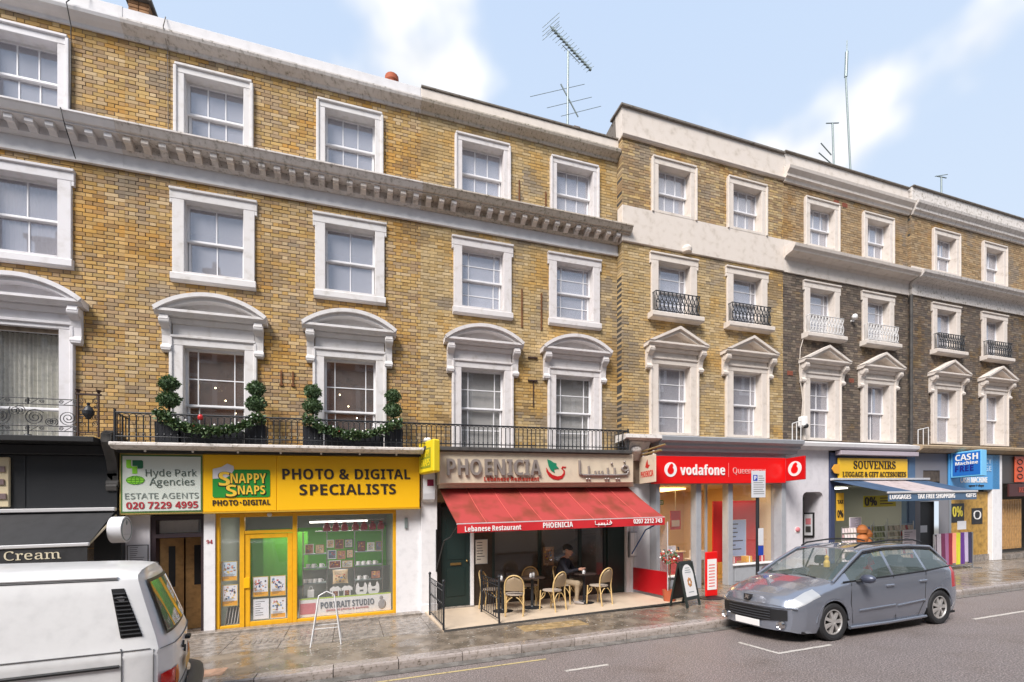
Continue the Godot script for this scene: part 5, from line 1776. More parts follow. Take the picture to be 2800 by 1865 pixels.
	# small lamps under the awning
	for x in [3.75, 4.62]:
		var l := thing("lamp", "small round lamp glowing under the red awning", "lamp", Vector3(x, 1.9, 0.3), "lamps under the red awning")
		g = Geo.new()
		g.ball(Vector3(x, 1.98, 0.35), Vector3(0.035, 0.035, 0.035), 6, 8)
		put(l, "bulb", g, mat("bulb_glow", Color(1, 0.9, 0.7), 0.4, 0.0, null, 1.0, {"emission_enabled": true, "emission": Color(1, 0.78, 0.45), "emission_energy_multiplier": 2.0}))
		g = Geo.new()
		g.tube([Vector3(x, 2.01, 0.35), Vector3(x, 2.3, 0.35), Vector3(x, 2.32, 0.1), Vector3(x, 2.32, -0.03)], 0.01, 5)
		put(l, "stem", g, M.brass)
		var o := OmniLight3D.new()
		o.name = "lamp_light"
		o.light_energy = 0.02
		o.light_color = Color(1, 0.78, 0.45)
		o.omni_range = 8.0
		o.light_size = 0.03
		o.omni_attenuation = 2.0
		o.shadow_enabled = true
		o.position = Vector3(x, 1.98 + RISE * x, 0.35)
		add_child(o, true)
	# tiled terrace
	g = Geo.new()
	var q4 := [Vector3(1.7, 0, 2.28), Vector3(7.6, 0, 1.95), Vector3(7.6, 0, -0.1), Vector3(1.66, 0, -0.1)]
	var up := Vector3(0, 0.035, 0)
	g.quad(q4[0] + up, q4[1] + up, q4[2] + up, q4[3] + up)
	g.quad(q4[0], q4[1], q4[1] + up, q4[0] + up)
	g.quad(q4[3], q4[0], q4[0] + up, q4[3] + up)
	g.quad(q4[1], q4[2], q4[2] + up, q4[1] + up)
	var tf := setting("terrace_floor", g, M.tile_floor)
	g = Geo.new()
	g.t = Transform3D(Basis(Vector3.UP, atan(0.33 / 5.9)), Vector3(1.7, 0, 2.285))
	g.box(0.0, 5.92, 0.0, 0.04, 0.0, 0.02)
	put(tf, "edge_strip", g, M.slate)
	# iron railings across the terrace
	for q in [["black iron railing beside the green restaurant door", 1.7, 0.62, 2.26], ["black iron railing between the green door and the cane chairs", 2.84, 0.85, 2.2]]:
		var r := thing("railing", q[0], "railing", Vector3(q[1], 0.035, 1.5), "iron railings on the restaurant terrace")
		g = Geo.new()
		for y in [0.12, 0.78, 0.88]:
			g.tube([Vector3(q[1], y, q[2]), Vector3(q[1], y, q[3])], 0.012, 5)
		put(r, "rail", g, M.iron)
		for e in [q[2], q[3]]:
			g = Geo.new()
			g.tube([Vector3(q[1], 0.035, e), Vector3(q[1], 0.94, e)], 0.022, 6)
			g.ball(Vector3(q[1], 0.97, e), Vector3(0.032, 0.04, 0.032), 6, 8)
			put(r, "post", g, M.iron)
		var n := int((q[3] - q[2]) / 0.16)
		for k in n:
			var z: float = lerpf(q[2], q[3], (k + 0.6) / n)
			g = Geo.new()
			g.tube([Vector3(q[1], 0.12, z), Vector3(q[1], 0.88, z)], 0.009, 5)
			g.lathe([Vector2(0.009, 0), Vector2(0.02, 0.02), Vector2(0.009, 0.04)], 6, Vector3(q[1], 0.5, z))
			put(r, "bar", g, M.iron)
	# wind screen with red foot
	var sc := thing("wind_screen", "clear plastic wind screen with red base beside the terrace", "screen", Vector3(7.32, 0, 0.9))
	bx(sc, "base_panel", mat("screen_red", Color(0.42, 0.005, 0.01), 0.45), 7.3, 7.33, 0.12, 0.72, 0.2, 1.66, 0.004)
	bx(sc, "sheet", M.plastic_pane, 7.312, 7.318, 0.72, 1.92, 0.2, 1.66)
	g = Geo.new()
	for z in [0.2, 1.66]:
		g.tube([Vector3(7.315, 0.035, z), Vector3(7.315, 1.95, z)], 0.014, 6)
	put(sc, "post", g, M.silver_paint)
	# hanging board on a gilt lamp bracket
	var hb := thing("hanging_sign", "square cream hanging sign with red name under brass trough lamps", "sign", Vector3(7.5, 3.0, 0.7))
	bx(hb, "board", M.cream_sign, 7.42, 7.46, 2.98, 3.7, 0.32, 1.02, 0.008)
	words(hb, "PHOENICIA", mat("sign_red_print", Color(0.5, 0.03, 0.02), 0.5), 0.4, 0.95, 3.14, 3.3, 7.416, true, false, 0.006, -PI / 2)
	g = Geo.new()
	g.prism(PackedVector2Array([Vector2(0.6, 3.4), Vector2(0.72, 3.36), Vector2(0.8, 3.44), Vector2(0.72, 3.46), Vector2(0.7, 3.6), Vector2(0.64, 3.52)]), 0, 0.004)
	var keep := g.v.duplicate()
	for i in g.v.size():
		g.v[i] = Vector3(7.417 - keep[i].z, keep[i].y, keep[i].x)
		g.n[i] = Vector3(-1, 0, 0)
	put(hb, "emblem", g, M.sign_red_print)
	g = Geo.new()
	g.tube([Vector3(7.44, 3.76, 0.25), Vector3(7.44, 3.76, 1.25)], 0.03, 6)
	g.tube([Vector3(7.44, 3.84, 0.25), Vector3(7.44, 3.88, 1.4)], 0.025, 6)
	put(hb, "trough_lamp", g, mat("gilt", Color(0.5, 0.38, 0.18), 0.35, 0.6))
	g = Geo.new()
	for z in [0.45, 0.9]:
		g.box(7.43, 7.45, 3.7, 3.8, z, z + 0.06)
	put(hb, "hanger", g, M.white_print)
	# pilaster between the shops with its stone bracket
	var pl := thing("pilaster", "white painted pilaster with stone bracket between restaurant and phone shop", "pilaster", Vector3(7.5, 0, 0.1))
	bx(pl, "shaft", M.paint_white, 7.151, 7.9, 0.0, 3.6, -0.3, 0.12, 0.006)
	bx(pl, "strip", M.paint_white, 7.25, 7.52, 0.0, 3.62, 0.12, 0.15, 0.005)
	g = Geo.new()
	g.along(PackedVector2Array([Vector2(0.0, 3.62), Vector2(0.25, 3.62), Vector2(0.4, 3.8), Vector2(0.5, 4.0), Vector2(0.55, 4.1), Vector2(0.0, 4.1)]), 7.0, 7.62)
	put(pl, "bracket", g, M.grimy_stucco)
	g = Geo.new()
	g.ball(Vector3(7.2, 3.88, 0.5), Vector3(0.16, 0.1, 0.1), 6, 10)
	put(pl, "carved_boss", g, M.grimy_stucco)

func roundel(parent: Node3D, at: Vector3, r: float, turn: float):
	var g := Geo.new(0.0 if is_own(parent) else RISE)
	g.t = Transform3D(Basis(Vector3.UP, turn), at)
	g.prism(arc(0, 0, r, 0, TAU - 0.01, 30), 0.0, 0.01)
	put(parent, "roundel", g, M.white_print)
	g = Geo.new(0.0 if is_own(parent) else RISE)
	g.t = Transform3D(Basis(Vector3.UP, turn), at)
	var p := arc(-0.02 * r, -0.12 * r, r * 0.52, -PI * 1.25, PI * 0.3, 20)
	p.append_array(PackedVector2Array([Vector2(r * 0.42, r * 0.5), Vector2(r * 0.28, r * 0.78), Vector2(r * 0.1, r * 0.82), Vector2(-r * 0.2, r * 0.62)]))
	g.prism(p, 0.0105, 0.016)
	put(parent, "speech_mark", g, M.red_sign)

func phone_shop():
	var s := thing("shopfront", "grey framed phone shop front with bright red displays inside", "shopfront", Vector3(10.2, 0, 0.25))
	# cornice and grey frieze above the sign
	var g := Geo.new()
	g.along(PackedVector2Array([Vector2(0.2, 3.86), Vector2(0.5, 3.86), Vector2(0.52, 3.95), Vector2(0.62, 4.0), Vector2(0.62, 4.06), Vector2(0.74, 4.12), Vector2(0.76, 4.22), Vector2(0.7, 4.25), Vector2(0.3, 4.3), Vector2(0.2, 4.3)]), 7.85, 12.95)
	put(s, "cornice", g, M.paint_grey)
	g = Geo.new()
	g.along(PackedVector2Array([Vector2(0.2, 4.1), Vector2(0.6, 4.12), Vector2(0.74, 4.16), Vector2(0.72, 4.26), Vector2(0.2, 4.3)]), 6.75, 7.849)
	put(s, "cornice", g, M.grimy_stucco)
	bx(s, "frieze", M.paint_grey, 7.9, 12.6, 3.7, 3.859, 0.2, 0.4)
	for q in [[7.9, 8.02], [12.42, 12.6]]:
		bx(s, "pilaster", M.paint_grey, q[0], q[1], 0.0, 3.7, 0.0, 0.42, 0.006)
	for q in [[9.3, 9.48], [10.45, 10.62]]:
		bx(s, "post", M.paint_grey, q[0], q[1], 0.0, 3.0, 0.1, 0.34, 0.006)
	for q in [[8.03, 9.299, 0.36], [10.621, 12.419, 0.55]]:
		bx(s, "stall_riser", M.paint_grey, q[0], q[1], 0.0, q[2], 0.05, 0.26, 0.006)
		bx(s, "riser_panel", M.paint_grey, q[0] + 0.15, q[1] - 0.15, 0.08, q[2] - 0.08, 0.261, 0.275, 0.008)
		bx(s, "sill", M.paint_white, q[0], q[1], q[2], q[2] + 0.04, 0.05, 0.32, 0.006)
		bx(s, "pane", M.shop_pane, q[0], q[1], q[2] + 0.04, 2.97, 0.14, 0.148)
	bx(s, "pane", M.shop_pane, 9.481, 9.9, 0.1, 2.97, 0.02, 0.028)
	bx(s, "door_frame", M.paint_grey, 9.88, 9.94, 0.0, 2.97, 0.0, 0.06)
	bx(s, "header", M.paint_grey, 8.03, 12.41, 2.971, 3.0, 0.0, 0.3)
	room(s, mat("phone_room", Color(0.62, 0.5, 0.3), 0.8), 8.03, 12.41, -0.02, 3.0, -4.0, 0.04, "interior")
	bx(s, "lit_wall", mat("amber_wall", Color(0.75, 0.45, 0.06), 0.7), 8.1, 10.6, 1.3, 2.6, -3.96, -3.9)
	bx(s, "red_wall", mat("display_red", Color(0.55, 0.01, 0.012), 0.5), 10.62, 12.35, 0.6, 2.5, -0.5, -0.46)
	bx(s, "red_band", M.display_red, 8.1, 10.6, 1.15, 1.3, -3.9, -3.84)
	g = Geo.new()
	g.box(8.3, 10.2, 2.93, 2.97, -2.4, -1.2)
	put(s, "ceiling_lamp", g, mat("warm_glow", Color(1, 0.9, 0.7), 0.4, 0.0, null, 1.0, {"emission_enabled": true, "emission": Color(1, 0.82, 0.5), "emission_energy_multiplier": 2.2}))
	area(Vector3(9.3, 2.9, -1.8), Vector2(1.8, 1.1), 2.0, Color(1, 0.84, 0.56))
	area(Vector3(11.5, 2.9, -0.2), Vector2(1.4, 0.3), 0.35, Color(1, 0.92, 0.8))
	var f := thing("fascia_sign", "red phone shop fascia with white roundel and lettering", "sign", Vector3(10.2, 2.97, 0.4))
	bx(f, "board", M.red_sign, 7.72, 12.42, 2.97, 3.72, 0.42, 0.56, 0.008)
	words(f, "vodafone", M.white_print, 8.56, 10.1, 3.2, 3.5, 0.57, true, false, 0.02)
	words(f, "Queensway", mat("pale_red_print", Color(0.75, 0.35, 0.33), 0.5), 10.4, 11.62, 3.19, 3.42, 0.566, false)
	bx(f, "divider", M.pale_red_print, 10.24, 10.247, 3.15, 3.55, 0.561, 0.566)
	roundel(f, Vector3(8.25, 3.35, 0.561), 0.2, 0.0)
	var b := prop("blade_sign", "red projecting sign with white roundel at the phone shop", "sign", Vector3(12.42, 3.02, 0.57), 0.0)
	var c := Geo.new(0.0)
	c.box(-0.02, 0.04, 0.0, 0.68, 0.0, 0.62, 0.008)
	put(b, "panel", c, mat("blade_red", Color(0.55, 0.006, 0.008), 0.35))
	roundel(b, Vector3(-0.021, 0.34, 0.31), 0.22, -PI / 2)
	# price panels and shelves of phones on the lit wall
	for i in 8:
		var px := 8.25 + i * 0.29
		poster("red and white price poster on the amber wall inside", sheet_print("price_panel%d" % (i % 2), [Color(0.78, 0.1, 0.08), Color(0.85, 0.8, 0.75)][i % 2], 70 + i % 2, 1), px, px + 0.25, 1.35 + 0.1 * (i % 3), 1.85 + 0.1 * (i % 3), -3.88, "price posters inside the phone shop", M.white_print, "price_poster")
	var ps := thing("phone_shelves", "long red shelves of phones under the amber wall", "shelves", Vector3(9.3, 0, -3.6))
	for r in 3:
		bx(ps, "shelf", M.display_red, 8.1, 10.6, 0.5 + r * 0.3, 0.54 + r * 0.3, -3.8, -3.4, 0.005)
		for k in 12:
			bx(ps, "phone", M.black_trim if (k + r) % 3 else M.white_print, 8.2 + k * 0.2, 8.28 + k * 0.2, 0.541 + r * 0.3, 0.7 + r * 0.3, -3.6, -3.58, 0.004)
	for q in [["red hanging banner nearest the corner inside the phone shop", 8.3, -1.4], ["red hanging banner in the middle of the phone shop", 8.95, -2.0], ["red hanging banner over the phone shop door", 9.8, -1.2]]:
		var hb := thing("hanging_banner", q[0], "banner", Vector3(q[1], 1.8, q[2]), "red banners inside the phone shop")
		bx(hb, "cloth", M.display_red, q[1] - 0.2, q[1] + 0.2, 1.65, 2.25, q[2], q[2] + 0.01)
		bx(hb, "stripe", M.white_print, q[1] - 0.15, q[1] + 0.15, 1.75, 1.95, q[2] + 0.011, q[2] + 0.014)
		bx(hb, "cord", M.steel, q[1] - 0.005, q[1] + 0.005, 2.25, 2.93, q[2], q[2] + 0.01)
	# things inside
	for i in 6:
		var x: float = [8.35, 8.75, 9.1, 9.65, 10.1, 8.55][i]
		var z: float = [-1.0, -1.6, -0.9, -2.0, -1.5, -2.4][i]
		var o := thing("phone_display", "red and white phone stand inside the lit phone shop", "display stand", Vector3(x, 0, z), "phone stands inside the phone shop")
		bx(o, "column", M.display_red, x - 0.14, x + 0.14, 0.0, 0.9, z - 0.14, z + 0.14, 0.01)
		bx(o, "top", M.white_print, x - 0.2, x + 0.2, 0.9, 0.94, z - 0.2, z + 0.2, 0.008)
		for k in 2:
			var g3 := Geo.new()
			g3.t = Transform3D(Basis(Vector3.RIGHT, -0.35), Vector3(x - 0.08 + k * 0.16, 0.94, z))
			g3.box(-0.035, 0.035, 0.0, 0.14, -0.006, 0.006, 0.004)
			put(o, "phone", g3, M.black_trim)
	var ds := thing("counter", "pale wooden counter with a white box inside the phone shop", "counter", Vector3(10.1, 0, -0.6))
	bx(ds, "cabinet", M.timber, 9.95, 10.42, 0.0, 0.72, -0.9, -0.4, 0.01)
	bx(ds, "worktop", M.white_print, 9.92, 10.44, 0.72, 0.75, -0.92, -0.38, 0.006)
	bx(ds, "carton", M.white_print, 10.0, 10.36, 0.751, 1.0, -0.8, -0.5, 0.006)
	poster("tall pale blue poster on the red display wall", sheet_print("blue_poster", Color(0.66, 0.74, 0.88), 41, 1), 11.1, 11.9, 0.75, 1.9, -0.44, "", M.white_print)
	poster("white price card standing in the phone shop window", sheet_print("price_card", Color(0.85, 0.83, 0.84), 43, 1), 8.5, 8.78, 1.0, 1.24, 0.1, "", M.white_print, "price_card")
	for q in [["red and white parcel on the window sill beside a yellow one", 10.95, M.display_red], ["yellow parcel on the phone shop window sill", 11.55, M.yellow_frame], ["small red parcel at the end of the window sill", 12.05, M.display_red]]:
		var o := thing("parcel", q[0], "parcel", Vector3(q[1], 0.6, -0.05), "parcels on the phone shop sill")
		bx(o, "box", q[2], q[1] - 0.11, q[1] + 0.11, 0.595, 0.78, -0.18, 0.04, 0.008)
		bx(o, "ribbon", M.white_print, q[1] - 0.02, q[1] + 0.02, 0.595, 0.784, -0.184, 0.044)
	var ex := thing("exit_sign", "small green exit sign inside the phone shop", "sign", Vector3(8.5, 2.4, -0.3))
	bx(ex, "panel", mat("exit_green", Color(0.02, 0.25, 0.08), 0.5), 8.42, 8.66, 2.42, 2.56, -0.3, -0.28, 0.004)
	words(ex, "EXIT", M.white_print, 8.45, 8.63, 2.45, 2.53, -0.276)

func corner_shops():
	# white rendered unit with a round-headed recess
	var w := thing("shop_wall", "white rendered wall with recessed entrance beside the souvenir shop", "wall", Vector3(13.6, 0, 0.25))
	var g := Geo.new()
	holed(g, 12.601, 14.55, 0.0, 4.0, 0.3, [[13.42, 14.3, -1.0, 2.7]])
	g.box(12.601, 14.55, 3.9, 4.02, 0.2, 0.299)
	put(w, "render", g, M.paint_lilac)
	g = Geo.new()
	for q in [[13.42, 1], [14.3, -1]]:
		var p := PackedVector2Array([Vector2(q[0], 2.7), Vector2(q[0], 2.52)])
		for k in 7:
			p.append(Vector2(q[0] + q[1] * 0.18 * (1 - cos(k * PI / 12)), 2.52 + 0.18 * sin(k * PI / 12)))
		p.append(Vector2(q[0] + q[1] * 0.18, 2.7))
		g.prism(p, 0.1, 0.2995)
	put(w, "corner_fillets", g, M.paint_lilac)
	room(w, M.paint_lilac, 13.42, 14.3, 0.0, 2.7, -1.0, 0.299, "recess")
	bx(w, "door", M.black_trim, 13.43, 13.62, 0.0, 2.55, -0.9, 0.2)
	g = Geo.new()
	g.along(PackedVector2Array([Vector2(0.2, 4.02), Vector2(0.45, 4.02), Vector2(0.6, 4.1), Vector2(0.62, 4.2), Vector2(0.3, 4.3), Vector2(0.2, 4.3)]), 12.96, 18.46)
	put(w, "cornice", g, M.white_stucco)
	var fr := thing("framed_notice", "black framed sheet of pictures on the recess side wall", "notice", Vector3(14.28, 1.3, -0.3))
	bx(fr, "frame", M.black_trim, 14.26, 14.299, 1.25, 2.05, -0.62, 0.02, 0.005)
	bx(fr, "sheet", M.sign_white, 14.25, 14.262, 1.3, 2.0, -0.57, -0.03)
	for k in 4:
		bx(fr, "picture", M.slate if k < 2 else M.pink_print, 14.244, 14.252, 1.4 + 0.26 * (k / 2), 1.6 + 0.26 * (k / 2), -0.5 + 0.24 * (k % 2), -0.32 + 0.24 * (k % 2))
	var al := thing("alarm_box", "small red alarm bell box on the white rendered wall", "alarm box", Vector3(13.2, 1.45, 0.3))
	g = Geo.new()
	g.ball(Vector3(13.2, 1.53, 0.31), Vector3(0.1, 0.08, 0.05), 6, 10)
	put(al, "bell", g, M.pink_print)
	bx(al, "plate", M.white_print, 13.1, 13.3, 1.44, 1.62, 0.301, 0.31)
	# souvenir shop
	var s := thing("shopfront", "navy blue souvenir shop front crowded with gifts", "shopfront", Vector3(16.8, 0, 0.3))
	var navy := mat("navy", Color(0.035, 0.05, 0.11), 0.5)
	var blue := mat("pier_blue", Color(0.07, 0.13, 0.22), 0.5)
	bx(s, "pier", navy, 14.551, 14.75, 0.0, 3.95, 0.0, 0.36, 0.006)
	bx(s, "pier", blue, 18.2, 18.65, 0.0, 3.95, 0.0, 0.36, 0.006)
	for q in [[0.3, 1.4], [1.6, 2.7], [3.1, 3.8]]:
		bx(s, "pier_panel", blue, 18.28, 18.57, q[0], q[1], 0.361, 0.375, 0.008)
	bx(s, "fascia_back", navy, 14.751, 18.199, 2.9, 3.95, 0.0, 0.34)
	bx(s, "shutter_box", mat("shutter_mauve", Color(0.42, 0.36, 0.4), 0.5), 14.75, 18.5, 3.86, 4.0, 0.36, 0.56, 0.01)
	room(s, M.shop_dark, 14.751, 18.199, 0.0, 2.9, -2.5, 0.2, "interior")
	area(Vector3(15.8, 2.8, -0.6), Vector2(1.2, 0.5), 1.8, Color(1, 0.95, 0.85))
	bx(s, "ceiling_lamp", M.tube_glow, 15.2, 16.4, 2.84, 2.88, -0.9, -0.4)
	var f := thing("fascia_sign", "yellow souvenirs sign with dark shadowed lettering", "sign", Vector3(16.5, 3.1, 0.4))
	bx(f, "board", mat("sign_yellow2", Color(0.75, 0.45, 0.02), 0.4), 14.85, 18.15, 3.1, 3.78, 0.36, 0.42, 0.008)
	words(f, "SOUVENIRS", M.black_print, 15.5, 17.52, 3.43, 3.69, 0.43, true, true)
	words(f, "LUGGAGE & GIFT ACCESSORIES", M.black_print, 15.0, 18.05, 3.16, 3.33, 0.43, true, true)
	g = Geo.new()
	g.prism(PackedVector2Array([Vector2(14.5, 3.42), Vector2(14.62, 3.56), Vector2(14.84, 3.58), Vector2(14.84, 3.26), Vector2(14.62, 3.28)]), 0.43, 0.45)
	put(f, "arrow", g, mat("amber_arrow", Color(0.75, 0.36, 0.03), 0.5))
	var a := thing("awning", "blue and white low awning over the souvenir shop", "awning", Vector3(17, 2.35, 1.0))
	g = Geo.new()
	var rows := []
	for i in 7:
		var u := i / 6.0
		rows.append(range(25).map(func(k): return Vector3(lerpf(lerpf(14.5, 19.1, k / 24.0), lerpf(14.95, 19.15, k / 24.0), u), lerpf(3.04, 2.58, u), lerpf(0.42, 1.8, u))))
	g.sheet(rows, true, func(_i, k): return k < 7 or k > 17)
	put(a, "cloth", g, mat("awning_blue", Color(0.05, 0.1, 0.19), 0.7, 0.0, T.blotch, 0.6))
	g = Geo.new()
	g.sheet(rows, true, func(_i, k): return k >= 7 and k <= 17)
	put(a, "printed_cloth", g, mat("awning_print", Color(0.5, 0.44, 0.46), 0.7, 0.0, T.grime, 0.35))
	bx(a, "cassette", M.silver_paint, 14.5, 19.2, 3.05, 3.12, 0.38, 0.5, 0.008)
	bx(a, "front_bar", M.silver_paint, 14.93, 19.17, 2.53, 2.59, 1.78, 1.84, 0.01)
	bx(a, "valance", M.pier_blue, 14.96, 19.15, 2.3, 2.529, 1.8, 1.806)
	words(a, "LUGGAGES", M.white_print, 15.02, 15.95, 2.36, 2.49, 1.815)
	words(a, "TAX FREE SHOPPING", M.white_print, 16.26, 18.03, 2.36, 2.5, 1.815)
	words(a, "GIFTS", M.white_print, 18.6, 19.1, 2.37, 2.49, 1.815)
	# goods under the awning
	var banner := thing("banner", "olive yellow zero percent banner under the blue awning", "banner", Vector3(16.4, 2.2, 0.8))
	bx(banner, "cloth", mat("olive_yellow", Color(0.42, 0.36, 0.02), 0.6), 15.25, 16.75, 2.16, 2.52, 0.9, 0.908)
	words(banner, "0%", M.black_print, 15.3, 15.85, 2.2, 2.48, 0.915)
	for k in 3:
		bx(banner, "print_line", M.black_print, 16.0, 16.6, 2.24 + k * 0.09, 2.27 + k * 0.09, 0.909, 0.912)
	var strip := thing("banner", "tall yellow strip banner at the edge of the souvenir shop", "banner", Vector3(14.85, 1.8, 0.4))
	bx(strip, "cloth", mat("strip_yellow", Color(0.7, 0.4, 0.03), 0.6), 14.78, 15.12, 1.75, 2.65, 0.38, 0.386)
	words(strip, "0%", M.black_print, 14.82, 15.08, 1.85, 2.1, 0.392)
	words(strip, "TAX", M.black_print, 14.82, 15.08, 2.3, 2.42, 0.392)
	# postcard racks, each pocket a card
	var rk := 0
	for q in [["tall green and cream postcard rack at the souvenir shop door", 16.4, [Color(0.2, 0.24, 0.1), Color(0.4, 0.36, 0.2), Color(0.1, 0.12, 0.05), Color(0.5, 0.46, 0.3)], 1.5], ["stone grey magnet rack beside the green postcard rack", 17.15, [Color(0.3, 0.27, 0.2), Color(0.42, 0.36, 0.28), Color(0.22, 0.2, 0.14), Color(0.2, 0.16, 0.08)], 1.65], ["tall rack of bright key rings beside the orange bags", 15.85, [Color(0.5, 0.1, 0.08), Color(0.1, 0.2, 0.45), Color(0.7, 0.6, 0.1), Color(0.6, 0.6, 0.6)], 1.6], ["rack of dark red postcards beside the blue pier", 17.8, [Color(0.35, 0.05, 0.05), Color(0.5, 0.4, 0.3), Color(0.2, 0.1, 0.12), Color(0.65, 0.6, 0.55)], 1.55], ["pink and white price rack at the shop edge", 15.05, [Color(0.7, 0.6, 0.6), Color(0.6, 0.2, 0.22), Color(0.75, 0.7, 0.68), Color(0.5, 0.3, 0.3)], 1.45]]:
		var t := thing("gift_rack", q[0], "rack", Vector3(q[1], 0, 0.6))
		var x: float = q[1]
		var hw := 0.33
		g = Geo.new()
		for e in [-hw, hw]:
			g.tube([Vector3(x + e, 0.0, 0.6), Vector3(x + e, q[3] + 0.1, 0.6)], 0.015, 5)
		for k in 7:
			g.tube([Vector3(x - hw, 0.35 + k * 0.2, 0.6), Vector3(x + hw, 0.35 + k * 0.2, 0.6)], 0.006, 4)
		put(t, "frame", g, M.steel)
		for r in 6:
			for k in 5:
				var cx: float = x - hw + 0.066 + k * 0.132
				var g2 := Geo.new()
				g2.t = Transform3D(Basis(Vector3.RIGHT, -0.2), Vector3(cx, 0.36 + r * 0.2, 0.61))
				g2.box(-0.055, 0.055, 0.0, 0.16, 0.0, 0.004)
				put(t, "card", g2, mat("card%d_%d" % [rk, rng.randi_range(0, 3)], q[2][rng.randi_range(0, 3)], 0.6))
		rk += 1
	var hat := thing("orange_display", "heap of orange bags hung at the souvenir shop", "display", Vector3(15.6, 0.8, 0.7))
	for k in 5:
		g = Geo.new()
		g.lathe([Vector2(0.0, 0.0), Vector2(0.14, 0.03), Vector2(0.17, 0.14), Vector2(0.1, 0.26), Vector2(0.03, 0.3)], 9, Vector3(15.5 + (k % 2) * 0.2, 0.75 + k * 0.14, 0.7))
		put(hat, "bag", g, mat("orange_cloth", Color(0.4, 0.13, 0.03), 0.7))
	poster("wide white price board low by the blue pier", sheet_print("price2", Color(0.8, 0.76, 0.78), 51, 1), 17.5, 18.15, 0.75, 1.35, 0.66, "", M.white_print, "price_board")
	poster("white price board above the orange bags", sheet_print("price3", Color(0.75, 0.72, 0.78), 52, 1), 15.2, 15.75, 1.5, 1.85, 0.5, "", M.white_print, "price_board")
	# grey side door, money exchange
	var d := thing("shopfront", "grey side entrance and money exchange panelled in yellow wood", "shopfront", Vector3(21, 0, 0.3))
	var gy := mat("side_grey", Color(0.2, 0.2, 0.22), 0.6)
	g = Geo.new()
	holed(g, 18.651, 20.5, 0.0, 4.0, 0.34, [[18.95, 19.95, 0.0, 2.3], [19.1, 20.0, 2.9, 3.4]])
	put(d, "wall", g, gy)
	bx(d, "door", M.black_trim, 18.95, 19.95, 0.0, 2.3, 0.1, 0.2)
	bx(d, "vent", M.black_trim, 19.1, 20.0, 2.9, 3.4, 0.1, 0.2)
	bx(d, "notice", M.sign_white, 19.05, 19.55, 1.2, 1.45, 0.201, 0.21)
	bx(d, "jamb", M.steel, 20.5, 20.62, 0.0, 2.7, 0.2, 0.36)
	var ply := mat("yellow_ply", Color(0.52, 0.3, 0.06), 0.55, 0.0, T.wood, 0.8)
	bx(d, "panel", ply, 20.63, 21.6, 0.25, 2.62, 0.2, 0.28, 0.004)
	bx(d, "panel", ply, 21.61, 22.95, 0.25, 2.62, 0.2, 0.28, 0.004)
	bx(d, "plinth", M.slab2, 20.63, 22.95, 0.0, 0.249, 0.2, 0.32)
	bx(d, "column", M.paint_white, 22.951, 23.55, 0.0, 4.0, 0.15, 0.42, 0.01)
	g = Geo.new()
	g.along(PackedVector2Array([Vector2(0.3, 4.02), Vector2(0.55, 4.02), Vector2(0.7, 4.12), Vector2(0.72, 4.2), Vector2(0.4, 4.3), Vector2(0.3, 4.3)]), 18.47, 30.0)
	put(d, "cornice", g, mat("tan_stone", Color(0.42, 0.33, 0.22), 0.8, 0.0, T.grime, 0.6))
	for q in [["black zero percent poster in the yellow panel beside a round emblem", 20.72, 21.5, 1.5, 2.2, "0%", mat("sign_lemon", Color(0.6, 0.5, 0.05), 0.5)], ["black poster with a large white ring emblem", 21.95, 22.6, 1.4, 2.0, "O", M.white_print]]:
		var t := thing("poster", q[0], "poster", Vector3((q[1] + q[2]) / 2, q[3], 0.3))
		bx(t, "sheet", M.black_trim, q[1], q[2], q[3], q[4], 0.281, 0.29)
		words(t, q[5], q[6], q[1] + 0.1, q[2] - 0.1, lerpf(q[3], q[4], 0.3), lerpf(q[3], q[4], 0.85), 0.294, q[5] == "0%")
	var c := thing("fascia_sign", "sky blue cash machine fascia beside the projecting cash box", "sign", Vector3(22, 2.65, 0.4))
	var sky := mat("sign_sky", Color(0.07, 0.3, 0.62), 0.4)
	bx(c, "board", sky, 20.4, 23.4, 2.68, 4.0, 0.36, 0.42, 0.01)
	words(c, "CASH MACHINE", M.white_print, 21.0, 22.6, 2.95, 3.15, 0.43)
	words(c, "CURRENCY", mat("pale_sky_print", Color(0.4, 0.6, 0.8), 0.5), 21.2, 22.85, 3.65, 3.85, 0.43)
	words(c, "EXCHANGE", M.pale_sky_print, 21.2, 22.85, 3.38, 3.58, 0.43)
	words(c, "open 7 days", M.black_print, 21.5, 22.4, 2.78, 2.88, 0.43)
	var b := prop("box_sign", "blue projecting box sign offering a free cash machine", "sign", Vector3(20.45, 3.12, 0.43), 0.0)
	var g4 := Geo.new(0.0)
	g4.box(0.0, 0.32, 0.0, 0.9, 0.0, 0.86, 0.012)
	put(b, "case", g4, mat("box_sky", Color(0.16, 0.5, 0.8), 0.35))
	g4 = Geo.new(0.0)
	g4.box(-0.006, -0.001, 0.05, 0.85, 0.06, 0.84)
	put(b, "face", g4, mat("face_blue", Color(0.015, 0.14, 0.5), 0.4))
	words(b, "CASH", M.white_print, 0.14, 0.78, 0.58, 0.8, -0.012, true, false, 0.01, -PI / 2)
	words(b, "Machine", M.white_print, 0.14, 0.78, 0.43, 0.55, -0.012, true, false, 0.01, -PI / 2)
	words(b, "FREE", mat("navy_print", Color(0.01, 0.01, 0.2), 0.5), 0.14, 0.66, 0.2, 0.4, -0.012, true, false, 0.01, -PI / 2)
	# dark red restaurant at the end
	var e := thing("shopfront", "dark maroon shop front with wooden slats at the end", "shopfront", Vector3(26, 0, 0.3))
	bx(e, "fascia", mat("dark_stone", Color(0.06, 0.05, 0.045), 0.5), 23.551, 30.0, 2.9, 4.0, 0.2, 0.4, 0.01)
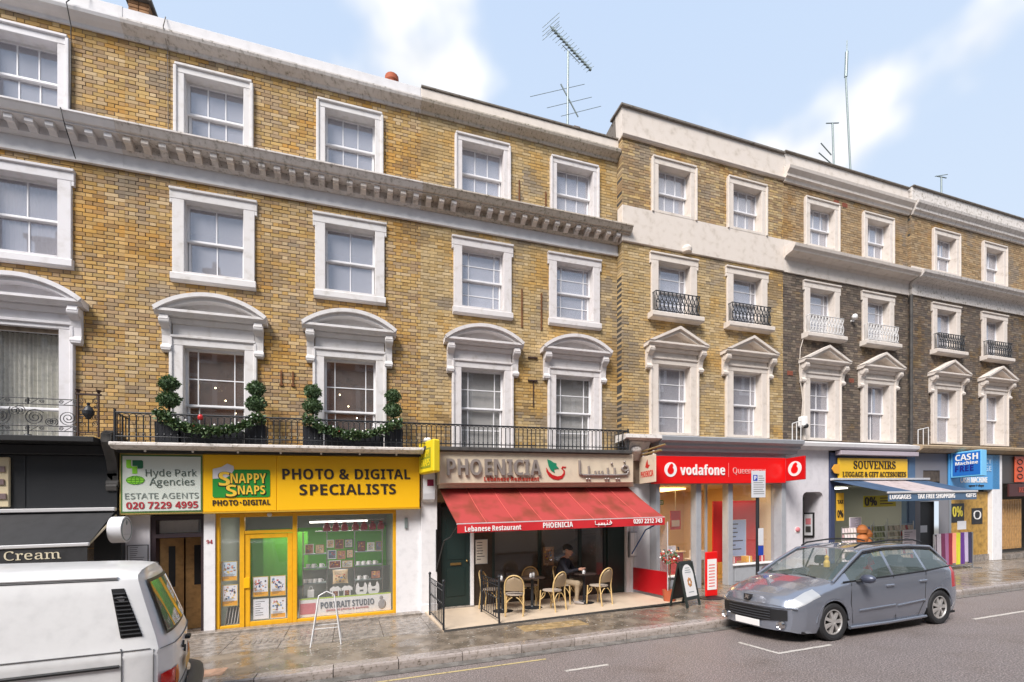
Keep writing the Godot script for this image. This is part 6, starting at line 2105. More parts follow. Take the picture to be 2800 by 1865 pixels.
	bx(e, "board", mat("maroon_board", Color(0.06, 0.012, 0.01), 0.5), 23.7, 30.0, 2.4, 2.88, 0.5, 0.56, 0.006)
	words(e, "RESTAURANT", mat("dull_red_print", Color(0.3, 0.06, 0.04), 0.6), 24.3, 26.0, 2.55, 2.75, 0.565, true, true)
	room(e, M.dark_room, 23.551, 30.0, 0.0, 2.9, -1.5, 0.2, "interior")
	for k in 9:
		bx(e, "slat", M.timber, 24.0 + k * 0.16, 24.12 + k * 0.16, 0.35, 2.3, 0.1, 0.16, 0.006)
	bx(e, "step", M.slab0, 23.6, 30.0, 0.0, 0.2, 0.1, 0.5, 0.01)
	var rs := thing("hanging_sign", "orange red upright banner sign on the dark stone fascia", "sign", Vector3(24.6, 2.95, 0.5))
	bx(rs, "panel", mat("banner_orange", Color(0.6, 0.09, 0.03), 0.5), 24.3, 24.9, 2.95, 3.95, 0.42, 0.46, 0.01)
	for k in 3:
		g = Geo.new()
		g.tube(range(13).map(func(i): return Vector3(24.6 + 0.17 * cos(i * TAU / 12), 3.18 + k * 0.28 + 0.09 * sin(i * TAU / 12), 0.465)), 0.02, 4)
		put(rs, "device", g, M.maroon_board)
	var cam := thing("security_camera", "white dome camera on the dark brick by the guard rails", "camera", Vector3(13.35, 4.9, 0.35))
	g = Geo.new()
	g.box(13.22, 13.42, 4.72, 5.05, 0.27, 0.5, 0.04)
	put(cam, "case", g, M.white_print)
	g = Geo.new()
	g.ball(Vector3(13.36, 4.74, 0.46), Vector3(0.08, 0.08, 0.08), 6, 9)
	put(cam, "lens", g, M.black_trim)
	var c2 := thing("floodlight", "small white lamp between the two white guard rails", "lamp", Vector3(15.65, 8.4, 0.4))
	g = Geo.new()
	g.ball(Vector3(15.65, 8.42, 0.36), Vector3(0.09, 0.1, 0.09), 6, 9)
	g.box(15.62, 15.72, 8.3, 8.36, 0.24, 0.3)
	put(c2, "head", g, M.white_print)
	for q in [["white step rail on the ledge before the dark brick", 12.75, 13.1], ["white step rail on the ledge by the drainpipe", 18.55, 19.1]]:
		var t := thing("step_rail", q[0], "rail", Vector3(q[1], 4.3, 0.5), "white step rails on the ledge")
		g = Geo.new()
		for k in 3:
			var x: float = lerpf(q[1], q[2], k / 2.0)
			g.tube([Vector3(x, 4.28, 0.5), Vector3(x, 4.78 + k * 0.05, 0.5)], 0.016, 5)
		g.tube([Vector3(q[1], 4.78, 0.5), Vector3(q[2], 4.88, 0.5)], 0.016, 5)
		put(t, "bars", g, M.iron_white)


func roof_things():
	var g := Geo.new()
	# tall television aerial on the restaurant's house
	var a := thing("aerial", "tall television aerial with many rungs above the mossy parapet", "aerial", Vector3(5.9, 12.3, -1.0))
	g.tube([Vector3(5.9, 12.2, -1.0), Vector3(5.93, 15.55, -1.0)], 0.035, 6)
	put(a, "mast", g, M.pole_grey)
	g = Geo.new()
	var p0 := Vector3(5.37, 16.1, -1.0)
	var p1 := Vector3(6.68, 15.22, -1.0)
	g.tube([p0, p1], 0.018, 5)
	g.tube([Vector3(5.75, 15.68, -1.0), Vector3(6.3, 15.32, -1.0)], 0.012, 4)
	put(a, "boom", g, M.pole_grey)
	var across := Vector3(0.66, 0.55, 0.3).normalized()
	for k in 15:
		g = Geo.new()
		var c: Vector3 = p0.lerp(p1, (k + 1) / 15.5)
		var half := 0.13 + 0.012 * (15 - k) * 0.5
		g.tube([c - across * half, c + across * half], 0.007, 4)
		g.box(c.x - 0.035, c.x + 0.035, c.y - 0.035, c.y + 0.035, c.z - 0.03, c.z + 0.03)
		put(a, "rung", g, M.pole_grey)
	for k in 4:
		g = Geo.new()
		var c := p0 + Vector3(0.02, 0.18 - k * 0.12, 0)
		g.tube([c - across * 0.3, c + across * 0.3], 0.008, 4)
		put(a, "reflector", g, M.pole_grey)
	g = Geo.new()
	g.tube([Vector3(5.7, 14.55, -1.0), Vector3(6.25, 13.75, -1.0)], 0.02, 5)
	for q in [[5.7, 14.55, -1.2, 1.15], [5.98, 14.1, -1.0, 0.95], [6.25, 13.75, -0.8, 0.85]]:
		g.tube([Vector3(q[0], q[1], q[2]) - Vector3(0.75, 0.36, 0) * q[3], Vector3(q[0], q[1], q[2]) + Vector3(0.75, 0.36, 0) * q[3]], 0.008, 4)
	put(a, "lower_dipoles", g, M.pole_grey)
	var rest := [["slim leaning pole aerial rising above the sooty brick house", [[16.76, 12.9, -0.5], [16.45, 17.3, -0.5]], 0], ["short aerial with bent arms beside the leaning pole", [[15.92, 12.9, -0.5], [15.8, 15.5, -0.5]], 1], ["small distant aerial above the last dark brick house", [[21.65, 12.9, -0.5], [21.65, 14.85, -0.5]], 2]]
	for q in rest:
		var t := thing("aerial", q[0], "aerial", Vector3(q[1][0][0], 12.9, -0.5))
		g = Geo.new()
		var path: Array = q[1].map(func(v): return Vector3(v[0], v[1], v[2]))
		g.tube(path, 0.03, 6)
		put(t, "mast", g, M.pole_grey)
		g = Geo.new()
		var top: Vector3 = path[1]
		if q[2] == 0:
			g.tube([top, top + Vector3(0.05, 0.9, 0)], 0.05, 6)
			g.tube([top + Vector3(0.05, 0.9, 0), top + Vector3(0.06, 1.3, 0)], 0.015, 5)
		elif q[2] == 1:
			g.tube([top - Vector3(0.3, 0.06, 0), top + Vector3(0.3, 0.1, 0)], 0.02, 5)
			for k in 3:
				g.tube([top - Vector3(0.05, 1.1 + k * 0.3, 0), top - Vector3(0.55 + k * 0.1, 0.8 + k * 0.35, 0)], 0.018, 5)
			g.tube([top - Vector3(-0.1, 1.7, 0), top - Vector3(1.6, 2.1, 0)], 0.015, 5)
			g.tube([top - Vector3(0.1, 1.7, 0), top - Vector3(0.7, 2.6, 0)], 0.02, 5)
		else:
			g.tube([top - Vector3(0.3, 0.0, 0), top + Vector3(0.3, 0.05, 0)], 0.02, 5)
			g.tube([top - Vector3(0.2, -0.08, 0.1), top + Vector3(0.2, 0.1, 0.1)], 0.015, 5)
		put(t, "arms", g, M.pole_grey)
	# chimney stacks and pots peeping over the parapets
	var brick := mat("stack_brick", Color(0.2, 0.12, 0.07), 0.9, 0.0, T.blotch, 1.5)
	var c := thing("chimney_stack", "broken brown brick chimney beside the tall television aerial", "chimney", Vector3(6.3, 12.2, -1.0))
	for r in 15:
		for k in 3:
			g = Geo.new()
			var x := 6.02 + k * 0.2 + (0.05 if r % 2 else 0.0)
			if r > 12 and k == 2:
				continue
			g.box(x, x + 0.19, 12.1 + r * 0.08, 12.17 + r * 0.08, -1.3, -0.8 + rng.randf_range(-0.02, 0.02), 0.006)
			put(c, "brick", g, brick)
	c = thing("chimney_stack", "orange brick chimney at the joint of the white parapets", "chimney", Vector3(-4.3, 12.2, -1.0))
	for r in 17:
		for k in 2:
			g = Geo.new()
			g.box(-4.45 + k * 0.19, -4.27 + k * 0.19, 12.1 + r * 0.08, 12.17 + r * 0.08, -1.3, -0.85, 0.006)
			put(c, "brick", g, mat("stack_orange", Color(0.35, 0.18, 0.08), 0.9, 0.0, T.blotch, 1.5))
	bx(c, "cap", M.coping_stone, -4.52, -4.02, 13.46, 13.54, -1.4, -0.78, 0.01)
	c = thing("chimney_pot", "single red clay chimney pot above the golden brick house", "chimney pot", Vector3(1.0, 12.2, -1.0))
	g = Geo.new()
	g.lathe([Vector2(0.17, 12.1), Vector2(0.15, 13.25), Vector2(0.17, 13.3), Vector2(0.17, 13.42), Vector2(0.14, 13.44), Vector2(0.12, 13.38), Vector2(0.12, 13.0)], 14, Vector3(1.0, 0, -1.0))
	put(c, "pot", g, mat("pot_clay", Color(0.42, 0.1, 0.04), 0.8))
	# cable looped down the end house, and one by the camera
	var w := thing("cable", "black cable looping down over the white cornices", "cable", Vector3(-5.0, 9.2, 0.4))
	g = Geo.new()
	g.tube([Vector3(-4.72, 12.39, 0.12), Vector3(-4.85, 12.2, 0.26), Vector3(-4.98, 12.0, 0.28), Vector3(-5.0, 11.75, 0.08), Vector3(-5.02, 10.2, 0.04), Vector3(-4.98, 10.03, 0.2), Vector3(-4.97, 9.86, 0.5), Vector3(-4.94, 9.6, 0.4), Vector3(-4.93, 9.25, 0.08)], 0.009, 5)
	put(w, "wire", g, M.black_trim)
	w = thing("cable", "pale cable running down the golden brick beside the top window", "cable", Vector3(-3.45, 10.0, 0.05))
	g = Geo.new()
	g.tube([Vector3(-3.48, 12.38, 0.11), Vector3(-3.48, 12.06, 0.24), Vector3(-3.47, 11.8, 0.03), Vector3(-3.46, 10.0, 0.03)], 0.009, 5)
	put(w, "wire", g, M.coping_stone)
	w = thing("cable", "pale cable trailing from the guard rail to the camera", "cable", Vector3(13.4, 5.0, 0.3))
	g = Geo.new()
	g.tube([Vector3(13.5, 7.6, 0.28), Vector3(13.35, 7.2, 0.28), Vector3(13.3, 6.5, 0.28), Vector3(13.45, 5.6, 0.28), Vector3(13.4, 5.0, 0.28)], 0.012, 5)
	put(w, "wire", g, M.cream_stucco)

func cane_chair(label: String) -> Node3D:
	var c := prop("cane_chair", label, "chair", Vector3.ZERO, 0.0, "cane bistro chairs on the terrace")
	var g := Geo.new(0.0)
	# seat at 0.45, back leaning; the chair faces +z
	var hoop := []
	for k in 17:
		var a := PI * k / 16.0
		hoop.append(Vector3(0.21 * cos(a), 0.52 + 0.36 * pow(sin(a), 0.6), -0.2 - 0.1 * sin(a)))
	var full := [Vector3(0.19, 0.0, -0.26), Vector3(0.2, 0.44, -0.2)]
	full.append_array(hoop)
	full.append_array([Vector3(-0.2, 0.44, -0.2), Vector3(-0.19, 0.0, -0.26)])
	g.tube(full, 0.017, 7)
	put(c, "back_frame", g, M.cane)
	for s in [-1, 1]:
		g = Geo.new(0.0)
		g.tube([Vector3(s * 0.2, 0.0, 0.2), Vector3(s * 0.19, 0.45, 0.18)], 0.016, 6)
		put(c, "leg", g, M.cane)
		g = Geo.new(0.0)
		g.tube(range(7).map(func(k): return Vector3(s * (0.19 - 0.05 * sin(k * PI / 6)), 0.24 + 0.16 * (k / 6.0), lerpf(0.18, 0.05, k / 6.0))), 0.011, 5)
		g.tube(range(7).map(func(k): return Vector3(s * lerpf(0.19, 0.04, k / 6.0), 0.24 + 0.16 * sin(k * PI / 12), 0.185)), 0.011, 5)
		g.tube(range(7).map(func(k): return Vector3(s * lerpf(0.19, 0.04, k / 6.0), 0.24 + 0.16 * sin(k * PI / 12), -0.22)), 0.011, 5)
		put(c, "brace", g, M.cane)
	g = Geo.new(0.0)
	var rows := []
	for i in 7:
		var u := i / 6.0
		var y := 0.54 + 0.31 * u
		var half: float = 0.185 * pow(1.0 - pow(u, 3.2), 0.5) + 0.008
		rows.append(range(9).map(func(k): return Vector3(lerpf(-half, half, k / 8.0), y, -0.205 - 0.1 * sin(asin(minf(1.0, u))) - 0.025 * (1 - pow(k / 4.0 - 1.0, 2)))))
	g.sheet(rows)
	put(c, "woven_back", g, mat("weave", Color(0.56, 0.42, 0.27), 0.7, 0.0, T.weave, 14.0))
	g = Geo.new(0.0)
	g.lathe([Vector2(0.0, 0.43), Vector2(0.2, 0.43), Vector2(0.225, 0.445), Vector2(0.22, 0.465), Vector2(0.0, 0.472)], 18)
	put(c, "seat", g, mat("seat_pad", Color(0.6, 0.5, 0.4), 0.8, 0.0, T.weave, 14.0))
	return c

func street_things():
	var spots := [["cane chair standing behind the inner iron railing", 3.2, 0.5, 0.9], ["cane chair with its back to the street beside the railing post", 3.42, 1.5, 2.75], ["cane chair against the window between two tables", 4.2, 0.35, -0.5], ["cane chair drawn up to the middle table with its back to the pavement", 4.35, 1.42, 3.6], ["cane chair opposite the seated man", 5.62, 1.3, 3.5], ["cane chair that the man in the dark jacket sits on", 5.02, 0.72, 0.75]]
	var first: Node3D
	for q in spots:
		if first == null:
			first = cane_chair(q[0])
			first.position = Vector3(q[1], 0.036 + RISE * q[1], q[2])
			first.rotation.y = q[3]
		else:
			again(first, Vector3(q[1], 0.036, q[2]), q[3], q[0])
	var tables := [["small round dark table by the inner railing", 3.3, 1.02], ["small round dark table set with white jars", 4.05, 0.95], ["small round table in front of the seated man", 5.4, 0.98]]
	for q in tables:
		var t := prop("bistro_table", q[0], "table", Vector3(q[1], 0.036, q[2]), 0.0, "bistro tables on the terrace")
		var g := Geo.new(0.0)
		g.lathe([Vector2(0.24, 0.0), Vector2(0.24, 0.015), Vector2(0.05, 0.035), Vector2(0.035, 0.06), Vector2(0.035, 0.7)], 16)
		put(t, "pedestal", g, M.iron)
		g = Geo.new(0.0)
		g.lathe([Vector2(0.0, 0.7), Vector2(0.3, 0.7), Vector2(0.305, 0.72), Vector2(0.29, 0.73), Vector2(0.0, 0.73)], 22)
		put(t, "table_top", g, mat("table_dark", Color(0.05, 0.035, 0.03), 0.3))
	var shake: Node3D
	for q in [[3.26, 1.05], [4.0, 0.98], [4.1, 0.9], [5.38, 1.02], [5.32, 1.1]]:
		if shake == null:
			shake = prop("jar", "small white jar standing on a bistro table", "jar", Vector3(q[0], 0.768, q[1]), 0.0, "white jars on the bistro tables")
			var g := Geo.new(0.0)
			g.lathe([Vector2(0.0, 0.0), Vector2(0.03, 0.0), Vector2(0.033, 0.05), Vector2(0.022, 0.085)], 9)
			put(shake, "body", g, M.white_print)
			g = Geo.new(0.0)
			g.lathe([Vector2(0.023, 0.085), Vector2(0.024, 0.105), Vector2(0.0, 0.11)], 9)
			put(shake, "lid", g, M.steel)
		else:
			again(shake, Vector3(q[0], 0.768, q[1]), 0.0)
	seated_man()
	pavement_signs()

# signed distance figure, meshed as surface nets
func blobs(bones: Array, cell: float, smooth: float, colour: Callable, g: Geo):
	var lo := Vector3.ONE * 1e9
	var hi := -lo
	for b in bones:
		for e in 2:
			var r: float = b[2 + e] + cell * 2
			lo = lo.min(b[e] - Vector3.ONE * r)
			hi = hi.max(b[e] + Vector3.ONE * r)
	var n := Vector3i(((hi - lo) / cell).ceil()) + Vector3i.ONE
	var field := PackedFloat32Array()
	field.resize(n.x * n.y * n.z)
	field.fill(1.0)
	for b in bones:
		var a: Vector3 = b[0]
		var d: Vector3 = b[1] - a
		var dd := maxf(d.length_squared(), 1e-9)
		var big: float = maxf(b[2], b[3]) + cell * 3 + smooth
		var l0 := Vector3i(((a.min(b[1]) - Vector3.ONE * big - lo) / cell).floor()).clamp(Vector3i.ZERO, n - Vector3i.ONE)
		var l1 := Vector3i(((a.max(b[1]) + Vector3.ONE * big - lo) / cell).ceil()).clamp(Vector3i.ZERO, n - Vector3i.ONE)
		for z in range(l0.z, l1.z + 1):
			for y in range(l0.y, l1.y + 1):
				for x in range(l0.x, l1.x + 1):
					var p := lo + Vector3(x, y, z) * cell
					var t := clampf((p - a).dot(d) / dd, 0.0, 1.0)
					var s: float = (p - a - d * t).length() - lerpf(b[2], b[3], t)
					var i := (z * n.y + y) * n.x + x
					var o := field[i]
					var k := maxf(smooth - absf(o - s), 0.0) / smooth
					field[i] = minf(o, s) - k * k * smooth * 0.25
	var at := {}
	var pts := PackedVector3Array()
	for z in n.z - 1:
		for y in n.y - 1:
			for x in n.x - 1:
				var sum := Vector3.ZERO
				var cnt := 0
				var base := (z * n.y + y) * n.x + x
				var f0 := field[base] < 0.0
				var mixed := false
				for k in 8:
					if (field[base + (k & 1) + (n.x if k & 2 else 0) + (n.x * n.y if k & 4 else 0)] < 0.0) != f0:
						mixed = true
						break
				if not mixed:
					continue
				for e in [[0, 1], [2, 3], [4, 5], [6, 7], [0, 2], [1, 3], [4, 6], [5, 7], [0, 4], [1, 5], [2, 6], [3, 7]]:
					var p0 := Vector3(e[0] & 1, (e[0] >> 1) & 1, e[0] >> 2)
					var p1 := Vector3(e[1] & 1, (e[1] >> 1) & 1, e[1] >> 2)
					var v0 := field[base + int(p0.x) + int(p0.y) * n.x + int(p0.z) * n.x * n.y]
					var v1 := field[base + int(p1.x) + int(p1.y) * n.x + int(p1.z) * n.x * n.y]
					if (v0 < 0.0) != (v1 < 0.0):
						sum += p0.lerp(p1, v0 / (v0 - v1))
						cnt += 1
				at[base] = pts.size()
				pts.append(lo + (Vector3(x, y, z) + sum / cnt) * cell)
	var nr := PackedVector3Array()
	nr.resize(pts.size())
	var quads := []
	var step := [1, n.x, n.x * n.y]
	for z in range(1, n.z - 1):
		for y in range(1, n.y - 1):
			for x in range(1, n.x - 1):
				var i := (z * n.y + y) * n.x + x
				for ax in 3:
					var j: int = i + step[ax]
					if (field[i] < 0.0) == (field[j] < 0.0):
						continue
					var u: int = step[(ax + 1) % 3]
					var v: int = step[(ax + 2) % 3]
					var q := [i - u - v, i - v, i, i - u]
					if not (at.has(q[0]) and at.has(q[1]) and at.has(q[2]) and at.has(q[3])):
						continue
					var id: Array = q.map(func(w): return at[w])
					if field[i] >= 0.0:
						id.reverse()
					quads.append(id)
	for id in quads:
		var m := (pts[id[2]] - pts[id[0]]).cross(pts[id[3]] - pts[id[1]])
		for k in 4:
			nr[id[k]] += m
	g.tinted = true
	for id in quads:
		for tr in [[0, 1, 2], [0, 2, 3]]:
			g.col = colour.call((pts[id[tr[0]]] + pts[id[tr[1]]] + pts[id[tr[2]]]) / 3.0)
			g.tri(pts[id[tr[0]]], pts[id[tr[1]]], pts[id[tr[2]]], nr[id[tr[0]]].normalized(), nr[id[tr[1]]].normalized(), nr[id[tr[2]]].normalized())

func seated_man():
	# faces +z in his own axes, leaning over the table; turned towards the table
	var m := prop("person", "person in dark jacket and flat cap seated at a bistro table", "person", Vector3(5.02, 0.036, 0.72), 0.75)
	var g := Geo.new(0.0)
	var V := func(x, y, z): return Vector3(x, y, z)
	var b := []
	for s in [-1.0, 1.0]:
		b.append([V.call(s * 0.09, 0.53, -0.08), V.call(s * 0.12, 0.5, 0.36), 0.095, 0.068])
		b.append([V.call(s * 0.12, 0.5, 0.36), V.call(s * 0.13, 0.1, 0.28 - 0.06 * s), 0.066, 0.042])
		b.append([V.call(s * 0.13, 0.05, 0.25 - 0.06 * s), V.call(s * 0.14, 0.035, 0.44 - 0.06 * s), 0.045, 0.035])
		b.append([V.call(s * 0.19, 1.02, -0.02), V.call(s * 0.25, 0.78, 0.14), 0.062, 0.05])
		b.append([V.call(s * 0.25, 0.78, 0.14), V.call(s * 0.1, 0.84, 0.37), 0.048, 0.034])
	b.append([V.call(0, 0.55, -0.09), V.call(0, 0.78, -0.07), 0.15, 0.155])
	b.append([V.call(0, 0.78, -0.07), V.call(0, 1.0, -0.02), 0.155, 0.14])
	b.append([V.call(-0.13, 1.04, -0.01), V.call(0.13, 1.04, -0.01), 0.075, 0.075])
	b.append([V.call(0, 1.06, 0.0), V.call(0, 1.17, 0.05), 0.055, 0.05])
	var jacket := Color(0.013, 0.015, 0.022)
	var trousers := Color(0.3, 0.23, 0.15)
	var shoe := Color(0.3, 0.27, 0.25)
	var skin := Color(0.46, 0.25, 0.17)
	blobs(b, 0.02, 0.05, func(p: Vector3) -> Color:
		if p.y > 1.1 and absf(p.x) < 0.09:
			return skin
		if p.y < 0.09:
			return shoe
		if p.y < 0.62 and (p.z > 0.08 or p.y < 0.46):
			return trousers
		return jacket, g)
	# head with face
	var h := []
	h.append([V.call(0, 1.26, 0.07), V.call(0, 1.31, 0.06), 0.088, 0.092])
	h.append([V.call(0, 1.2, 0.1), V.call(0, 1.25, 0.09), 0.06, 0.075])
	h.append([V.call(0, 1.27, 0.165), V.call(0, 1.235, 0.185), 0.012, 0.018])
	h.append([V.call(-0.025, 1.195, 0.152), V.call(0.025, 1.195, 0.152), 0.01, 0.01])
	for s in [-1.0, 1.0]:
		h.append([V.call(s * 0.095, 1.28, 0.06), V.call(s * 0.097, 1.24, 0.065), 0.018, 0.014])
		h.append([V.call(s * 0.05, 1.295, 0.142), V.call(s * 0.02, 1.297, 0.152), 0.01, 0.01])
	blobs(h, 0.01, 0.02, func(p: Vector3) -> Color: return Color(0.32, 0.12, 0.1) if p.y < 1.205 and p.y > 1.18 and p.z > 0.15 else skin, g)
	for s in [-1.0, 1.0]:
		g.col = Color(0.02, 0.015, 0.012)
		g.ball(Vector3(s * 0.035, 1.276, 0.15), Vector3(0.012, 0.008, 0.006), 4, 6)
		# hands: palm, four fingers and thumb round the cup
		var k := []
		var w := Vector3(s * 0.1, 0.84, 0.37)
		k.append([w, w + Vector3(-s * 0.03, 0.0, 0.07), 0.03, 0.032])
		for f in 4:
			var root := w + Vector3(-s * 0.035, 0.03 - f * 0.02, 0.085)
			var mid := root + Vector3(-s * 0.02, 0.002, 0.035 - f * 0.003)
			k.append([root, mid, 0.0095, 0.009])
			k.append([mid, mid + Vector3(-s * 0.028, -0.006, 0.006), 0.009, 0.0075])
		k.append([w + Vector3(-s * 0.02, 0.025, 0.02), w + Vector3(-s * 0.055, 0.04, 0.045), 0.012, 0.009])
		blobs(k, 0.007, 0.012, func(_p): return skin, g)
	put(m, "body", g, mat("figure", Color(1, 1, 1), 0.8, 0.0, null, 1.0, {"vertex_color_use_as_albedo": true}))
	g = Geo.new(0.0)
	var cap := []
	cap.append([Vector3(0, 1.355, 0.03), Vector3(0, 1.345, 0.09), 0.098, 0.09])
	cap.append([Vector3(-0.05, 1.335, 0.16), Vector3(0.05, 1.335, 0.16), 0.022, 0.022])
	blobs(cap, 0.012, 0.05, func(_p): return Color(0.03, 0.035, 0.034), g)
	put(m, "cap", g, M.figure)
	g = Geo.new(0.0)
	foliage(g, Vector3(0, 1.27, 0.0), Vector3(0.09, 0.05, 0.06), 1, 0.01)
	g = Geo.new(0.0)
	blobs([[Vector3(-0.08, 1.27, 0.02), Vector3(0.08, 1.27, 0.02), 0.03, 0.03], [Vector3(-0.05, 1.25, -0.02), Vector3(0.05, 1.25, -0.02), 0.035, 0.035]], 0.012, 0.02, func(_p): return Color(0.3, 0.28, 0.26), g)
	put(m, "hair", g, M.figure)

func pavement_signs():
	# white metal A-frame outside the photo shop
	var a := thing("sign_stand", "thin white metal sign frame outside the photo shop", "sign stand", Vector3(-0.4, 0, 2.1))
	var g := Geo.new()
	for s in [-1, 1]:
		for q in [[2.4, 1], [1.9, -1]]:
			g.tube([Vector3(-0.4 + s * 0.13, 0.86, 2.15), Vector3(-0.4 + s * 0.25, 0.006, q[0])], 0.013, 6)
	g.tube([Vector3(-0.53, 0.86, 2.15), Vector3(-0.4, 0.93, 2.15), Vector3(-0.27, 0.86, 2.15)], 0.013, 6)
	for q in [[0.3, 2.31], [0.3, 1.97]]:
		g.tube([Vector3(-0.61, q[0], q[1]), Vector3(-0.2, q[0], q[1])], 0.009, 5)
	put(a, "frame", g, mat("frame_white", Color(0.62, 0.61, 0.6), 0.4, 0.2))
	# chalk board A-frame
	var b := prop("a_board", "black framed pavement board with arched white panel", "pavement sign", Vector3(7.32, 0.0, 2.28), 0.42)
	var lean := 0.2
	for s in [-1, 1]:
		var leaf := group_part(b, "leaf")
		leaf.position = Vector3.ZERO
		var tr := Transform3D(Basis(Vector3.UP, 0.0 if s > 0 else PI) * Basis(Vector3.RIGHT, -lean), Vector3(0, 0.0, 0.0)) 
		tr.origin = tr.basis * Vector3(0, 0, 0) + Vector3(0, 1.03, 0) - tr.basis * Vector3(0, 1.05, 0)
		g = Geo.new(0.0)
		g.t = tr
		for x in [-0.33, 0.27]:
			g.box(x, x + 0.06, 0.0, 1.03, -0.02, 0.02, 0.006)
		g.box(-0.27, 0.27, 0.16, 0.22, -0.018, 0.018)
		g.box(-0.27, 0.27, 0.99, 1.05, -0.018, 0.018)
		put(leaf, "frame", g, mat("board_green", Color(0.014, 0.02, 0.016), 0.5))
		g = Geo.new(0.0)
		g.t = tr
		g.box(-0.27, 0.27, 0.22, 0.99, -0.008, 0.006)
		put(leaf, "back_panel", g, M.board_green if s > 0 else M.dark_oak)
		if s > 0:
			g = Geo.new(0.0)
			g.t = tr
			var sh := PackedVector2Array([Vector2(-0.25, 0.24), Vector2(0.25, 0.24)])
			sh.append_array(arc(0, 0.72, 0.25, 0, PI, 12))
			g.prism(sh, 0.007, 0.014)
			put(leaf, "white_panel", g, M.white_print)
			g = Geo.new(0.0)
			g.t = tr
			for k in 7:
				var w := TAU * k / 7
				g.ball(Vector3(0.07 * cos(w), 0.56 + 0.075 * sin(w), 0.015), Vector3(0.04, 0.04, 0.004), 4, 8)
			put(leaf, "dish_print", g, mat("dish_print", Color(0.5, 0.22, 0.06), 0.6))
			g = Geo.new(0.0)
			g.t = tr
			for k in 3:
				g.box(-0.14 + k * 0.02, 0.14 - k * 0.02, 0.78 + k * 0.05, 0.795 + k * 0.05, 0.0145, 0.017)
			g.box(-0.12, 0.12, 0.33, 0.345, 0.0145, 0.017)
			put(leaf, "print_lines", g, M.pole_grey)
	# potted flowers behind the board
	var fl := prop("flower_pot", "red and white potted flowers behind the pavement board", "plant", Vector3(7.3, 0.0, 1.75), 0.0)
	g = Geo.new(0.0)
	g.lathe([Vector2(0.0, 0.0), Vector2(0.13, 0.0), Vector2(0.17, 0.3), Vector2(0.15, 0.3), Vector2(0.14, 0.26)], 12)
	put(fl, "pot", g, M.pot_clay)
	g = Geo.new(0.0)
	g.tube([Vector3(0, 0.25, 0), Vector3(0.02, 1.0, 0)], 0.015, 5)
	put(fl, "stem", g, M.bark)
	g = Geo.new(0.0)
	foliage(g, Vector3(0.0, 1.08, 0), Vector3(0.2, 0.14, 0.18), 120, 0.06)
	put(fl, "leaves", g, M.leaves)
	for k in 40:
		g = Geo.new(0.0)
		var d := Vector3(rng.randfn(), rng.randfn(), rng.randfn()).normalized()
		g.ball(Vector3(0, 1.1, 0) + d * Vector3(0.22, 0.16, 0.2), Vector3(0.03, 0.025, 0.03), 3, 6)
		put(fl, "bloom", g, M.sign_red_print if k % 3 else M.white_print)
	# slim red sign on a black foot
	var r := thing("floor_sign", "slim red pavement sign on a black foot by the phone shop", "pavement sign", Vector3(8.5, 0, 1.8))
	g = Geo.new()
	g.lathe([Vector2(0.0, 0.0), Vector2(0.3, 0.0), Vector2(0.3, 0.02), Vector2(0.08, 0.06), Vector2(0.0, 0.07)], 16, Vector3(8.5, 0, 1.8))
	put(r, "foot", g, M.black_trim)
	bx(r, "frame", M.red_sign, 8.32, 8.68, 0.06, 1.16, 1.78, 1.83, 0.012)
	bx(r, "sheet", M.white_print, 8.36, 8.64, 0.22, 0.98, 1.831, 1.836)
	for k in 8:
		bx(r, "print_line", M.red_sign, 8.4, 8.58, 0.3 + k * 0.075, 0.32 + k * 0.075, 1.837, 1.839)
	# parking sign post
	var p := thing("parking_sign", "black post carrying a white parking restriction plate", "road sign", Vector3(8.4, 0, 3.3))
	g = Geo.new()
	g.tube([Vector3(8.4, 0, 3.3), Vector3(8.4, 2.98, 3.3)], 0.038, 8)
	put(p, "post", g, M.iron)
	bx(p, "plate", M.sign_white, 8.19, 8.58, 2.42, 3.0, 3.34, 3.346, 0.002)
	bx(p, "plate_back", M.pole_grey, 8.19, 8.58, 2.42, 3.0, 3.332, 3.339)
	bx(p, "blue_square", mat("sign_blue", Color(0.02, 0.06, 0.4), 0.5), 8.23, 8.35, 2.78, 2.91, 3.3465, 3.348)
	words(p, "P", M.white_print, 8.26, 8.32, 2.8, 2.89, 3.3495, true, false, 0.002)
	for k in 9:
		bx(p, "print_line", M.grey_dark_print, 8.38 if k < 3 else 8.24, 8.54 if k % 3 else 8.5, 2.88 - k * 0.048, 2.892 - k * 0.048, 3.3465, 3.348)
	bx(p, "sleeve", M.sign_white, 8.38, 8.52, 1.38, 1.75, 3.338, 3.35, 0.003)
	bx(p, "blue_notice", M.sign_blue, 8.38, 8.52, 1.16, 1.37, 3.338, 3.35, 0.003)
	# scarves on a street rail
	var k := thing("scarf_rail", "chrome street rail below the cash sign", "clothes rail", Vector3(18.7, 0, 1.4))
	g = Geo.new()
	for e in [17.75, 19.75]:
		g.tube([Vector3(e, 0.02, 1.4), Vector3(e, 1.2, 1.4)], 0.02, 6)
		g.tube([Vector3(e, 0.03, 1.15), Vector3(e, 0.03, 1.65)], 0.02, 6)
	g.tube([Vector3(17.75, 1.2, 1.4), Vector3(19.75, 1.2, 1.4)], 0.016, 6)
	g.tube([Vector3(17.75, 0.12, 1.4), Vector3(19.75, 0.12, 1.4)], 0.016, 6)
	put(k, "frame", g, M.steel)
	bx(k, "price_card", M.sign_white, 18.95, 19.4, 1.32, 1.6, 1.4, 1.41)
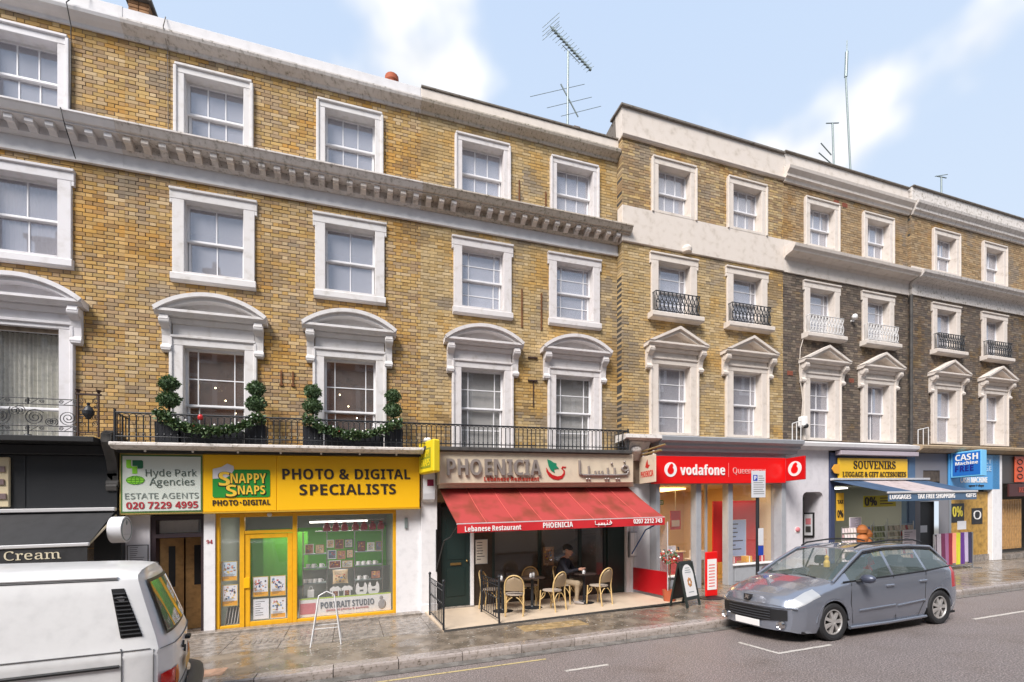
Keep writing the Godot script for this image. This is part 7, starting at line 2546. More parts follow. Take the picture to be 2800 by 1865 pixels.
	var hues := [["grey", Color(0.3, 0.27, 0.3)], ["plum", Color(0.12, 0.02, 0.06)], ["mauve", Color(0.25, 0.1, 0.2)], ["wine red", Color(0.22, 0.015, 0.03)], ["peach", Color(0.75, 0.28, 0.18)], ["lime yellow", Color(0.5, 0.5, 0.03)], ["purple", Color(0.1, 0.03, 0.2)], ["pale lilac", Color(0.42, 0.36, 0.5)], ["midnight blue", Color(0.03, 0.03, 0.07)]]
	for i in hues.size():
		var x := 17.95 + i * 0.2
		var s := thing("scarf", "%s scarf hung over the chrome street rail" % hues[i][0], "scarf", Vector3(x, 0.15, 1.4), "scarves on the street rail")
		g = Geo.new()
		var rows := []
		for r2 in 8:
			var u := r2 / 7.0
			rows.append(range(13).map(func(j): return Vector3(x - 0.09 - 0.01 * u + (0.18 + 0.02 * u) * j / 12.0, lerpf(0.2 + 0.04 * sin(i * 2.0), 1.22, u), 1.43 + 0.02 * sin(j * 1.7 + i) * (1.2 - u))))
		g.sheet(rows)
		put(s, "front_fall", g, mat("scarf%d" % i, hues[i][1], 0.75))
		bx(s, "back_fall", M["scarf%d" % i], x - 0.09, x + 0.09, 0.4, 1.22, 1.37, 1.38)


# rows of a body: each station is [x, foot, half width, shoulder y, shoulder half, roof edge y, roof edge half, top y]
func stations(list: Array, step: float) -> Array:
	var out := []
	var x: float = list[0][0]
	var last: float = list[-1][0]
	while x < last - 0.001:
		out.append(x)
		x += step
	out.append(last)
	for s in list:
		var near := false
		for o in out:
			near = near or absf(o - s[0]) < 0.012
		if not near:
			out.append(s[0])
	out.sort()
	return out.map(func(px: float) -> Array:
		var i := 0
		while i < list.size() - 2 and list[i + 1][0] < px:
			i += 1
		var a: Array = list[i]
		var b: Array = list[i + 1]
		var u := clampf((px - a[0]) / (b[0] - a[0]), 0.0, 1.0)
		var r := [px]
		for k in range(1, a.size()):
			r.append(lerpf(a[k], b[k], u))
		return r)

func wheel(car: Node3D, at: Vector3, r: float, width: float, out: float, spokes: int, alloy: bool):
	var w := Node3D.new()
	w.name = "wheel"
	w.position = at
	w.rotation.x = PI / 2 * out
	car.add_child(w, true)
	var g := Geo.new(0.0)
	var h := width / 2
	g.lathe([Vector2(r * 0.66, -h), Vector2(r * 0.93, -h), Vector2(r, -h * 0.7), Vector2(r, h * 0.7), Vector2(r * 0.95, h * 0.97), Vector2(r * 0.82, h * 1.02), Vector2(r * 0.68, h * 0.9), Vector2(r * 0.66, 0.0)], 28)
	put(w, "tyre", g, mat("rubber", Color(0.018, 0.018, 0.019), 0.75))
	g = Geo.new(0.0)
	g.lathe([Vector2(r * 0.66, -h * 0.6), Vector2(r * 0.67, h * 0.86), Vector2(r * 0.62, h * 0.9), Vector2(r * 0.6, h * 0.7)], 28)
	if alloy:
		for k in spokes:
			var a := TAU * k / spokes
			var d := Vector3(cos(a), 0, sin(a))
			var s := Vector3(-sin(a), 0, cos(a))
			var y := h * 0.72
			var p := [d * r * 0.1 - s * 0.02, d * r * 0.63 - s * 0.03, d * r * 0.63 + s * 0.03, d * r * 0.1 + s * 0.02]
			for q in 4:
				p[q] += Vector3(0, y + (0.02 if q == 0 or q == 3 else 0.0), 0)
			g.outward(p[0], p[1], p[2], p[3], Vector3(0, -1, 0))
			for q in 4:
				var n0: Vector3 = p[q]
				var n1: Vector3 = p[(q + 1) % 4]
				g.outward(n0, n1, n1 - Vector3(0, 0.04, 0), n0 - Vector3(0, 0.04, 0), d * r * 0.36)
		g.lathe([Vector2(r * 0.16, h * 0.6), Vector2(r * 0.15, h * 0.86), Vector2(0, h * 0.9)], 12)
	else:
		g.lathe([Vector2(r * 0.6, h * 0.7), Vector2(r * 0.3, h * 0.5), Vector2(r * 0.25, h * 0.9), Vector2(0, h)], 16)
	put(w, "rim", g, mat("alloy", Color(0.55, 0.53, 0.51), 0.35, 0.55))
	g = Geo.new(0.0)
	g.lathe([Vector2(r * 0.6, h * 0.1), Vector2(0.0, h * 0.12)], 20)
	put(w, "brake_disc", g, M.black_trim)

func patch(g: Geo, c: Array, bulge: Vector3, n := 6):
	var rows := []
	for i in n + 1:
		var v := i / float(n)
		var line := []
		for k in n + 1:
			var u := k / float(n)
			var p: Vector3 = (c[0] as Vector3).lerp(c[1], u).lerp((c[3] as Vector3).lerp(c[2], u), v)
			line.append(p + bulge * (u * (1 - u) * v * (1 - v) * 16.0))
		rows.append(line)
	var m: Vector3 = (rows[1][1] as Vector3 - rows[0][0]).cross(bulge)
	var a: Vector3 = c[1] - c[0]
	var b: Vector3 = c[3] - c[0]
	g.sheet(rows, a.cross(b).dot(bulge) < 0)

func vehicles():
	estate_car()
	panel_van()

func estate_car():
	var car := prop("estate_car", "blue grey estate car with roof rails parked at the kerb", "car", Vector3(6.66, -0.085, 4.75), 0.0)
	car.rotation.z = RISE
	var paint := mat("car_paint", Color(0.25, 0.27, 0.32), 0.2, 0.55, null, 1.0, {"clearcoat_enabled": true, "clearcoat": 1.0, "clearcoat_roughness": 0.04})
	var glass := mat("car_glass", Color(0.28, 0.36, 0.34, 0.1), 0.02, 0.1, null, 1.0, {"transparency": BaseMaterial3D.TRANSPARENCY_ALPHA})
	var wx := [0.92, 3.64]
	var st := [[0.0, 0.2, 0.74, 0.57, 0.72, 0.6, 0.64, 0.635], [0.05, 0.18, 0.79, 0.61, 0.75, 0.67, 0.66, 0.72], [0.15, 0.17, 0.84, 0.66, 0.80, 0.735, 0.69, 0.785], [0.4, 0.16, 0.87, 0.74, 0.83, 0.825, 0.71, 0.87], [0.7, 0.16, 0.885, 0.82, 0.84, 0.89, 0.73, 0.94], [1.06, 0.16, 0.885, 0.905, 0.84, 0.95, 0.745, 1.0], [1.5, 0.17, 0.885, 0.945, 0.845, 1.2, 0.69, 1.255], [1.95, 0.17, 0.885, 0.965, 0.845, 1.415, 0.62, 1.475], [2.5, 0.17, 0.885, 0.985, 0.845, 1.46, 0.62, 1.52], [3.2, 0.17, 0.885, 1.005, 0.84, 1.45, 0.61, 1.515], [3.85, 0.18, 0.875, 1.035, 0.82, 1.4, 0.585, 1.46], [4.05, 0.2, 0.865, 1.045, 0.8, 1.28, 0.6, 1.33], [4.25, 0.22, 0.84, 1.03, 0.77, 1.07, 0.66, 1.09], [4.36, 0.24, 0.8, 0.86, 0.74, 0.9, 0.66, 0.91], [4.42, 0.28, 0.76, 0.72, 0.72, 0.73, 0.66, 0.735]]
	var rows := []
	var xs := []
	for s in stations(st, 0.06):
		var foot: float = s[1]
		for w in wx:
			var dx: float = absf(s[0] - w)
			if dx < 0.365:
				foot = maxf(foot, 0.315 + sqrt(0.365 * 0.365 - dx * dx))
		var half := []
		half.append(Vector2(s[2] * 0.94, foot))
		half.append(Vector2(s[2] - 0.012, maxf(foot + 0.012, s[1] + 0.13)))
		half.append(Vector2(s[2], maxf(foot + 0.024, minf(0.52, s[3] - 0.1))))
		half.append(Vector2(s[2] - 0.01, maxf(foot + 0.036, minf(0.66, s[3] - 0.05))))
		half.append(Vector2(s[2] - 0.02, maxf(foot + 0.05, lerpf(0.66, s[3], 0.75) if s[3] > 0.72 else s[3] - 0.02)))
		half.append(Vector2(s[4], s[3]))
		half.append(Vector2(s[6], s[5]))
		half.append(Vector2(s[6] * 0.8, lerpf(s[5], s[7], 0.62)))
		half.append(Vector2(s[6] * 0.42, lerpf(s[5], s[7], 0.92)))
		half.append(Vector2(0, s[7]))
		var line := []
		for side in [1, -1]:
			var order := range(half.size()) if side == 1 else range(half.size() - 2, -1, -1)
			for k in order:
				var p: Vector2 = half[k]
				var z: float = p.x * side
				var x: float = s[0]
				x += 0.3 * pow(absf(z) / 0.88, 3.0) * clampf(1.0 - s[0] / 0.75, 0.0, 1.0)
				x -= 0.16 * pow(absf(z) / 0.88, 4.0) * clampf(1.0 - (4.42 - s[0]) / 0.5, 0.0, 1.0)
				line.append(Vector3(x, p.y, z))
		rows.append(line)
		xs.append(s[0])
	var last := 18
	var is_glass := func(i: int, j: int) -> String:
		var x: float = (xs[i] + xs[i + 1]) / 2
		if j in [4, 5, 12, 13] and x < 0.62:
			return "headlight_lens"
		if (j in [3, 4, 13, 14] and x > 4.1 and x < 4.38) or (j in [5, 12] and x > 4.12 and x < 4.3):
			return "tail_light"
		if j >= 6 and j <= 11:
			return "windscreen" if x > 1.1 and x < 1.9 else ("rear_window" if x > 3.9 and x < 4.22 else "")
		if j == 5 or j == 12:
			if x > 1.36 and x < 2.38:
				return "front_side_window"
			if x > 2.46 and x < 3.28:
				return "rear_side_window"
			if x > 3.36 and x < 4.05:
				return "quarter_window"
		return ""
	var g := Geo.new(0.0)
	g.sheet(rows, true, func(i, j): return is_glass.call(i, j) == "")
	# nose and tail, closed across
	for e in [0, rows.size() - 1]:
		var cap := []
		for k in 10:
			var a: Vector3 = rows[e][k]
			var b: Vector3 = rows[e][last - k]
			var line := []
			for u in 9:
				var t := u / 8.0
				var p := a.lerp(b, t)
				var z := absf(p.z)
				p.x = (0.0 + 0.3 * pow(z / 0.88, 3.0)) if e == 0 else 4.42 - 0.16 * pow(z / 0.88, 4.0)
				line.append(p)
			cap.append(line)
		g.sheet(cap, e != 0)
	put(car, "body", g, paint)
	for nm in ["windscreen", "rear_window"]:
		g = Geo.new(0.0)
		g.sheet(rows, true, func(i, j): return is_glass.call(i, j) == nm)
		put(car, nm, g, glass)
	for side in 2:
		for nm in ["front_side_window", "rear_side_window", "quarter_window"]:
			g = Geo.new(0.0)
			g.sheet(rows, true, func(i, j): return is_glass.call(i, j) == nm and ((j == 5) == (side == 0)))
			put(car, nm, g, glass)
	# underside and arches
	g = Geo.new(0.0)
	g.box(0.3, 4.2, 0.16, 0.2, -0.8, 0.8)
	for w in wx:
		for z in [-1.0, 1.0]:
			var ar := []
			for zz in [0.5, 0.86]:
				ar.append(range(13).map(func(k): return Vector3(w + 0.37 * cos(PI * k / 12), 0.3 + 0.37 * sin(PI * k / 12), z * zz)))
			g.sheet(ar, z > 0)
	put(car, "underside", g, M.black_trim)
	for w in wx:
		for z in [-1, 1]:
			wheel(car, Vector3(w, 0.315, z * 0.78), 0.315, 0.2, z, 7, true)
	# trim along belt, pillars, rails
	for z in [-1.0, 1.0]:
		g = Geo.new(0.0)
		g.tube([Vector3(1.2, 0.955, z * 0.842), Vector3(2.4, 0.985, z * 0.848), Vector3(3.3, 1.012, z * 0.842), Vector3(4.05, 1.05, z * 0.805)], 0.013, 5)
		put(car, "belt_trim", g, M.black_trim)
		g = Geo.new(0.0)
		g.tube([Vector3(1.05, 0.955, z * 0.765), Vector3(1.5, 1.21, z * 0.7), Vector3(1.95, 1.43, z * 0.625), Vector3(2.5, 1.475, z * 0.625), Vector3(3.2, 1.465, z * 0.615), Vector3(3.85, 1.415, z * 0.59), Vector3(4.22, 1.09, z * 0.66)], 0.03, 6)
		put(car, "roof_edge", g, paint)
		g = Geo.new(0.0)
		g.tube([Vector3(1.36, 1.1, z * 0.735), Vector3(1.5, 1.175, z * 0.716), Vector3(1.95, 1.385, z * 0.645), Vector3(2.5, 1.43, z * 0.645), Vector3(3.2, 1.42, z * 0.636), Vector3(3.85, 1.37, z * 0.612), Vector3(4.05, 1.24, z * 0.64)], 0.014, 5)
		put(car, "window_trim", g, M.black_trim)
		g = Geo.new(0.0)
		g.tube([Vector3(1.3, 0.185, z * 0.86), Vector3(2.2, 0.18, z * 0.868), Vector3(3.25, 0.19, z * 0.86)], 0.03, 6)
		put(car, "sill_moulding", g, paint)
		for w in wx:
			g = Geo.new(0.0)
			g.tube(range(15).map(func(k): return Vector3(w + 0.372 * cos(PI * (k + 0.3) / 14.6), 0.31 + 0.372 * sin(PI * (k + 0.3) / 14.6), z * (0.872 - 0.012 * absf(k / 7.0 - 1.0)))), 0.016, 5)
			put(car, "arch_lip", g, paint)
		g = Geo.new(0.0)
		g.tube([Vector3(1.95, 1.49, z * 0.52), Vector3(2.1, 1.545, z * 0.53), Vector3(2.8, 1.585, z * 0.54), Vector3(3.5, 1.56, z * 0.53), Vector3(3.75, 1.5, z * 0.52)], 0.016, 6)
		put(car, "roof_rail", g, M.black_trim)
		# body strip, door joints, handles, mirror
		g = Geo.new(0.0)
		for q in [[1.5, 2.4], [2.46, 3.2]]:
			g.tube([Vector3(q[0], 0.46, z * 0.888), Vector3(q[1], 0.5 if q[1] > 3 else 0.48, z * 0.888)], 0.02, 5)
		put(car, "side_strip", g, paint)
		g = Geo.new(0.0)
		for path in [[[1.36, 0.25], [1.32, 0.6], [1.38, 0.93]], [[2.43, 0.22], [2.43, 0.98]], [[3.02, 0.24], [3.2, 0.5], [3.3, 1.0]]]:
			g.tube(path.map(func(q): return Vector3(q[0], q[1], z * (0.887 - (0.032 if q[1] > 0.9 else (0.014 if q[1] < 0.3 else 0.0))))), 0.005, 4)
		put(car, "door_joint", g, M.black_trim)
		for x in [2.2, 3.08]:
			g = Geo.new(0.0)
			g.box(x, x + 0.2, 0.8 + 0.02 * (x - 2), 0.84 + 0.02 * (x - 2), z * 0.87 - 0.025, z * 0.87 + 0.025, 0.01)
			put(car, "door_handle", g, paint)
		var mr := Node3D.new()
		mr.name = "wing_mirror"
		car.add_child(mr, true)
		g = Geo.new(0.0)
		g.ball(Vector3(1.56, 1.0, z * 1.0), Vector3(0.08, 0.075, 0.125), 8, 12)
		put(mr, "shell", g, mat("mirror_shell", Color(0.06, 0.07, 0.11), 0.3, 0.3, null, 1.0, {"clearcoat_enabled": true, "clearcoat": 1.0}))
		g = Geo.new(0.0)
		g.tube([Vector3(1.5, 0.95, z * 0.85), Vector3(1.55, 0.96, z * 0.95)], 0.025, 5)
		put(mr, "arm", g, M.black_trim)
		# lamps
		var hl := Node3D.new()
		hl.name = "headlight"
		car.add_child(hl, true)
		g = Geo.new(0.0)
		g.sheet(rows, true, func(i, j): return is_glass.call(i, j) == "headlight_lens" and ((j < 9) == (z > 0)))
		put(hl, "lens", g, mat("lamp_lens", Color(0.36, 0.37, 0.38), 0.45, 0.15, null, 1.0, {"clearcoat_enabled": true, "clearcoat": 0.5, "clearcoat_roughness": 0.25}))
		g = Geo.new(0.0)
		patch(g, [Vector3(0.3, 0.56, z * 0.6), Vector3(0.75, 0.6, z * 0.8), Vector3(0.8, 0.84, z * 0.72), Vector3(0.36, 0.7, z * 0.58)], Vector3(0.02, -0.02, -z * 0.04))
		put(hl, "bowl", g, mat("lamp_bowl", Color(0.42, 0.42, 0.41), 0.5, 0.3))
		g = Geo.new(0.0)
		for q in [[0.17, 0.655, 0.58], [0.36, 0.715, 0.72]]:
			g.ball(Vector3(q[0] + 0.2, q[1] + 0.0, z * q[2] + z * 0.07), Vector3(0.05, 0.045, 0.05), 6, 10)
		put(hl, "reflector", g, M.lamp_bowl)
		g = Geo.new(0.0)
		g.t = Transform3D(Basis(Vector3(0, 0, 1), PI / 2), Vector3(0.085, 0.3, z * 0.6))
		g.lathe([Vector2(0.0, 0.03), Vector2(0.05, 0.025), Vector2(0.065, 0.05), Vector2(0.07, 0.0)], 14)
		put(car, "fog_lamp", g, M.chrome)
		g = Geo.new(0.0)
		g.sheet(rows, true, func(i, j): return is_glass.call(i, j) == "tail_light" and ((j < 9) == (z > 0)))
		put(car, "tail_light", g, mat("tail_red", Color(0.5, 0.008, 0.01), 0.12))
	g = Geo.new(0.0)
	var mouth := []
	for v in 3:
		mouth.append(range(13).map(func(k): var z: float = lerpf(-0.68, 0.68, k / 12.0); return Vector3(-0.012 + 0.3 * pow(absf(z) / 0.88, 3.0), lerpf(0.31 + 0.1 * absf(z), 0.56 - 0.02 * absf(z), v / 2.0), z)))
	g.sheet(mouth, false)
	put(car, "grille_opening", g, M.black_trim)
	for k in 4:
		g = Geo.new(0.0)
		g.tube(range(9).map(func(i): var z: float = lerpf(-0.44, 0.44, i / 8.0); return Vector3(-0.02 + 0.3 * pow(absf(z) / 0.88, 3.0), 0.375 + k * 0.045, z)), 0.008, 4)
		put(car, "grille_bar", g, mat("bar_grey", Color(0.05, 0.052, 0.06), 0.4))
	g = Geo.new(0.0)
	g.box(-0.035, -0.02, 0.225, 0.335, -0.26, 0.26, 0.004)
	put(car, "number_plate", g, M.white_print)
	g = Geo.new(0.0)
	g.tube(range(9).map(func(i): var z: float = lerpf(-0.8, 0.8, i / 8.0); return Vector3(-0.01 + 0.3 * pow(absf(z) / 0.88, 3.0), 0.585, z)), 0.014, 5)
	put(car, "bumper_strip", g, paint)
	g = Geo.new(0.0)
	g.t = Transform3D(Basis(Vector3(0, 1, 0), -PI / 2) * Basis(Vector3.RIGHT, -0.5), Vector3(-0.004, 0.69, 0.0))
	g.prism(PackedVector2Array([Vector2(-0.1, 0.06), Vector2(-0.05, -0.05), Vector2(0.05, -0.05), Vector2(0.1, 0.06)]), 0.0, 0.012)
	put(car, "badge", g, M.black_trim)
	g = Geo.new(0.0)
	g.t = Transform3D(Basis(Vector3(0, 1, 0), -PI / 2) * Basis(Vector3.RIGHT, -0.5), Vector3(-0.004, 0.69, 0.0))
	g.prism(PackedVector2Array([Vector2(-0.05, 0.045), Vector2(-0.03, 0.0), Vector2(-0.045, -0.035), Vector2(-0.015, -0.03), Vector2(0.0, 0.0), Vector2(0.02, -0.035), Vector2(0.045, -0.03), Vector2(0.02, 0.01), Vector2(0.06, 0.04), Vector2(0.0, 0.035)]), 0.0125, 0.02)
	put(car, "badge_emblem", g, M.chrome)
	# wipers, dashboard, seats, steering wheel, a toy hung at the mirror
	g = Geo.new(0.0)
	g.tube([Vector3(1.07, 1.0, 0.45), Vector3(1.16, 1.045, -0.1)], 0.012, 4)
	g.tube([Vector3(1.07, 1.0, -0.1), Vector3(1.16, 1.03, -0.6)], 0.012, 4)
	put(car, "wipers", g, M.black_trim)
	g = Geo.new(0.0)
	g.box(1.15, 1.6, 0.6, 0.93, -0.72, 0.72, 0.05)
	g.box(1.2, 4.0, 0.25, 0.32, -0.78, 0.78)
	for z in [-0.82, 0.8]:
		g.box(1.3, 4.0, 0.3, 0.92, z, z + 0.02)
	put(car, "cabin_lining", g, mat("cabin", Color(0.05, 0.052, 0.055), 0.8))
	for q in [[2.05, -0.38], [2.05, 0.38], [2.95, -0.4], [2.95, 0.4]]:
		g = Geo.new(0.0)
		g.t = Transform3D(Basis(Vector3(0, 0, 1), -0.22), Vector3(q[0], 0.55, q[1]))
		g.box(0.0, 0.16, 0.0, 0.56, -0.24, 0.24, 0.05)
		g.box(0.04, 0.13, 0.6, 0.77, -0.13, 0.13, 0.035)
		g.tube([Vector3(0.08, 0.55, 0), Vector3(0.08, 0.62, 0)], 0.02, 5)
		put(car, "seat", g, M.cabin)
	g = Geo.new(0.0)
	g.t = Transform3D(Basis(Vector3(0, 0, 1), 1.1), Vector3(1.72, 0.9, -0.38))
	g.tube(range(19).map(func(k): return Vector3(0.18 * cos(k * TAU / 18), 0, 0.18 * sin(k * TAU / 18))), 0.014, 5)
	put(car, "steering_wheel", g, M.black_trim)
	var ch := prop("hanging_charm", "small yellow and red charm behind the car windscreen", "charm", Vector3(8.36, 1.02, 4.9), 0.0)
	g = Geo.new(0.0)
	g.lathe([Vector2(0, 0.0), Vector2(0.05, 0.02), Vector2(0.055, 0.1), Vector2(0.03, 0.15), Vector2(0.04, 0.2), Vector2(0.0, 0.25)], 9)
	put(ch, "figure", g, mat("charm_yellow", Color(0.6, 0.4, 0.05), 0.6))
	g = Geo.new(0.0)
	g.tube([Vector3(0, 0.25, 0), Vector3(-0.02, 0.36, 0)], 0.004, 4)
	put(ch, "cord", g, M.red_print)

func panel_van():
	var van := prop("panel_van", "old white panel van with black louvred vent and sloping tailgate", "van", Vector3(-1.76, -0.085, 5.0), 0.2)
	var white := mat("van_white", Color(0.74, 0.735, 0.725), 0.35, 0.0, T.stucco, 0.7, {"uv1_world_triplanar": false, "clearcoat_enabled": true, "clearcoat": 0.6, "clearcoat_roughness": 0.15})
	van.scale = Vector3(1, 0.98, 1)
	var half := [Vector2(0.84, 0.36), Vector2(0.915, 0.5), Vector2(0.925, 0.8), Vector2(0.922, 1.02), Vector2(0.93, 1.05), Vector2(0.915, 1.09), Vector2(0.895, 1.2), Vector2(0.835, 1.6), Vector2(0.80, 1.75), Vector2(0.775, 1.79), Vector2(0.735, 1.83), Vector2(0.6, 1.865), Vector2(0.3, 1.885), Vector2(0.0, 1.89)]
	var n := half.size()
	var shape := func(x: float, p: Vector2, side: float) -> Vector3:
		var z := p.x * side
		var tail := clampf(1.0 + x / 0.9, 0.0, 1.0)
		var px := x
		px -= smoothstep(0.0, 1.0, tail) * maxf(0.0, p.y - 1.08) * 0.36
		px -= tail * tail * tail * (0.1 * pow(absf(z) / 0.93, 8.0) + 0.05 * pow(absf(z) / 0.93, 2.0))
		var nose := clampf(1.0 - (x + 4.57) / 1.0, 0.0, 1.0)
		px += nose * maxf(0.0, p.y - 1.0) * 0.75 + nose * 0.12 * pow(absf(z) / 0.93, 6.0)
		var shrink := 1.0 - 0.035 * pow(tail, 6.0)
		return Vector3(px, p.y - 0.03 * pow(tail, 5.0) * (1.0 if p.y > 1.8 else 0.0), z * shrink)
	var rows := []
	var xs := []
	for i in 78:
		var x := -4.57 + 4.57 * i / 77.0
		xs.append(x)
		var line := []
		for side in [1.0, -1.0]:
			var order := range(n) if side > 0 else range(n - 2, -1, -1)
			for k in order:
				var p: Vector2 = half[k]
				for w in [-0.82, -3.35]:
					var dx: float = absf(x - w)
					if dx < 0.4:
						p.y = maxf(p.y, 0.33 + sqrt(0.16 - dx * dx) + 0.012 * k)
				line.append(shape.call(x, p, side))
		rows.append(line)
	var g := Geo.new(0.0)
	g.sheet(rows, true)
	var tail := []
	for k in n:
		var a: Vector3 = rows[-1][k]
		var b: Vector3 = rows[-1][2 * n - 2 - k]
		tail.append(range(13).map(func(u):
			var q := a.lerp(b, u / 12.0)
			var p: Vector2 = half[k]
			var f: float = 1.0 - absf(u / 6.0 - 1.0)
			q.x = -maxf(0.0, p.y - 1.08) * 0.36 - (0.1 * pow(1.0 - f, 8.0) + 0.05 * pow(1.0 - f, 2.0)) * pow(p.x / 0.93, 2.0)
			return q))
	g.sheet(tail, true)
	var nose := []
	for k in n:
		nose.append([rows[0][k], (rows[0][k] as Vector3).lerp(rows[0][2 * n - 2 - k], 0.5) - Vector3(0.06, 0, 0), rows[0][2 * n - 2 - k]])
	g.sheet(nose, false)
	put(van, "body", g, white)
	# points on the tail and on the side skin
	var tl := func(y: float, z: float, out := 0.0) -> Vector3:
		return Vector3(-maxf(0.0, y - 1.08) * 0.36 - 0.1 * pow(absf(z) / 0.93, 8.0) - 0.05 * pow(absf(z) / 0.93, 2.0) + out, y, z)
	var sd := func(x: float, y: float, out := 0.0) -> Vector3:
		var i := 0
		while i < n - 2 and half[i + 1].y < y:
			i += 1
		var p := Vector2(lerpf(half[i].x, half[i + 1].x, clampf((y - half[i].y) / maxf(0.001, half[i + 1].y - half[i].y), 0, 1)), y)
		return shape.call(x, p, 1.0) + Vector3(0, 0, out)
	# tailgate window with its seal
	for q in [["window_seal", 0.006, 0.0, M.black_trim], ["tailgate_window", 0.014, 0.028, mat("van_glass", Color(0.16, 0.17, 0.12, 0.5), 0.04, 0.25, null, 1.0, {"transparency": BaseMaterial3D.TRANSPARENCY_ALPHA})]]:
		g = Geo.new(0.0)
		var grid := []
		for i in 6:
			var y: float = lerpf(1.2 + q[2], 1.74 - q[2], i / 5.0)
			var hw: float = lerpf(0.76, 0.64, i / 5.0) - q[2]
			grid.append(range(11).map(func(k): return tl.call(y, lerpf(hw, -hw, k / 10.0), q[1])))
		g.sheet(grid, false)
		put(van, q[0], g, q[3])
	# louvred vent behind the side
	var v := group_part(van, "air_vent")
	v.position = Vector3.ZERO
	g = Geo.new(0.0)
	var c := [sd.call(-0.36, 1.22, 0.006), sd.call(-0.14, 1.22, 0.006), sd.call(-0.17, 1.68, 0.006), sd.call(-0.33, 1.68, 0.006)]
	g.quad(c[0], c[1], c[2], c[3])
	put(v, "frame", g, M.black_trim)
	for k in 11:
		g = Geo.new(0.0)
		var y := 1.25 + k * 0.038
		g.tube([sd.call(lerpf(-0.35, -0.325, k / 11.0), y, 0.012), sd.call(lerpf(-0.15, -0.18, k / 11.0), y, 0.012)], 0.011, 4)
		put(v, "louvre", g, M.black_trim)
	# joints, gutter, slide track, side light
	g = Geo.new(0.0)
	g.tube(range(60).map(func(i): return sd.call(-4.2 + i * 0.0675, 1.785, 0.012)), 0.014, 5)
	put(van, "gutter", g, white)
	g = Geo.new(0.0)
	g.tube(range(60).map(func(i): return sd.call(-4.2 + i * 0.0675, 1.762, 0.006)), 0.006, 4)
	for y in [1.1]:
		g.tube(range(40).map(func(i): return sd.call(-3.9 + i * 0.0975, y, 0.006)), 0.005, 4)
	g.tube(range(14).map(func(i): return sd.call(-0.38, 0.45 + i * 0.052, 0.006)), 0.005, 4)
	g.tube(range(16).map(func(i): return sd.call(-2.0, 0.45 + i * 0.085, 0.006)), 0.005, 4)
	g.tube(range(30).map(func(i): return sd.call(-3.2 + i * 0.097, 0.62, 0.006)), 0.004, 4)
	g.tube(range(9).map(func(i): return sd.call(-0.06, 0.45 + i * 0.08, 0.006)), 0.004, 4)
	g.tube(range(9).map(func(i): return tl.call(1.09, lerpf(0.9, -0.9, i / 8.0), 0.004)), 0.006, 4)
	g.tube(range(9).map(func(i): return tl.call(0.62, lerpf(0.9, -0.9, i / 8.0), 0.004)), 0.005, 4)
	put(van, "panel_joints", g, mat("joint_grey", Color(0.12, 0.12, 0.12), 0.8))
	g = Geo.new(0.0)
	g.tube(range(30).map(func(i): return sd.call(-3.3 + i * 0.1, 0.965, 0.008)), 0.017, 5)
	put(van, "door_track", g, M.black_trim)
	for z in [-1.0, 1.0]:
		var t := group_part(van, "tail_light")
		t.position = Vector3.ZERO
		g = Geo.new(0.0)
		patch(g, [tl.call(0.64, z * 0.9, 0.004), tl.call(0.64, z * 0.66, 0.004), tl.call(0.84, z * 0.66, 0.004), tl.call(0.84, z * 0.9, 0.004)], Vector3(0.03, 0, 0), 4)
		put(t, "red_lens", g, M.tail_red)
		g = Geo.new(0.0)
		patch(g, [tl.call(0.64, z * 0.66, 0.006), tl.call(0.64, z * 0.56, 0.006), tl.call(0.84, z * 0.56, 0.006), tl.call(0.84, z * 0.66, 0.006)], Vector3(0.02, 0, 0), 4)
		put(t, "amber_lens", g, mat("amber_lens", Color(0.55, 0.14, 0.01), 0.15))
	g = Geo.new(0.0)
	g.quad(tl.call(0.7, 0.27, 0.03), tl.call(0.7, -0.27, 0.03), tl.call(0.82, -0.27, 0.03), tl.call(0.82, 0.27, 0.03))
	put(van, "number_plate", g, mat("plate_yellow", Color(0.7, 0.38, 0.02), 0.4, 0.0, T.grime, 3.0))
	for q in [[0.98, 0.28, 0.12], [0.9, 0.12, 0.05]]:
		g = Geo.new(0.0)
		g.tube([tl.call(q[0], q[1] + 0.04, 0.008), tl.call(q[0] - 0.03, q[1], 0.008), tl.call(q[0] + 0.03, q[1] - 0.05, 0.008)], 0.01, 4)
		put(van, "badge", g, M.black_trim)
	g = Geo.new(0.0)
	var bump := []
	for q in [Vector2(0.0, 0.36), Vector2(0.14, 0.38), Vector2(0.16, 0.44), Vector2(0.15, 0.52), Vector2(0.02, 0.53)]:
		bump.append(range(13).map(func(u):
			var z := lerpf(0.95, -0.95, u / 12.0)
			return Vector3(q.x - 0.16 * pow(absf(z) / 0.95, 6.0), q.y, z)))
	g.sheet(bump, false)
	put(van, "bumper", g, mat("bumper_grey", Color(0.08, 0.08, 0.08), 0.55))
	# handle and lock on the tailgate, filler cap, side lamp
	g = Geo.new(0.0)
	g.box(0.0, 0.05, 0.98, 1.02, -0.12, 0.02, 0.008)
	put(van, "tailgate_handle", g, M.black_trim)
	g = Geo.new(0.0)
	g.t = Transform3D(Basis(Vector3.RIGHT, PI / 2), sd.call(-2.6, 0.8, 0.0))
	g.lathe([Vector2(0.075, 0.0), Vector2(0.075, 0.012), Vector2(0.0, 0.014)], 16)
	put(van, "filler_cap", g, white)
	g = Geo.new(0.0)
	g.tube([sd.call(-1.9, 0.9, 0.02), sd.call(-1.72, 0.9, 0.02)], 0.016, 5)
	put(van, "door_handle", g, M.black_trim)
	for w in [-0.82, -3.35]:
		for z in [-1, 1]:
			wheel(van, Vector3(w, 0.32, z * 0.8), 0.32, 0.19, z, 0, false)
	g = Geo.new(0.0)
	g.box(-4.2, -0.1, 0.3, 0.36, -0.78, 0.78)
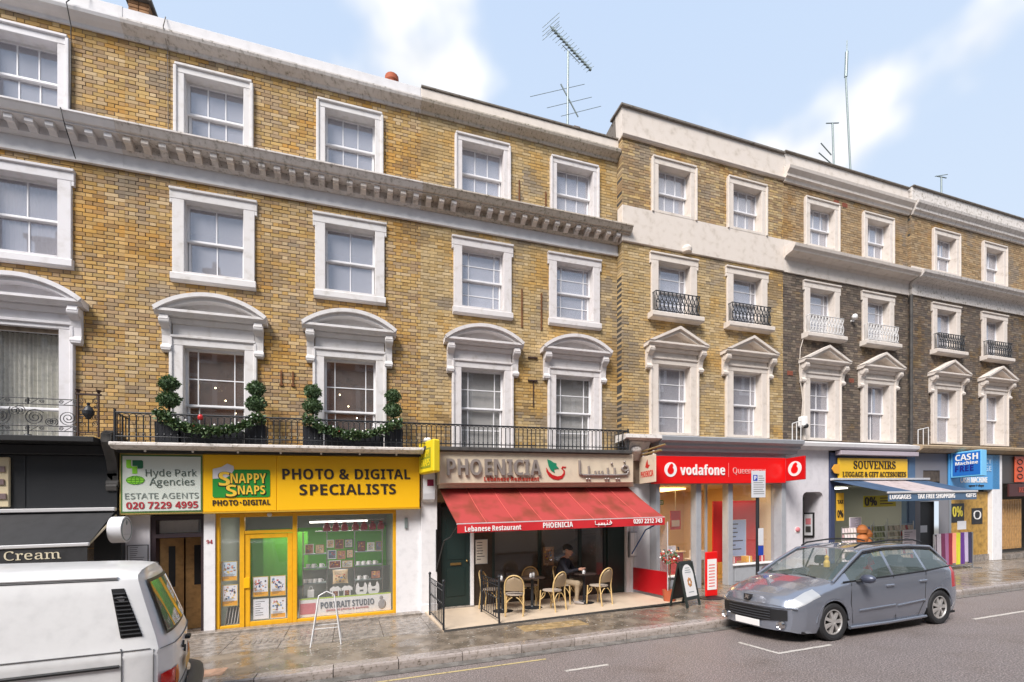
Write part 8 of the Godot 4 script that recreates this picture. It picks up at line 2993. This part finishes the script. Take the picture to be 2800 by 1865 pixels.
	g.box(-4.0, -0.6, 0.7, 0.74, -0.75, 0.75)
	put(van, "underside", g, M.black_trim)

# the taller terrace across the street, which the windows mirror
func opposite():
	var h := thing("facing_terrace", "tall brown brick terrace across the street seen only as reflections", "building", Vector3(4, 0, 19))
	var g := Geo.new()
	g.box(-34, 46, -0.4, 13.9, 19.0, 27.0)
	put(h, "wall", g, mat("facing_brick", Color(0.13, 0.085, 0.06), 0.9, 0.0, T.blotch, 0.5))
	g = Geo.new()
	g.along(PackedVector2Array([Vector2(18.8, 13.9), Vector2(27.2, 13.9), Vector2(23.5, 16.2)]), -34, 46)
	put(h, "roof", g, M.slate)
	for q in [[-15.2, 18.6, 1.5], [-7.6, 17.9, 0.75], [3.6, 17.0, 1.0], [12.5, 18.0, 1.2], [24.0, 18.5, 1.4], [33.0, 18.2, 1.2]]:
		g = Geo.new()
		g.box(q[0] - q[2] / 2, q[0] + q[2] / 2, 13.5, q[1] - 0.5, 20.0, 21.2, 0.05)
		g.box(q[0] - q[2] / 2 - 0.1, q[0] + q[2] / 2 + 0.1, q[1] - 0.8, q[1] - 0.6, 19.9, 21.3)
		put(h, "chimney", g, M.facing_brick)
		g = Geo.new()
		g.lathe([Vector2(0.16, q[1] - 0.5), Vector2(0.13, q[1] + 0.1)], 8, Vector3(q[0], 0, 20.6))
		put(h, "chimney_pot", g, M.facing_brick)
	for q in [[1.4, 16.6], [-2.4, 16.2], [9.0, 16.6], [18.5, 16.6]]:
		g = Geo.new()
		g.prism(PackedVector2Array([Vector2(q[0] - 1.5, 13.9), Vector2(q[0] + 1.5, 13.9), Vector2(q[0], q[1])]), 18.9, 22.0)
		put(h, "gable", g, M.facing_brick)
	for r in 4:
		for k in 26:
			var x := -32.0 + k * 3.0
			g = Geo.new()
			g.box(x - 0.75, x + 0.75, 3.6 + r * 2.7, 5.4 + r * 2.7, 18.94, 18.998)
			put(h, "window_frame", g, M.white_stucco)
			g = Geo.new()
			g.box(x - 0.5, x + 0.5, 3.8 + r * 2.7, 5.2 + r * 2.7, 18.93, 18.939)
			put(h, "window_pane", g, M.slate)
	g = Geo.new()
	g.box(-34, 46, 0.0, 3.0, 18.7, 18.99)
	put(h, "shop_fronts", g, M.cream_stucco)
